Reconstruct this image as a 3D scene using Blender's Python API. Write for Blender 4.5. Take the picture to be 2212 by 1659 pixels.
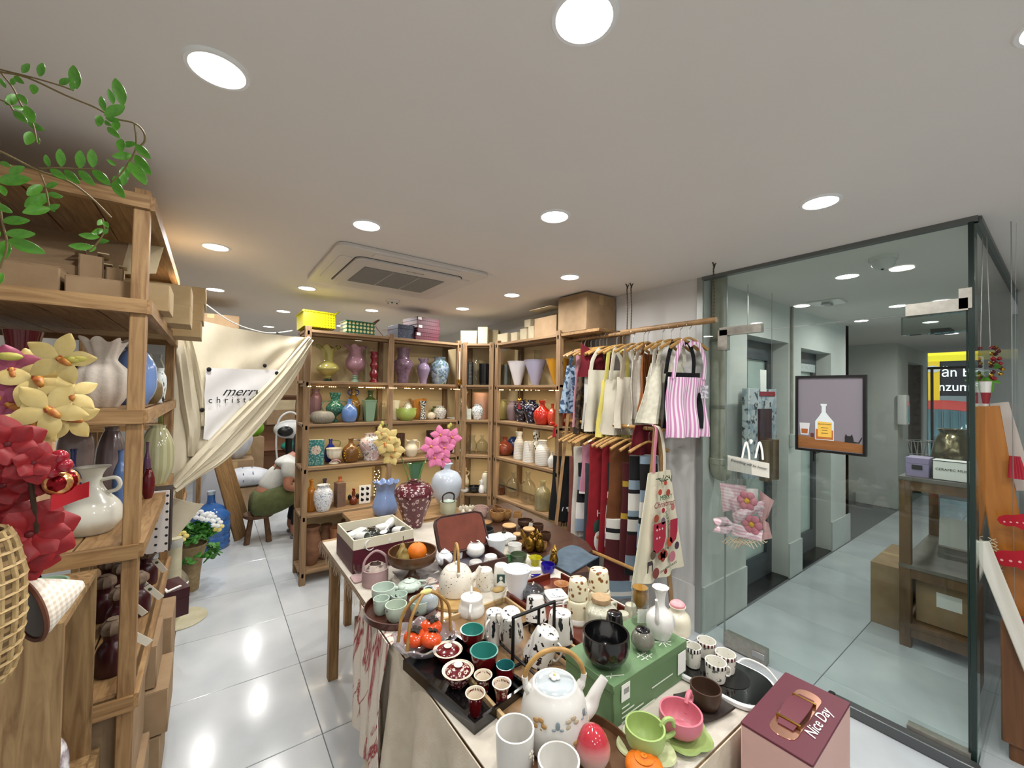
import bpy, math, random
from mathutils import Vector, Matrix, Euler
random.seed(7)
PI=math.pi
for o in list(bpy.data.objects): bpy.data.objects.remove(o)
SC=bpy.context.scene; COL=SC.collection
# ---------------------------------------------------------------- camera
F=884.4666; CAMH=1.587; CX,CY=1106.0,829.5
def _rot(yaw,pitch,roll):
    yaw,pitch,roll=[math.radians(a) for a in (yaw,pitch,roll)]
    f=Vector((math.sin(yaw)*math.cos(pitch),math.cos(yaw)*math.cos(pitch),math.sin(pitch)))
    r=Vector((math.cos(yaw),-math.sin(yaw),0)); d=f.cross(r)
    c,s=math.cos(roll),math.sin(roll)
    return c*r+s*d,-s*r+c*d,f
CR,CD,CF=_rot(36.27101847,1.13608459,-0.92274042)
cam=bpy.data.cameras.new('camera'); cam.sensor_width=36; cam.sensor_fit='HORIZONTAL'; cam.lens=F/2212*36; cam.clip_start=.02
camo=bpy.data.objects.new('camera',cam); COL.objects.link(camo)
camo.matrix_world=Matrix(((CR.x,-CD.x,-CF.x,0),(CR.y,-CD.y,-CF.y,0),(CR.z,-CD.z,-CF.z,CAMH),(0,0,0,1)))
SC.camera=camo
# ---------------------------------------------------------------- world, exposure
wd=bpy.data.worlds.new('sky'); SC.world=wd; wd.use_nodes=True
wd.node_tree.nodes['Background'].inputs[0].default_value=(.85,.93,1,1)
wd.node_tree.nodes['Background'].inputs[1].default_value=1.6
SC.view_settings.view_transform='Standard'; SC.view_settings.look='None'; SC.view_settings.gamma=1
SC.view_settings.use_curve_mapping=False; SC.view_settings.exposure=0.28
LAMP_W=7.0
CEIL=2.385
# ---------------------------------------------------------------- pixel / world maths (real positions on known planes)
def ray(px,py): return CR*((px-CX)/F)+CD*((py-CY)/F)+CF
def at(px,py,x=None,y=None,z=None):
    d=ray(px,py)
    t=(z-CAMH)/d.z if z is not None else (x/d.x if x is not None else y/d.y)
    return Vector((d.x*t,d.y*t,d.z*t+CAMH))
def atp(px,py,p0,n):
    d=ray(px,py); o=Vector((0,0,CAMH)); t=(p0-o).dot(n)/d.dot(n); return o+d*t
def depth(p): return (p-Vector((0,0,CAMH))).dot(CF)
def spot(px,pyb,pyt,w,**pl):
    b=at(px,pyb,**pl); q=b-Vector((0,0,CAMH)); c1,c2=q.dot(CD),q.dot(CF)
    k=(pyt-CY)/F; t=(k*c2-c1)/(CD.z-k*CF.z)
    dm=c2+CF.z*t*.5
    return b,abs(t),w*dm*math.cos(math.atan((px-CX)/F))/(2*F)
# ---------------------------------------------------------------- materials
def lin(c):
    if isinstance(c,str):
        c=c.lstrip('#'); c=[int(c[i:i+2],16)/255 for i in (0,2,4)]
    return tuple((v/12.92 if v<=.04045 else ((v+.055)/1.055)**2.4) for v in c)+(1,)
MATS={}
def pbr(key,c1='cccccc',c2=None,pat=None,sc=10,rough=.5,metal=0,coat=0,trans=0,bump=0,th=.5,soft=.05,st=(1,1,1),ior=1.45,emit=0,c3=None,rot=(0,0,0),alpha=1,bsc=None,coord='Object',sss=0):
    if key in MATS: return MATS[key]
    m=bpy.data.materials.new(key); m.use_nodes=True; nt=m.node_tree; N=nt.nodes; L=nt.links; b=N['Principled BSDF']
    b.inputs['Base Color'].default_value=lin(c1); b.inputs['Roughness'].default_value=rough; b.inputs['Metallic'].default_value=metal
    b.inputs['Coat Weight'].default_value=coat; b.inputs['Coat Roughness'].default_value=.06; b.inputs['Transmission Weight'].default_value=trans; b.inputs['IOR'].default_value=ior
    b.inputs['Alpha'].default_value=alpha
    if sss: b.inputs['Subsurface Weight'].default_value=sss; b.inputs['Subsurface Radius'].default_value=(.01,.006,.004)
    if emit: b.inputs['Emission Color'].default_value=lin(c1); b.inputs['Emission Strength'].default_value=emit
    MATS[key]=m
    if pat or bump:
        tc=N.new('ShaderNodeTexCoord'); mp=N.new('ShaderNodeMapping'); L.new(tc.outputs[coord],mp.inputs[0]); mp.inputs['Scale'].default_value=[sc*s for s in st]; mp.inputs['Rotation'].default_value=rot
    fac=None
    def ramp(src,lo,hi):
        r=N.new('ShaderNodeMapRange'); r.inputs[1].default_value=lo; r.inputs[2].default_value=hi; L.new(src,r.inputs[0]); return r.outputs[0]
    if pat=='noise':
        n=N.new('ShaderNodeTexNoise'); L.new(mp.outputs[0],n.inputs[0]); n.inputs['Scale'].default_value=1; n.inputs['Detail'].default_value=5; fac=ramp(n.outputs[0],th-.22,th+.22)
    elif pat=='spots':
        n=N.new('ShaderNodeTexNoise'); L.new(mp.outputs[0],n.inputs[0]); n.inputs['Scale'].default_value=1; n.inputs['Detail'].default_value=2.5; fac=ramp(n.outputs[0],th-soft,th+soft)
    elif pat=='wood':
        n=N.new('ShaderNodeTexNoise'); L.new(mp.outputs[0],n.inputs[0]); n.inputs['Scale'].default_value=1; n.inputs['Detail'].default_value=6; n.inputs['Distortion'].default_value=1.2; fac=ramp(n.outputs[0],.3,.7)
    elif pat=='dots':
        n=N.new('ShaderNodeTexVoronoi'); L.new(mp.outputs[0],n.inputs[0]); n.inputs['Scale'].default_value=1; fac=ramp(n.outputs[0],th+soft,th-soft)
    elif pat=='grid_dots':
        n=N.new('ShaderNodeTexVoronoi'); L.new(mp.outputs[0],n.inputs[0]); n.inputs['Scale'].default_value=1; n.inputs['Randomness'].default_value=0; fac=ramp(n.outputs[0],th+soft,th-soft)
    elif pat=='rings':
        n=N.new('ShaderNodeTexVoronoi'); L.new(mp.outputs[0],n.inputs[0]); n.inputs['Scale'].default_value=1
        a=N.new('ShaderNodeMath'); a.operation='SUBTRACT'; L.new(n.outputs[0],a.inputs[0]); a.inputs[1].default_value=th
        c=N.new('ShaderNodeMath'); c.operation='ABSOLUTE'; L.new(a.outputs[0],c.inputs[0]); fac=ramp(c.outputs[0],soft*1.6,soft*.6)
    elif pat=='cracks':
        n=N.new('ShaderNodeTexVoronoi'); n.feature='DISTANCE_TO_EDGE'; L.new(mp.outputs[0],n.inputs[0]); n.inputs['Scale'].default_value=1; fac=ramp(n.outputs[0],th+soft,th)
    elif pat=='veins':
        n=N.new('ShaderNodeTexNoise'); L.new(mp.outputs[0],n.inputs[0]); n.inputs['Scale'].default_value=1; n.inputs['Detail'].default_value=6; n.inputs['Distortion'].default_value=1.5
        a=N.new('ShaderNodeMath'); a.operation='SUBTRACT'; L.new(n.outputs[0],a.inputs[0]); a.inputs[1].default_value=.5
        c=N.new('ShaderNodeMath'); c.operation='ABSOLUTE'; L.new(a.outputs[0],c.inputs[0]); fac=ramp(c.outputs[0],th,0)
    elif pat in('sx','sy','sz'):
        s=N.new('ShaderNodeSeparateXYZ'); L.new(mp.outputs[0],s.inputs[0]); a=N.new('ShaderNodeMath'); a.operation='SINE'; L.new(s.outputs['xyz'.index(pat[1])],a.inputs[0]); fac=ramp(a.outputs[0],th-soft-.5,th+soft-.5)
    elif pat=='ang':   # stripes around the upright axis
        s=N.new('ShaderNodeSeparateXYZ'); L.new(mp.outputs[0],s.inputs[0]); t=N.new('ShaderNodeMath'); t.operation='ARCTAN2'; L.new(s.outputs[1],t.inputs[0]); L.new(s.outputs[0],t.inputs[1])
        u=N.new('ShaderNodeMath'); u.operation='MULTIPLY'; L.new(t.outputs[0],u.inputs[0]); u.inputs[1].default_value=bsc or 12
        a=N.new('ShaderNodeMath'); a.operation='SINE'; L.new(u.outputs[0],a.inputs[0]); fac=ramp(a.outputs[0],th-soft-.5,th+soft-.5)
    elif pat=='check':
        n=N.new('ShaderNodeTexChecker'); L.new(mp.outputs[0],n.inputs[0]); n.inputs['Scale'].default_value=1; fac=n.outputs[1]
    elif pat=='gingham':
        s=N.new('ShaderNodeSeparateXYZ'); L.new(mp.outputs[0],s.inputs[0]); fs=[]
        for i in (0,2):
            a=N.new('ShaderNodeMath'); a.operation='SINE'; L.new(s.outputs[i],a.inputs[0]); fs.append(ramp(a.outputs[0],-.15,.15))
        a=N.new('ShaderNodeMath'); a.operation='ADD'; L.new(fs[0],a.inputs[0]); L.new(fs[1],a.inputs[1]); h=N.new('ShaderNodeMath'); h.operation='MULTIPLY'; L.new(a.outputs[0],h.inputs[0]); h.inputs[1].default_value=.5; fac=h.outputs[0]
    elif pat=='gz':    # colour change along the height
        s=N.new('ShaderNodeSeparateXYZ'); L.new(mp.outputs[0],s.inputs[0]); fac=ramp(s.outputs[2],th-soft,th+soft)
    if fac is not None:
        mx=N.new('ShaderNodeMix'); mx.data_type='RGBA'; L.new(fac,mx.inputs[0]); mx.inputs[6].default_value=lin(c1); mx.inputs[7].default_value=lin(c2 or c1); L.new(mx.outputs[2],b.inputs['Base Color'])
        if c3:
            n3=N.new('ShaderNodeTexNoise'); L.new(mp.outputs[0],n3.inputs[0]); n3.inputs['Scale'].default_value=.55; n3.inputs['Detail'].default_value=3
            m3=N.new('ShaderNodeMix'); m3.data_type='RGBA'; L.new(ramp(n3.outputs[0],.5,.62),m3.inputs[0]); L.new(mx.outputs[2],m3.inputs[6]); m3.inputs[7].default_value=lin(c3); L.new(m3.outputs[2],b.inputs['Base Color'])
    if bump:
        n=N.new('ShaderNodeTexNoise'); m2=N.new('ShaderNodeMapping'); L.new(tc.outputs[coord],m2.inputs[0]); m2.inputs['Scale'].default_value=[(bsc or sc*4)]*3; L.new(m2.outputs[0],n.inputs[0]); n.inputs['Scale'].default_value=1; n.inputs['Detail'].default_value=4
        bp=N.new('ShaderNodeBump'); bp.inputs['Strength'].default_value=bump; bp.inputs['Distance'].default_value=.004; L.new(n.outputs[0],bp.inputs['Height']); L.new(bp.outputs[0],b.inputs['Normal'])
    return m
def thin_glass(key,tint='e8f4f0',gloss=.0,rough=0.0,body=0.0,bodycol='ffffff',ior=1.5):
    if key in MATS: return MATS[key]
    m=bpy.data.materials.new(key); m.use_nodes=True; nt=m.node_tree; N=nt.nodes; L=nt.links; N.remove(N['Principled BSDF']); out=N['Material Output']
    t=N.new('ShaderNodeBsdfTransparent'); t.inputs[0].default_value=lin(tint); g=N.new('ShaderNodeBsdfGlossy'); g.inputs[1].default_value=rough; lw=N.new('ShaderNodeLayerWeight'); lw.inputs[0].default_value=.5; fr=N.new('ShaderNodeMath'); fr.operation='POWER'; L.new(lw.outputs['Facing'],fr.inputs[0]); fr.inputs[1].default_value=4.0
    a=N.new('ShaderNodeMath'); a.operation='ADD'; L.new(fr.outputs[0],a.inputs[0]); a.inputs[1].default_value=gloss+.02; a.use_clamp=True
    mx=N.new('ShaderNodeMixShader'); L.new(a.outputs[0],mx.inputs[0]); src=t.outputs[0]
    if body:
        d=N.new('ShaderNodeBsdfDiffuse'); d.inputs[0].default_value=lin(bodycol); m0=N.new('ShaderNodeMixShader'); m0.inputs[0].default_value=body; L.new(t.outputs[0],m0.inputs[1]); L.new(d.outputs[0],m0.inputs[2]); src=m0.outputs[0]
    L.new(src,mx.inputs[1]); L.new(g.outputs[0],mx.inputs[2]); L.new(mx.outputs[0],out.inputs[0]); MATS[key]=m; return m
def emis(key,c,s):
    if key in MATS: return MATS[key]
    m=bpy.data.materials.new(key); m.use_nodes=True; N=m.node_tree.nodes; b=N['Principled BSDF']; b.inputs['Base Color'].default_value=lin(c); b.inputs['Emission Color'].default_value=lin(c); b.inputs['Emission Strength'].default_value=s; MATS[key]=m; return m
def cer(c,rough=.18,coat=.4,**k):
    key='glazed_'+str(c)+'_'.join(str(v) for v in k.values())
    return pbr(key,c,rough=rough,coat=coat,**k)
def mtt(c,rough=.7,**k): return pbr('matte_'+str(c)+str(rough)+'_'.join(str(v) for v in k.values()),c,rough=rough,**k)
def fab(c,c2=None,**k):
    k.setdefault('pat','noise'); k.setdefault('sc',30)
    return pbr('fabric_'+str(c)+str(c2)+'_'.join(str(v) for v in k.values()),c,c2 or c,rough=.92,bump=.25,bsc=260,**k)
WOOD=pbr('pine_wood','a88a63','866748',pat='wood',sc=9,st=(.6,.6,.6),rough=.6,bump=.1,bsc=60)
WOODX=pbr('pine_wood_x','a6855a','7a5936',pat='wood',sc=60,st=(.08,1,1),rough=.6,bump=.12,bsc=70)
WOODY=pbr('pine_wood_y','a6855a','7a5936',pat='wood',sc=60,st=(1,.08,1),rough=.6,bump=.12,bsc=70)
WOODZ=pbr('pine_wood_z','a6855a','7c5b38',pat='wood',sc=60,st=(1,1,.08),rough=.6,bump=.12,bsc=70)
CARD=pbr('cardboard','9f8668','8f7658',pat='noise',sc=12,rough=.85,bump=.08,bsc=150)
CARDL=pbr('cardboard_pale','b7a17c','a58d66',pat='noise',sc=12,rough=.85)
CARDI=pbr('cardboard_inside','cdbd9c','bdac8a',pat='noise',sc=12,rough=.9)
WHITE=pbr('white_glaze','dadad6',rough=.15,coat=.5); CREAM=pbr('cream_glaze','d8d1bc',rough=.2,coat=.5)
WPAINT=pbr('white_paint','dfe0dc','d2d2cc',pat='noise',sc=3,rough=.8,bump=.05,bsc=40)
BLACK=pbr('black_plastic','141414',rough=.35); STEEL=pbr('steel','b8b8b6',rough=.28,metal=1); GOLD=pbr('gold','b98f3e',rough=.2,metal=1)
CLEAR=thin_glass('clear_glass','f8f9f8',.01)
PAPER=pbr('white_paper','e8e8e4',rough=.8)
BAMBOO=pbr('bamboo','b98f52','93683a',pat='sz',sc=90,rough=.5,th=.9,soft=.2)
# ---------------------------------------------------------------- mesh builder
class MB:
    def __init__(s): s.v=[];s.f=[];s.T=Matrix.Identity(4)
    def add(s,vs,fs):
        o=len(s.v); s.v+=[s.T@Vector(v) for v in vs]; s.f+=[[i+o for i in f] for f in fs]; return s
    def box(s,c,d,rot=(0,0,0),taper=1):
        R=Euler(rot).to_matrix(); c=Vector(c); x,y,z=[a/2 for a in d]; t=taper
        vs=[c+R@Vector(p) for p in ((-x,-y,-z),(x,-y,-z),(x,y,-z),(-x,y,-z),(-x*t,-y*t,z),(x*t,-y*t,z),(x*t,y*t,z),(-x*t,y*t,z))]
        return s.add(vs,[(3,2,1,0),(4,5,6,7),(0,1,5,4),(1,2,6,5),(2,3,7,6),(3,0,4,7)])
    def bx(s,x0,x1,y0,y1,z0,z1): return s.box(((x0+x1)/2,(y0+y1)/2,(z0+z1)/2),(x1-x0,y1-y0,z1-z0))
    def rbox(s,c,d,r=.01,n=4,rot=(0,0,0),ch=.15):   # rounded-corner upright slab with softened rims
        x,y,z=[a/2 for a in d]; r=min(r,x*.99,y*.99); e=min(z*.4,r*ch+.0008)
        def ring(q,zz):
            o=[]
            for cx,cy,a0 in ((x-r,y-r,0),(-x+r,y-r,PI/2),(-x+r,-y+r,PI),(x-r,-y+r,1.5*PI)):
                for i in range(n+1):
                    a=a0+PI/2*i/n; o.append((cx+(r-q)*math.cos(a),cy+(r-q)*math.sin(a),zz))
            return o
        R=Euler(rot).to_matrix(); c=Vector(c); m=4*(n+1); vs=[]
        for q,zz in ((e,-z),(0,-z+e),(0,z-e),(e,z)): vs+=[c+R@Vector(p) for p in ring(q,zz)]
        fs=[list(range(m))[::-1],[3*m+i for i in range(m)]]
        for k in range(3):
            for i in range(m): j=(i+1)%m; fs.append((k*m+i,k*m+j,k*m+m+j,k*m+m+i))
        return s.add(vs,fs)
    def lathe(s,prof,seg=28,c=(0,0,0),mod=None,close=True,sx=1,sy=1):
        vs=[];fs=[];n=len(prof); c=Vector(c)
        for k,(r,z) in enumerate(prof):
            for i in range(seg):
                a=2*PI*i/seg; rr,zz=(r,z) if mod is None else mod(r,z,a,k)
                vs.append(c+Vector((rr*math.cos(a)*sx,rr*math.sin(a)*sy,zz)))
        for k in range(n-1):
            for i in range(seg): j=(i+1)%seg; fs.append((k*seg+i,k*seg+j,k*seg+seg+j,k*seg+seg+i))
        if close:
            fs.append(list(range(seg))[::-1]); fs.append([(n-1)*seg+i for i in range(seg)])
        return s.add(vs,fs)
    def tube(s,pts,r,seg=8,cap=True,flat=1,up=None):
        pts=[Vector(p) for p in pts]; n=len(pts); rs=r if isinstance(r,(list,tuple)) else [r]*n; vs=[];fs=[]
        pu=Vector(up) if up else None
        for k,p in enumerate(pts):
            t=(pts[min(k+1,n-1)]-pts[max(k-1,0)]).normalized()
            if pu is None: pu=Vector((0,0,1)) if abs(t.z)<.9 else Vector((1,0,0))
            a=pu-t*pu.dot(t)
            if a.length<1e-5: a=Vector((1,0,0))-t*t.x
            a.normalize(); b=t.cross(a); pu=a
            for i in range(seg):
                q=2*PI*i/seg; vs.append(p+a*(rs[k]*math.cos(q)*flat)+b*(rs[k]*math.sin(q)))
        for k in range(n-1):
            for i in range(seg): j=(i+1)%seg; fs.append((k*seg+i,k*seg+j,k*seg+seg+j,k*seg+seg+i))
        if cap: fs.append(list(range(seg))[::-1]); fs.append([(n-1)*seg+i for i in range(seg)])
        return s.add(vs,fs)
    def ell(s,c,d,seg=16,rings=10,mod=None):
        pr=[(max(1e-4,math.sin(PI*k/rings)),-math.cos(PI*k/rings)) for k in range(rings+1)]
        c=Vector(c); vs=[];fs=[]
        for r,z in pr:
            for i in range(seg):
                a=2*PI*i/seg; q=1 if mod is None else mod(a,z); vs.append(c+Vector((d[0]*r*math.cos(a)*q,d[1]*r*math.sin(a)*q,d[2]*z)))
        for k in range(rings):
            for i in range(seg): j=(i+1)%seg; fs.append((k*seg+i,k*seg+j,k*seg+seg+j,k*seg+seg+i))
        return s.add(vs,fs)
    def prism(s,poly,z0,z1):   # polygon (x,y) extruded along z
        n=len(poly); vs=[(x,y,z0) for x,y in poly]+[(x,y,z1) for x,y in poly]
        return s.add(vs,[list(range(n))[::-1],[n+i for i in range(n)]]+[(i,(i+1)%n,n+(i+1)%n,n+i) for i in range(n)])
    def sheet(s,fn,nu,nv,th=.003):   # fn(u,v)->(point); closed thin sheet
        g=[[Vector(fn(i/nu,j/nv)) for i in range(nu+1)] for j in range(nv+1)]; vs=[];fs=[]
        nr=[]
        for j in range(nv+1):
            for i in range(nu+1):
                a=g[j][min(i+1,nu)]-g[j][max(i-1,0)]; b=g[min(j+1,nv)][i]-g[max(j-1,0)][i]; n=a.cross(b)
                nr.append(n.normalized() if n.length>1e-9 else Vector((0,0,1)))
        k=0; W=nu+1; T=W*(nv+1)
        for sgn in (.5,-.5):
            k=0
            for j in range(nv+1):
                for i in range(nu+1): vs.append(g[j][i]+nr[k]*(th*sgn)); k+=1
        for j in range(nv):
            for i in range(nu):
                a=j*W+i; fs.append((a,a+1,a+W+1,a+W)); fs.append((T+a,T+a+W,T+a+W+1,T+a+1))
        for i in range(nu):
            fs.append((i,T+i,T+i+1,i+1)); a=nv*W+i; fs.append((a,a+1,T+a+1,T+a))
        for j in range(nv):
            a=j*W; fs.append((a,a+W,T+a+W,T+a)); a=j*W+nu; fs.append((a,T+a,T+a+W,a+W))
        return s.add(vs,fs)
    def mesh(s,name,smooth=True,ang=42):
        me=bpy.data.meshes.new(name); me.from_pydata([tuple(v) for v in s.v],[],s.f); me.validate(); me.update()
        if smooth and len(me.polygons):
            me.polygons.foreach_set('use_smooth',[True]*len(me.polygons)); me.set_sharp_from_angle(angle=math.radians(ang))
        return me
def rl(a,b,c,n):
    h=n//2; return [a+(b-a)*k/h for k in range(h)]+[b+(c-b)*k/(n-1-h) for k in range(n-h)]
def cr(pts,n=6):   # catmull-rom through control points
    P=[Vector(p) for p in pts]; o=[]
    for i in range(len(P)-1):
        a=P[i-1] if i else P[0]*2-P[1]; b,c=P[i],P[i+1]; d=P[i+2] if i+2<len(P) else P[-1]*2-P[-2]
        for k in range(n):
            t=k/n; o.append(.5*((2*b)+(c-a)*t+(2*a-5*b+4*c-d)*t*t+(3*b-a-3*c+d)*t**3))
    o.append(P[-1]); return o
# ---------------------------------------------------------------- objects
def tag(o,label=None,cat=None,group=None,kind=None):
    if label: o['label']=label
    if cat: o['category']=cat
    if group: o['group']=group
    if kind: o['kind']=kind
    return o
def thing(name,label,cat,loc=(0,0,0),rz=0,group=None,rot=None):
    o=bpy.data.objects.new(name,None); COL.objects.link(o); o.empty_display_size=.05; o.location=loc; o.rotation_euler=rot or (0,0,rz); return tag(o,label,cat,group)
def part(name,mb,m,parent=None,label=None,smooth=True,loc=None,ang=42,kind=None):
    me=mb if isinstance(mb,bpy.types.Mesh) else mb.mesh(name,smooth,ang)
    o=bpy.data.objects.new(name,me); COL.objects.link(o)
    if m and not me.materials: me.materials.append(m)
    if parent: o.parent=parent
    if loc is not None: o.location=loc
    if label: o['label']=label
    if kind: o['kind']=kind
    return o
def solo(name,label,cat,mb,m,loc=(0,0,0),rz=0,group=None,rot=None):
    o=part(name,mb,m); o.location=loc; o.rotation_euler=rot or (0,0,rz); return tag(o,label,cat,group)
def struct(name,mb,m,label=None,parent=None):
    o=part(name,mb,m,parent,smooth=False); o['kind']='structure'
    if label: o['label']=label
    return o
def copy_tree(o,parent=None,loc=None,rz=None,label=None):
    c=o.copy(); COL.objects.link(c); c.parent=parent
    if loc is not None: c.location=loc
    if rz is not None: c.rotation_euler=(c.rotation_euler.x,c.rotation_euler.y,rz)
    if label: c['label']=label
    for ch in list(o.children): copy_tree(ch,c)
    return c
def text(body,size,m,parent,loc,rot,name='lettering',shear=0,ext=.0004,align='CENTER',sx=1,space=1):
    cu=bpy.data.curves.new(name,'FONT'); cu.body=body; cu.size=size; cu.extrude=ext; cu.shear=shear; cu.align_x=align; cu.align_y='CENTER'; cu.resolution_u=3; cu.space_character=space
    t=bpy.data.objects.new(name,cu); COL.objects.link(t); bpy.context.view_layer.update()
    me=bpy.data.meshes.new_from_object(t.evaluated_get(bpy.context.evaluated_depsgraph_get())); bpy.data.objects.remove(t); bpy.data.curves.remove(cu)
    me.materials.clear(); me.materials.append(m); o=bpy.data.objects.new(name,me); COL.objects.link(o); o.parent=parent; o.location=loc; o.rotation_euler=rot; o.scale=(sx,1,1); return o
# ---------------------------------------------------------------- vessels
PROF={
'bottle':[(.8,0),(.98,.04),(1,.3),(1,.55),(.8,.68),(.38,.78),(.34,.9),(.44,.97),(.42,1)],
'slim':[(.75,0),(.95,.05),(1,.35),(.95,.6),(.6,.74),(.32,.82),(.34,.95),(.45,1)],
'bulb':[(.5,0),(.75,.04),(.98,.25),(1,.42),(.85,.6),(.45,.74),(.3,.8),(.28,.93),(.36,1)],
'baluster':[(.6,0),(.62,.03),(.68,.2),(.95,.5),(1,.66),(.88,.8),(.55,.88),(.5,.94),(.6,1)],
'jar':[(.6,0),(.68,.03),(.9,.3),(1,.55),(.9,.76),(.62,.86),(.56,.92),(.66,1)],
'trumpet':[(.45,0),(.5,.03),(.75,.25),(.85,.4),(.6,.58),(.45,.68),(.5,.8),(.75,.94),(1,1)],
'flare':[(.5,0),(.55,.04),(.6,.3),(.7,.6),(.86,.85),(1,1)],
'cone':[(.3,0),(.33,.03),(.5,.3),(.7,.6),(.9,.9),(1,1)],
'bowl':[(.4,0),(.45,.05),(.72,.25),(.9,.55),(1,1)],
'bowl2':[(.55,0),(.62,.04),(.9,.3),(1,.6),(1,1)],
'cup':[(.62,0),(.72,.04),(.9,.3),(.97,.6),(1,1)],
'tall':[(.8,0),(.86,.03),(.93,.3),(.98,.7),(1,1)],
'straight':[(.92,0),(1,.03),(1,.3),(1,.7),(1,1)],
'taperup':[(1,0),(1,.03),(.95,.3),(.86,.7),(.76,.96),(.7,1)],
'round':[(.55,0),(.62,.02),(.95,.25),(1,.48),(.92,.7),(.6,.9),(.45,.95),(.5,1)],
'gather':[(.5,0),(.6,.02),(.9,.2),(1,.4),(.9,.55),(.55,.68),(.5,.74),(.62,.86),(.8,1)],
'goblet':[(.5,0),(.48,.03),(.15,.14),(.14,.26),(.5,.36),(.9,.5),(1,.62),(.85,.74),(.55,.84),(.5,.9),(.8,1)],
'ped':[(.45,0),(.42,.04),(.2,.2),(.22,.36),(.6,.44),(.95,.6),(1,1)],
'hour':[(.8,0),(.85,.05),(.72,.25),(.55,.5),(.6,.72),(.9,.95),(.95,1)],
'genie':[(.42,0),(.4,.04),(.2,.1),(.25,.16),(.75,.24),(1,.38),(.75,.5),(.4,.58),(.42,.75),(.6,.92),(.9,1)],
'lowvase':[(.6,0),(.68,.02),(.95,.15),(1,.28),(.86,.44),(.5,.6),(.33,.72),(.3,.84),(.42,.95),(.58,1)],
'gourd':[(.7,0),(.9,.06),(1,.25),(.8,.42),(.42,.56),(.4,.62),(.48,.75),(.42,.86),(.25,.95),(.3,1)],
'pitcher':[(.62,0),(.7,.03),(.9,.25),(1,.45),(.85,.62),(.62,.75),(.62,.86),(.8,1)],
'milk':[(.82,0),(.96,.03),(1,.2),(.98,.5),(.85,.68),(.6,.8),(.55,.88),(.62,1)],
'tub':[(.9,0),(.96,.03),(1,.5),(.98,.9),(1,1)],
'plate':[(.5,0),(.55,.1),(.8,.5),(1,1)],
'mei':[(.42,0),(.45,.03),(.62,.25),(.92,.6),(1,.76),(.8,.9),(.42,.95),(.36,.97),(.42,1)],
'beads':[(.9,0),(.95,.03),(.6,.12),(.95,.28),(.58,.42),(.9,.56),(.55,.7),(.85,.82),(.7,.92),(1,1)],
'square':[(1,0),(1,.03),(1,.5),(1,.78),(.98,.84),(.3,.9),(.3,.97),(.4,1)],
}
def vprof(kind,H,R,th,n=4):
    p=[(max(.001,v.x)*R,v.y*H) for v in cr([Vector((r,z,0)) for r,z in (PROF[kind] if isinstance(kind,str) else kind)],n)]
    if th:
        t=th*R; inn=[(max(.001,r-t),max(z,t*1.2)) for r,z in reversed(p) if z>=t*.8]
        inn[0]=(max(.001,p[-1][0]-t),p[-1][1]); p=p+inn+[(.001,t*1.2)]
    return [(.001,0)]+p+([] if th else [(.001,p[-1][1]+.0002)])
def vmesh(kind,H,R,th=.09,seg=28,flute=None,ruffle=None,sx=1,sy=1,twist=0):
    def mod(r,z,a,k):
        if flute: r*=1+flute[1]*math.cos(flute[0]*(a+twist*z/H))
        if ruffle:
            w=max(0,(z/H-ruffle[2])/(1-ruffle[2]))
            q=math.cos(ruffle[0]*a); r*=1+ruffle[1]*w*q; z+=ruffle[1]*.9*R*w*math.sin(ruffle[0]*a+.6)
        return r,z
    mb=MB(); mb.lathe(vprof(kind,H,R,th),seg,mod=mod if(flute or ruffle) else None,close=False,sx=sx,sy=sy); return mb
def rad_at(kind,zf):
    p=PROF[kind] if isinstance(kind,str) else kind
    for (r0,z0),(r1,z1) in zip(p,p[1:]):
        if z0<=zf<=z1: return r0+(r1-r0)*(zf-z0)/(z1-z0)
    return p[-1][0]
def handle_mb(kind,H,R,h):
    ang,z0,z1,out,r=h[:5]; a=math.radians(ang); d=Vector((math.cos(a),math.sin(a),0)); r0=rad_at(kind,z0)*R-.3*r*R; r1=rad_at(kind,z1)*R-.3*r*R
    P=[d*r0+Vector((0,0,z0*H)),d*(max(r0,r1)+out*R*.75)+Vector((0,0,(z0*.85+z1*.15)*H)),d*(max(r0,r1)+out*R)+Vector((0,0,(z0*.45+z1*.55)*H)),d*(max(r0,r1)+out*R*.65)+Vector((0,0,(z1*.98+z0*.02)*H)),d*r1+Vector((0,0,z1*H*.97))]
    return MB().tube(cr(P,5),r*R,8,flat=.8)
def vase(name,label,cat,sp,kind,m,th=.09,handles=(),hm=None,rz=0,group=None,rot=None,seg=28,extra=None,**k):
    b,H,R=sp; mb=vmesh(kind,H,R,th,seg,**k)
    if not handles and not extra: return solo(name,label,cat,mb,m,b,rz,group,rot)
    t=thing(name,label,cat,b,rz,group,rot); part('body',mb,m,t)
    for h in handles: part('handle',handle_mb(kind,H,R,h),hm or m,t)
    if extra: extra(t,H,R)
    return t
def knob(t,H,R,m,zr=.0,kr=.14,name='knob'):
    return part(name,MB().lathe(vprof([(.4,0),(.5,.2),(1,.6),(.8,.9),(.1,1)],kr*R*1.6,kr*R,0),14,c=(0,0,H),close=False),m,t)
def stem(): pass
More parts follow.
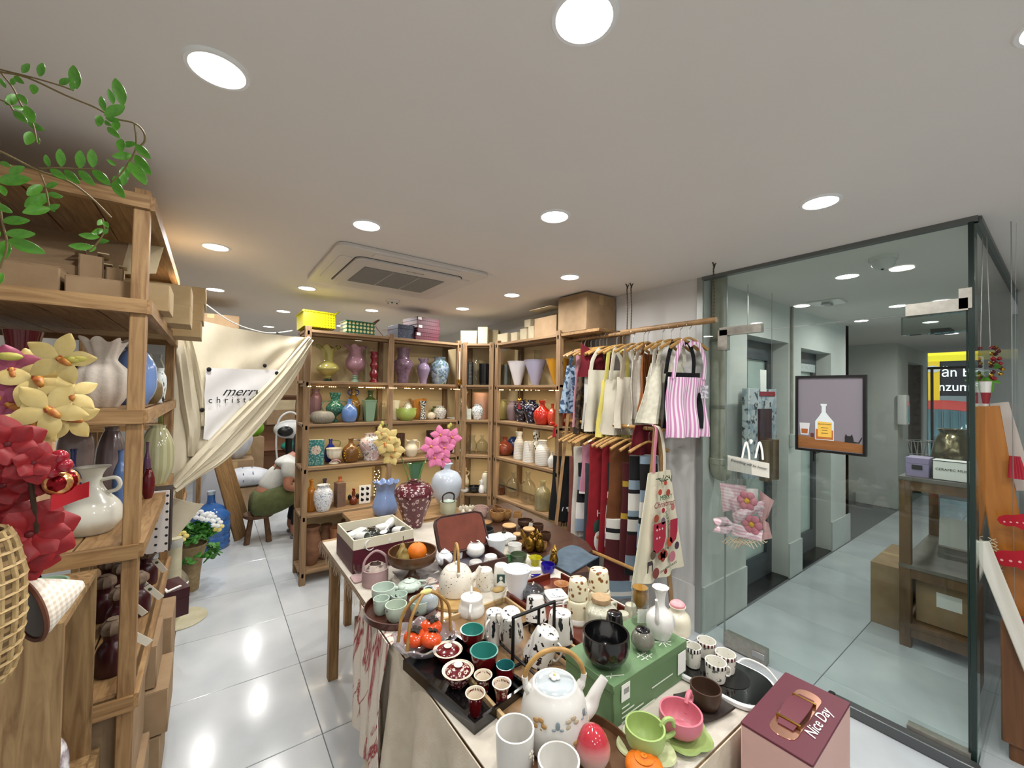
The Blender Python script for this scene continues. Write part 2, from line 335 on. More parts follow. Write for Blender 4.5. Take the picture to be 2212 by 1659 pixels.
# ---------------------------------------------------------------- boxes
def carton(name,label,c,size,rz=0,m=None,flaps=0,tape=True,group=None,cat='box',tilt=None,flap_ang=2.2):
    L,W,Hh=size; t=thing(name,label,cat,c,rz,group,rot=tilt); m=m or CARD; w=.004
    if not flaps:
        part('body',MB().rbox((0,0,Hh/2),(L,W,Hh),.004,1),m,t)
        part('flap',MB().box((-L*.25,0,Hh+.0015),(L*.495,W*.995,.003)),m,t,smooth=False); part('flap',MB().box((L*.25,0,Hh+.0015),(L*.495,W*.995,.003)),m,t,smooth=False)
        if tape: part('tape',MB().box((0,0,Hh+.0035),(.05 if L>.2 else .02,W*.99,.001)).box((0,-W/2-.0008,Hh*.86),(.05 if L>.2 else .02,.0012,Hh*.26)),pbr('packing_tape','b59a6e',rough=.25),t,smooth=False)
    else:
        mb=MB(); mb.box((0,0,w/2),(L,W,w)); mb.box((0,-W/2+w/2,Hh/2),(L,w,Hh)); mb.box((0,W/2-w/2,Hh/2),(L,w,Hh)); mb.box((-L/2+w/2,0,Hh/2),(w,W,Hh)); mb.box((L/2-w/2,0,Hh/2),(w,W,Hh)); part('body',mb,m,t,smooth=False)
        fl=min(L,W)*.48
        for i,(ax,s) in enumerate((('x',-1),('x',1),('y',-1),('y',1))[:flaps]):
            a=flap_ang-.35*random.random(); dx,dz=math.cos(PI-a),math.sin(PI-a)
            if ax=='x': part('flap',MB().box((s*(L/2-dx*-fl/2*1),0,Hh+dz*fl/2),(fl,W*.98,.003),(0,-s*math.asin(dz) if dx>0 else 0,0)),CARDI,t,smooth=False)
            else: part('flap',MB().box((0,s*(W/2+dx*fl/2),Hh+dz*fl/2),(L*.98,fl,.003),(s*math.asin(dz),0,0)),CARDI,t,smooth=False)
    return t
def gift(name,label,c,size,rz,mb_,ml,lid=.35,group=None,cat='box'):
    L,W,H=size; t=thing(name,label,cat,c,rz,group); part('base',MB().rbox((0,0,H*(1-lid)/2),(L*.985,W*.985,H*(1-lid)),.003,1),mb_,t); part('lid',MB().rbox((0,0,H*(1-lid/2)),(L,W,H*lid),.003,1),ml,t); return t
# ================================================================ THE SETTING
WX=2.67          # right wall / glass line
DY=1.466         # wall with the doors in the lobby
WALLW=pbr('wall_plaster','d9d9d8','c6c6c4',pat='noise',sc=1.6,rough=.85,bump=.04,bsc=30)
CEILM=pbr('ceiling_plaster','e0dbd5','d8d3cd',pat='noise',sc=.8,rough=.9)
LOBBYW=pbr('lobby_plaster','d2d4d0','babdb8',pat='noise',sc=1.1,rough=.85,bump=.05,bsc=25)
GROUT=pbr('floor_grout','6f7274',rough=.9)
TILEM=pbr('floor_tile_marble','c6cbcf','adb4ba',pat='noise',sc=2.4,rough=.16,th=.56,coat=.2)
XL,XR,YB,YF=-1.3,10.1,-2.6,9.0
fl=struct('floor',MB().bx(XL,XR+3,YB,YF,-.06,-.004),GROUT,'pale grey marble tile floor')
TX0,TY0=.452,.846
tm=MB().rbox((0,0,-.003),(.5965,.5965,.008),.001,1,ch=1).mesh('tile',False); tm.materials.append(TILEM)
far=MB(); cells=[]
for i in range(-3,15):
    for j in range(-6,14):
        x,y=TX0+.6*(i+.5),TY0+.6*(j+.5)
        if x<XL or x>XR or y<YB or y>YF: continue
        if x>WX and y>DY: continue
        vis=(y>.1 and x>-.3) and (abs(math.atan2(x,y)-math.radians(36.3))<math.radians(56))
        d=math.hypot(x,y)
        if vis and d<6.2: cells.append((x,y))
        else: far.box((x,y,-.003),(.5965,.5965,.008))
for x,y in cells: part('tile',tm,None,fl).location=(x,y,0)
part('tile_field',far,TILEM,fl,smooth=False,kind='stuff')
struct('ceiling',MB().bx(XL,XR,YB,YF,CEIL,CEIL+.08),CEILM,'smooth off-white painted ceiling')
struct('wall_left',MB().bx(XL-.1,XL,YB,YF,0,CEIL),WALLW,'white wall behind the left shelving')
struct('wall_behind',MB().bx(XL,WX+3,YB-.1,YB,0,CEIL),WALLW,'white wall behind the camera')
struct('wall_back',MB().bx(XL,WX+.1,YF,YF+.1,0,CEIL),WALLW,'far end wall of the shop')
struct('wall_right',MB().bx(WX,WX+.13,DY,YF,0,CEIL),WALLW,'white plaster wall behind the hanging aprons')
struct('baseboard_right',MB().bx(WX-.012,WX,DY,YF,0,.3),pbr('white_skirting','d8d8d6',rough=.3),'white tiled skirting along the right wall')
struct('trim_1',MB().bx(WX-.016,WX,DY-.004,DY+.035,0,CEIL),pbr('grey_trim','9fa3a0',rough=.4,metal=.6),'slim metal strip where wall meets glass')
# lobby wall with two door recesses, facing the camera
RD=.16
def wallseg(n,x0,x1,z0,z1,lab): struct(n,MB().bx(x0,x1,DY,DY+.3,z0,z1),LOBBYW,lab)
D1=(3.31,4.10,2.06); D2=(4.38,5.18,2.04)
w=MB(); 
for x0,x1,z0,z1 in ((WX+.13,D1[0],0,CEIL),(D1[0],D1[1],D1[2],CEIL),(D1[1],D2[0],0,CEIL),(D2[0],D2[1],D2[2],CEIL),(D2[1],5.75,0,CEIL)): w.bx(x0,x1,DY,DY+.3,z0,z1)
w.bx(5.65,5.75,DY,DY+2.0,0,CEIL); struct('wall_lobby',w,LOBBYW,'grey plaster lobby wall with two door recesses')
sk=MB()
for x0,x1 in ((WX+.01,D1[0]-.01),(D1[1]+.0,D2[0]),(D2[1],5.76)): sk.bx(x0,x1,DY-.015,DY,0,.3)
struct('baseboard_lobby',sk,pbr('lobby_skirting','c9ccc9','b5b9b6',pat='noise',sc=3,rough=.25),'pale tiled skirting of the lobby wall')
st=MB(); st.bx(D1[0],D1[1],DY+.0,DY+.3,0,.012); st.bx(D2[0],D2[1],DY,DY+.3,0,.012); struct('trim_2',st,pbr('black_sill','1b1c1c',rough=.25),'black stone door sills')
FRAME=pbr('grey_aluminium','565c60',rough=.4,metal=.3); FROST=pbr('frosted_glass','c3d3cd','b4c6c0',pat='noise',sc=1.2,rough=.18,coat=.5)
for n,(x0,x1,h) in enumerate((D1,D2)):
    t=thing('door_%d'%(n+1),None,None,((x0+x1)/2,DY+RD,0)); t['kind']='structure'; t['label']=('grey framed frosted glass door nearest the glass wall','grey framed frosted glass door further along the lobby')[n]
    W=x1-x0; mb=MB(); mb.bx(-W/2,-W/2+.09,-.03,.03,0.012,h); mb.bx(W/2-.09,W/2,-.03,.03,.012,h); mb.bx(-W/2+.09,W/2-.09,-.03,.03,h-.1,h); mb.bx(-W/2+.09,W/2-.09,-.03,.03,.012,.13); part('door_frame',mb,FRAME,t,smooth=False)
    part('leaf_frame',MB().bx(-W/2+.09,-W/2+.14,-.045,.0,.13,h-.1).bx(W/2-.14,W/2-.09,-.045,0,.13,h-.1).bx(-W/2+.14,W/2-.14,-.045,0,h-.16,h-.1).bx(-W/2+.14,W/2-.14,-.045,0,.13,.22),pbr('grey_aluminium_dark','474d52',rough=.4,metal=.3),t,smooth=False)
    part('pane',MB().bx(-W/2+.14,W/2-.14,-.02,-.01,.22,h-.16),FROST,t,smooth=False)
    hd=part('handle',MB().tube([(W/2-.115,-.05,1.02),(W/2-.115,-.09,1.02),(W/2-.115,-.095,1.02),(W/2-.23,-.095,1.02)],.009,8).rbox((W/2-.115,-.05,1.02),(.035,.012,.2),.01,3),BLACK,t)
    if n==1: part('sticker',MB().bx(-W/2+.1,W/2-.1,-.052,-.046,h-.2,h-.12),pbr('film_sticker','c8ccca','9aa4a6',pat='noise',sc=40,rough=.5),t,smooth=False)
# stair nook + far lobby walls + entrance
struct('wall_nook',MB().bx(5.75,8.0,DY+1.4,DY+1.5,0,CEIL).bx(7.95,8.05,DY+.0,DY+1.4,0,CEIL).bx(8.05,8.6,DY,DY+.1,0,CEIL).bx(9.7,10.1,DY,DY+.1,0,CEIL).bx(8.6,9.7,DY,DY+.1,2.15,CEIL),LOBBYW,'grey walls of the stair nook')
struct('wall_side',MB().bx(6.0,10.1,.12,.235,0,CEIL),LOBBYW,'right lobby wall beyond the glass'); struct('wall_far_right',MB().bx(4.7,4.8,YB,.22,0,CEIL),WALLW,'white wall behind the right hand goods')
sm=MB()
GRAN=pbr('grey_granite','8f9492','5e6462',pat='noise',sc=60,rough=.35)
t=thing('stair_flight','low grey granite steps in the lobby nook','steps',(6.85,DY+.8,0))
for k in range(3): part('step',MB().bx(-1.09,1.0,-.35+.28*k,.59,.17*k,.17*(k+1)),GRAN,t,smooth=False)
struct('trim_3',MB().bx(8.6,9.7,DY+.1,DY+.16,0,2.15).bx(8.6,8.68,DY+.02,DY+.1,0,2.15).bx(9.62,9.7,DY+.02,DY+.1,0,2.15),pbr('brown_marble','4e433a','2f2823',pat='veins',sc=5,th=.1,rough=.2),'dark brown marble door recess by the entrance')
# ceiling lights
LENS=emis('lamp_diffuser','fffdf8',9)
RING=pbr('lamp_ring','e8e8e6',rough=.4)
def downlight(x,y,label,i):
    t=thing('ceiling_downlight',label,'ceiling light',(x,y,CEIL),0,'round recessed ceiling downlights')
    part('trim_ring',MB().lathe([(.059,-.0015),(.06,-.006),(.068,-.006),(.073,0),(.059,0),(.059,-.0015)],32,close=False),RING,t)
    part('diffuser',MB().lathe([(.001,-.003),(.058,-.003),(.0585,-.001),(.001,-.001)],32,close=False),LENS,t)
    l=bpy.data.lights.new('lamp_beam','AREA'); l.shape='DISK'; l.size=.11; l.energy=LAMP_W; l.color=(1,.975,.94); l.spread=math.radians(170)
    lo=bpy.data.objects.new('lamp_beam',l); COL.objects.link(lo); lo.parent=t; lo.location=(0,0,-.012)
    return t
LP=[(-.007,1.26,'large bright downlight nearest the hanging vine'),(.618,.605,'large bright downlight at the top edge above the table'),(1.23,1.372,'downlight over the middle of the display table'),(.587,2.01,'downlight just in front of the air conditioner cassette'),(0,2.862,'downlight beside the cardboard boxes of the left rack'),
(1.987,.598,'bright downlight nearest the glass wall'),(1.965,2.027,'downlight in front of the hanging apron rail'),(1.969,2.704,'downlight right of the air conditioner'),(1.93,3.456,'small downlight above the corner shelf cartons'),(1.275,4.131,'small downlight behind the smoke detector'),(.59,3.566,'downlight with a yellow glow over the yellow basket'),
(.579,4.797,'small far downlight above the canvas curtain, nearer one'),(.575,6.115,'smallest far downlight just above the canvas curtain'),(.006,4.112,'downlight above the brown box end by the left rack'),(.022,5.55,'far downlight behind the brown carton by the ceiling'),
(3.345,.86,'first lobby downlight behind the glass'),(4.743,.869,'second lobby downlight behind the glass'),(5.982,.849,'third lobby downlight behind the glass'),(7.209,.845,'fourth small lobby downlight far behind the glass'),
]
_q=at(2300,40,z=CEIL); LP.append((_q.x,_q.y,'downlight cut off by the top right corner'))
for i,(x,y,l) in enumerate(LP): downlight(x,y,l,i)
for x,xn in ((-.6,'left'),(.62,'middle'),(1.98,'right')):
    for y,yn in ((-1.9,'far'),(-.6,'near')): downlight(x,y,'ceiling downlight behind the camera, %s row, %s one'%(xn,yn),0)  # out of view, added for the light they give the room
for x,y,l in ((1.3,5.4,'nearest'),(1.9,6.8,'middle'),(.6,7.4,'farthest')): downlight(x,y,'ceiling downlight far behind the corner shelving, %s one'%l,0)
# air conditioner cassette
t=thing('ceiling_air_conditioner','white four-way ceiling air conditioner cassette with grey grille','air conditioner',(1.012,2.76,CEIL))
ACW=pbr('ac_plastic','cfcac4',rough=.45); 
part('outer_panel',MB().rbox((0,0,-.012),(.97,.92,.024),.05,4),ACW,t)
part('inner_panel',MB().rbox((0,0,-.03),(.70,.66,.02),.05,5),pbr('ac_plastic_inner','c9c4be',rough=.45),t)
part('seam',MB().rbox((0,0,-.0245),(.712,.672,.004),.053,5),pbr('ac_seam','4a4845',rough=.8),t)
g=part('grille',MB().bx(-.27,.27,-.2,.2,-.043,-.039),pbr('ac_grille','86837e',rough=.7),t,smooth=False)
for k in range(24):
    part('slat',MB().bx(-.268,.268,-.0025,.0025,-.003,.001) if k==0 else sl_me,pbr('ac_grille','86837e'),g,smooth=False,loc=(0,-.19+k*.0165,-.043)) if k else None
    if k==0: sl_me=MB().bx(-.268,.268,-.0025,.0025,-.003,.001).mesh('slat',False); part('slat',sl_me,pbr('ac_slat','9a978f',rough=.6),g,loc=(0,-.19,-.043))
for k in (-.09,.09): part('divider',MB().bx(k-.004,k+.004,-.2,.2,-.047,-.042),pbr('ac_divider','aaa7a0',rough=.6),g,smooth=False)
for a in range(4): part('louvre',MB().rbox((0,-.398,-.026),(.56,.075,.006),.02,3),ACW,t).rotation_euler=(0,0,a*PI/2)
text('SAMSUNG',.026,pbr('ac_logo','3a3a3c',rough=.5),t,(.03,-.265,-.0402),(PI,0,0),'logo')
t=thing('smoke_detector','round white smoke detector behind the air conditioner','smoke detector',at(849,648,z=CEIL))
part('base',MB().lathe([(.06,0),(.06,-.014),(.05,-.02),(.001,-.02)],24,close=False),WHITE,t); part('head',MB().lathe([(.042,-.02),(.045,-.032),(.036,-.046),(.001,-.048)],24,close=False),pbr('detector_head','d8d6d0',rough=.5),t)
for a in range(6): part('vent_slot',MB().box((.0425*math.cos(a*PI/3),.0425*math.sin(a*PI/3),-.034),(.006,.014,.008),(0,0,a*PI/3)),BLACK,t,smooth=False)
# ---------------------------------------------------------------- glass partition
GL=thin_glass('partition_glass','f5faf8',.008)
GEDGE=pbr('glass_edge','1b2b28',rough=.2)
def glass_wall(n,x0,x1,y0,y1,z0,z1,lab): 
    o=struct(n,MB().bx(x0,x1,y0,y1,z0,z1),GL,lab); return o
DT=1.985; DJ=1.31
glass_wall('window_1',WX-.006,WX+.006,DJ+.003,DY,.0,CEIL,'narrow fixed glass panel beside the white wall')
glass_wall('window_2',WX-.006,WX+.006,.26,DJ-.003,DT+.004,CEIL,'glass transom panel over the glass door')
GD=thing('door_3',None,None,(WX,.78,0)); GD['kind']='structure'; GD['label']='frameless glass entrance door with patch fittings'
part('pane',MB().bx(-.006,.006,.262-.78,DJ-.003-.78,.012,DT-.002),GL,GD,smooth=False)
part('edge_strip',MB().bx(-.0065,.0065,.262-.78,.268-.78,.012,DT-.002),GEDGE,GD,smooth=False)
glass_wall('window_3',WX+.01,6.0,.235,.247,0,CEIL,'side glass panel of the lobby')
struct('trim_4',MB().bx(WX-.02,WX+.02,.23,DY,CEIL-.022,CEIL).bx(WX,6.0,.22,.262,CEIL-.022,CEIL),pbr('alu_channel','6d716f',rough=.4,metal=.5),'metal ceiling channel of the glass wall')
struct('trim_5',MB().bx(WX-.012,WX+.012,.243,.26,0,CEIL),GEDGE,'dark polished edge of the glass corner')
struct('trim_6',MB().bx(WX-.004,WX+.004,DJ-.004,DJ+.004,0,CEIL),pbr('glass_joint','7d8a86',rough=.3),'silicone joint between glass panels')
PATCH=pbr('brushed_patch','a9a79f','98958c',pat='noise',sc=40,rough=.35,metal=.7)
part('patch_fitting',MB().box((0,1.22-.78,2.0),(.04,.25,.052)).box((0,1.325-.78,1.945),(.04,.06,.13)),PATCH,GD,smooth=False,label='L-shaped metal patch fitting at the door top')
part('patch_fitting',MB().box((0,.36-.78,2.005),(.04,.2,.055)).box((0,.268-.78,2.03),(.04,.04,.09)),PATCH,GD,smooth=False)
part('patch_plate',MB().box((0,.37-.78,1.93),(.044,.21,.085)),thin_glass('clear_plastic','dfe5e2',.06),GD,smooth=False)
fp=part('floor_patch',MB().box((0,1.18-.78,.055),(.045,.24,.085)),PATCH,GD,smooth=False)
part('badge',MB().rbox((-.026,1.1-.78,.055),(.006,.07,.035),.015,4,rot=(0,0,0)),STEEL,fp)
part('floor_patch',MB().box((0,.36-.78,.04),(.045,.2,.06)),PATCH,GD,smooth=False)
t=thing('floor_track','dark metal guide bar at the foot of the glass door','door guide',(WX-.05,.5,0)); part('bar',MB().rbox((0,-.02,.03),(.05,.5,.05),.015,4),pbr('dark_bar','5c5f60',rough=.3,metal=.6),t); part('end_cap',MB().rbox((0,.24,.03),(.054,.03,.056),.012,4),BLACK,t)
# ================================================================ LEFT RACK AND FOREGROUND
def fbox(px0,px1,pyt,pyb,y,dp):   # box whose front lies on the plane Y=y
    xm=(px0+px1)/2; x0=at(px0,pyb,y=y).x; x1=at(px1,pyb,y=y).x; z0=at(xm,pyb,y=y).z; z1=at(xm,pyt,y=y).z
    return Vector(((x0+x1)/2,y+dp/2,z0)),(x1-x0,dp,z1-z0)
def on(sp,z):   # same spot stood exactly on height z, top kept
    b,H,R=sp; return Vector((b.x,b.y,z)),b.z+H-z,R
def rack(name,label,loc,Lx,Ly,zs,posts,post=.045,rz=0,top=None,plank_axis='y',np=4,rails=True,bw=None,rail_h=.045):
    t=thing(name,label,'shelving',loc,rz); top=top or max(zs)+.02
    for (x,y) in posts: part('post',MB().rbox((x,y,top/2),(post,post,top),.003,1),WOODZ,t)
    for z in zs:
        s=part('shelf',MB().bx(0,Lx,Ly-post-.02,Ly-post,z-rail_h,z-.018),WOODX,t,smooth=False)
        me=None
        for k in range(np):
            if plank_axis=='y':
                w=Lx/np
                if me is None: me=MB().rbox((0,0,0),(w-.006,Ly-.002,.018),.003,1).mesh('plank',True); me.materials.append(WOODY)
                part('plank',me,None,s,loc=(w*(k+.5),Ly/2,z-.009))
            else:
                w=Ly/np
                if me is None: me=MB().rbox((0,0,0),(Lx-.002,w-.005,.018),.003,1).mesh('plank',True); me.materials.append(WOODX)
                part('plank',me,None,s,loc=(Lx/2,w*(k+.5),z-.009))
        if rails:
            part('rail',MB().bx(0,Lx,-.012,post*.4,z-rail_h,z),WOODX,t,smooth=False)
            part('rail',MB().bx(Lx-post*.4,Lx+.012,0,Ly,z-rail_h,z),WOODY,t,smooth=False)
    return t
RXF=-.178; LZ=[2.215,1.87,1.51,1.075,.59]
LR=rack('shelving_rack','tall open pine shelving rack at the left with cartons and vases',(-1.10,1.80,0),1.10+RXF,1.34,LZ,[(1.10+RXF-.021,.021),(1.10+RXF-.021,1.32),(.021,.021),(.021,1.32)],post=.042,top=2.235,plank_axis='y',np=6)
# --- cartons on its upper shelf
def sidecarton(nm,lab,x0,x1,y0,y1,z0,z1,m=CARD,**k): return carton(nm,lab,((x0+x1)/2,(y0+y1)/2,z0),(x1-x0,y1-y0,z1-z0),0,m,**k)
c,s=fbox(-40,128,558,632,1.9,.3); c.z=LZ[1]; carton('cardboard_box','large brown cardboard box with raised flap under the vine',c,(s[0],.3,.09),0,CARD,flaps=0,tape=False)
t=thing('mailer_box','opened brown mailer box tilted on the top left shelf','box',(c.x+.02,2.02,LZ[1]+.092),0)
P0=at(0,470,y=2.0);P1=at(140,500,y=2.0)
part('lid',MB().sheet(lambda u,v:(-.22+.4*u,-.03+.16*v+.04*u,.03+.155*v),4,4,.004),CARD,t,smooth=False); part('side_flap',MB().add([(.18,.01,.03),(.27,.06,.06),(.28,.19,.2),(.18,.17,.19),(.183,.012,.03),(.273,.062,.06),(.283,.192,.2),(.183,.172,.19)],[(0,1,2,3),(7,6,5,4),(0,4,5,1),(1,5,6,2),(2,6,7,3),(3,7,4,0)]),CARDI,t,smooth=False)
part('base',MB().rbox((-.03,.08,.016),(.42,.2,.032),.003,1),CARD,t)
c,s=fbox(133,290,593,642,1.86,.34); c.z=LZ[1]; carton('cardboard_box','long flat cardboard box lying behind the rack post',c,(s[0],.3,s[2]*.9),0,CARD,tape=False)
c,s=fbox(160,215,545,598,1.98,.12); carton('cardboard_box','small open kraft carton standing on the flat box',Vector((c.x,c.y,LZ[1]+.062)),(s[0],.12,.1),.15,CARD,flaps=2,flap_ang=1.5)
c,s=fbox(222,262,565,600,1.98,.12); carton('cardboard_box','smallest kraft carton behind the vine tip',Vector((c.x,c.y,LZ[1]+.062)),(s[0],.1,.07),.1,CARD,flaps=2,flap_ang=1.3)
for k in range(3): sidecarton('kraft_box','kraft mailer box poking out of the rack, %s of the far stack'%('bottom','middle','top')[k],-.55,-.035-.008*(2-k),2.72,2.98,LZ[1]+.088*k-.02,LZ[1]+.085+.088*k-.02,CARDL,tape=False,group='kraft boxes poking out of the rack')
for k in range(2): sidecarton('kraft_box','kraft mailer box poking out of the rack, %s of the near pair'%('lower','upper')[k],-.6,-.085,2.38,2.6,LZ[1]+.002+.088*k,LZ[1]+.087+.088*k,CARDL,tape=False,group='kraft boxes poking out of the rack')
sidecarton('kraft_box','single kraft mailer flap box just right of the near rack post',-.6,-.135,2.02,2.2,LZ[1]+.002,LZ[1]+.1,CARDL,tape=False)
carton('cardboard_box','flat brown carton lying near the ceiling behind the kraft boxes',(-.02,4.75,2.1),(.42,.6,.13),0,CARD)
solo('ceiling_bracket','hidden wooden ledge carrying the flat carton','shelf',MB().rbox((0,0,0),(1.0,.5,.03),.004,1).rbox((-.4,.22,-1.05),(.05,.05,2.08),.004,1).rbox((-.4,-.22,-1.05),(.05,.05,2.08),.004,1),WOODX,(-.35,4.72,2.084))
# --- shelf with the ruffled vase
S2=LZ[2]
STONE=pbr('stoneware_white','cfc6bb','b9aea2',pat='noise',sc=25,rough=.85,bump=.3,bsc=120)
vase('gathered_vase','white stoneware vase with gathered neck and frilled rim','vase',on(spot(220,872,735,128,y=2.0),S2),'gather',STONE,flute=(10,.035),ruffle=(7,.13,.72),seg=84,th=.05)
vase('round_vase','glossy blue round vase behind the near rack post','vase',on(spot(290,868,752,100,y=2.3),S2),'round',cer('6c88bb'))
vase('red_planter','tall dark red ribbed planter on the left rack','planter',on(spot(45,872,715,92,y=2.25),S2),'flare',cer('7d1524'),flute=(24,.015),seg=96)
vase('glass_vase','clear round glass vase right of the near rack post','vase',on(spot(335,860,765,40,y=2.75),S2),'jar',CLEAR)
vase('speckled_vase','white vase with dark dashes right of the near post','vase',on(spot(343,855,795,34,y=2.55),S2),'jar',pbr('dashed_glaze','dfe6e4','1d2a33',pat='spots',sc=50,st=(1.6,1.6,.5),th=.62,rough=.2))
vase('olive_bowl','olive brown leaning bowl by the rack post','bowl',on(spot(322,868,812,60,y=2.42),S2),'round',cer('6b5a3a',rough=.4))
solo('storage_box','dark brown woven storage box at the rack back','box',MB().rbox((0,0,.11),(.35,.25,.22),.02,3),pbr('dark_weave','3a2d22','211812',pat='check',sc=80,rough=.8),(-.62,2.75,S2))
# --- shelf with the handled vase
S3=LZ[3]
vase('ring_handled_vase','off-white glossy low vase with two ring handles','vase',on(spot(196,1128,1008,150,y=2.02),S3),'lowvase',cer('d9d8cc'),handles=[(-12,.6,.82,.42,.1),(168,.6,.82,.42,.1)],seg=40)
vase('blue_bottle','matte blue bottle vase behind the ring-handled vase','vase',on(spot(258,1070,972,36,y=2.3),S3),'slim',cer('5673a8'))
vase('navy_vase','dark navy cylinder vase beside the red berries','vase',on(spot(155,1085,970,42,y=2.1),S3),'slim',cer('14205e'))
vase('mauve_vase','large mauve-grey glass vase at the rack back','vase',on(spot(160,1075,905,85,y=2.45),S3),'baluster',cer('8a7b7a'))
vase('mauve_vase','rounder mauve-grey fluted vase at the rack back','vase',on(spot(237,1060,922,70,y=2.6),S3),'round',cer('7d6f70'),flute=(10,.03),seg=60)
vase('striped_globe_vase','pale green striped round glass vase by the far rack post','vase',on(spot(336,1040,918,82,y=2.85),S3),'round',pbr('pale_green_glass','b9b893','a5a47d',pat='ang',bsc=14,sc=1,rough=.12,coat=.6))
vase('ruby_bottle','small ruby glass bottle right of the near post','vase',on(spot(320,1060,1012,30,y=2.5),S3),'round',cer('5a0f17'))
vase('purple_cluster','slim purple glass bottle right of the near post','vase',on(spot(316,1050,955,18,y=2.62),S3),'slim',cer('5b3a55'))
# --- shelf with tasselled bottles
S4=LZ[4]; TAGM=pbr('paper_tag','ddd8c8',rough=.8)
DW=pbr('dark_wine','3a1218',rough=.35,coat=.3); CAPW=pbr('knotted_cap','8d7a68','6e5c4c',pat='noise',sc=60,rough=.9)
k=0
for px,py in ((250,1172),(236,1202),(266,1210),(228,1240),(262,1262),(246,1332),(318,1180),(324,1228)):
    b=at(px,py,z=S4+.19); row=('far back','back left','back right','left middle','centre','front','far right','near right')[k]
    b.y=min(max(b.y,1.93),3.05); b.x=min(b.x,RXF-.06)
    t=thing('wine_jar','dark wine jar with knotted cap and paper tag, %s of the group'%row,'jar',(b.x,b.y,S4+.001),random.random(),'tagged dark jars on the left rack'); h=.135
    part('body',vmesh('milk',h,.046,0),DW,t); part('cap',MB().lathe(vprof('round',.055,.036,0),18,c=(0,0,h-.006),close=False,mod=lambda r,z,a,k:(r*(1+.08*math.cos(9*a)),z)),CAPW,t)
    g=part('tag',MB().box((0,0,-.04),(.024,.002,.085)),TAGM,t,smooth=False,loc=(.03,-.05,h-.005)); g.rotation_euler=(.2,-.5-.1*(k%3),-.3); o=part('tag_print',MB().lathe([(.001,0),(.007,0),(.007,.001),(.001,.001)],12,close=False),pbr('tag_print','3c4434',rough=.8),g,loc=(0,-.0015,-.018)); o.rotation_euler=(PI/2,0,0)
    k+=1
c,s=fbox(308,362,1062,1195,2.6,.12)
t=thing('dotted_box','tall white gift box with black dots and dark side','box',c,0); part('front',MB().rbox((0,-.055,s[2]/2),(s[0],.01,s[2]),.002,1),pbr('dotted_card','c9c2bd','17181a',pat='grid_dots',sc=26,th=.16,soft=.02,rough=.7,st=(1,0,1)),t); part('box_body',MB().rbox((.004,.005,s[2]/2),(s[0]+.008,.11,s[2]+.006),.002,1),pbr('dark_brown_card','2f2422',rough=.6),t)
# --- cartons under the lowest shelf, bulging out
i=0
for (y0,y1,z0,z1,xo) in ((1.84,2.1,.0,.26,.02),(1.84,2.12,.27,.53,.0),(2.14,2.4,.0,.2,.05),(2.14,2.42,.21,.38,.07),(2.16,2.42,.39,.55,.03),(2.46,2.72,0,.24,.045),(2.46,2.7,.25,.52,.06)):
    sidecarton('cardboard_box',('lowest front carton under the left rack','second carton stacked under the left rack front','bottom carton bulging beside the floor tiles','crossed carton in the middle of the bulging stack','topmost carton of the bulging stack','far bottom carton under the left rack','far upper carton under the left rack')[i],-.75,RXF+xo,y0,y1,z0,z1,CARD,flaps=0,tape=(i%2==0),group='cartons stacked under the left rack'); i+=1
gift('wine_gift_box','dark red gift box with white ribbon beside the cartons',(-.24,2.95,.33),(.3,.2,.15),.3,DW,DW)
part('ribbon',MB().box((.08,-.08,.155),(.08,.012,.006),(0,0,.4)).box((.05,-.07,.156),(.012,.05,.006)),PAPER,bpy.data.objects['wine_gift_box'],smooth=False)
solo('prop_box','plain carton under the dark red gift box','box',MB().rbox((0,0,.164),(.4,.22,.328),.004,1),CARD,(-.36,2.95,0))
# --- wooden crates in the foreground
CT=1.02; ca=at(213,1228,z=CT); cb=at(135,1346,z=CT); cx1=(ca.x+cb.x)/2; cy0,cy1=cb.y,ca.y; CH=.57
CRW=pbr('crate_wood','a0835a','6d5030',pat='wood',sc=45,st=(1,1,.1),rough=.65,bump=.12,bsc=50)
def crate(lab,x0,x1,y0,y1,z0,z1,slots=True):
    t=thing('wooden_crate',lab,'crate',((x0+x1)/2,(y0+y1)/2,z0)); W,D,H=x1-x0,y1-y0,z1-z0; th=.016
    tp=MB(); hw=.035
    tp.bx(-W/2,W/2,-D/2,-.06,H-th,H).bx(-W/2,W/2,.06,D/2,H-th,H).bx(-W/2,-.02,-.06,.06,H-th,H).bx(W/2-.055,W/2,-.06,.06,H-th,H)
    part('top_board',tp,CRW,t,smooth=False); part('base_board',MB().bx(-W/2,W/2,-D/2,D/2,0,th),CRW,t,smooth=False)
    part('end_board',MB().bx(-W/2,W/2,-D/2,-D/2+th,th,H-th),CRW,t,smooth=False); part('end_board',MB().bx(-W/2,W/2,D/2-th,D/2,th,H-th),CRW,t,smooth=False)
    for k in range(3): part('back_slat',MB().bx(-W/2,-W/2+.012,-D/2+th,D/2-th,th+(H-2*th)/3*k+.004,th+(H-2*th)/3*(k+1)-.004),CRW,t,smooth=False)
    return t
crate('upper wooden crate on its side with a hand hole on top',cx1-.22,cx1,cy0,cy1,CT-CH,CT)
crate('lower wooden crate under the crate with the hand hole',cx1-.25,cx1+.015,cy0+.02,cy1+.04,0,CT-CH-.004)
crate('warm lit wooden crate at the bottom left corner',cx1-.5,cx1-.235,cy0-.1,cy1-.1,0,.8)
vase('glass_vase','patterned clear glass vase standing inside the crate','vase',(Vector((cx1-.06,cy0+.16,CT-CH+.017)),.27,.05),'bulb',pbr('etched_glass','e2dfe2','8c7f88',pat='spots',sc=45,th=.5,soft=.12,rough=.1,coat=.5))
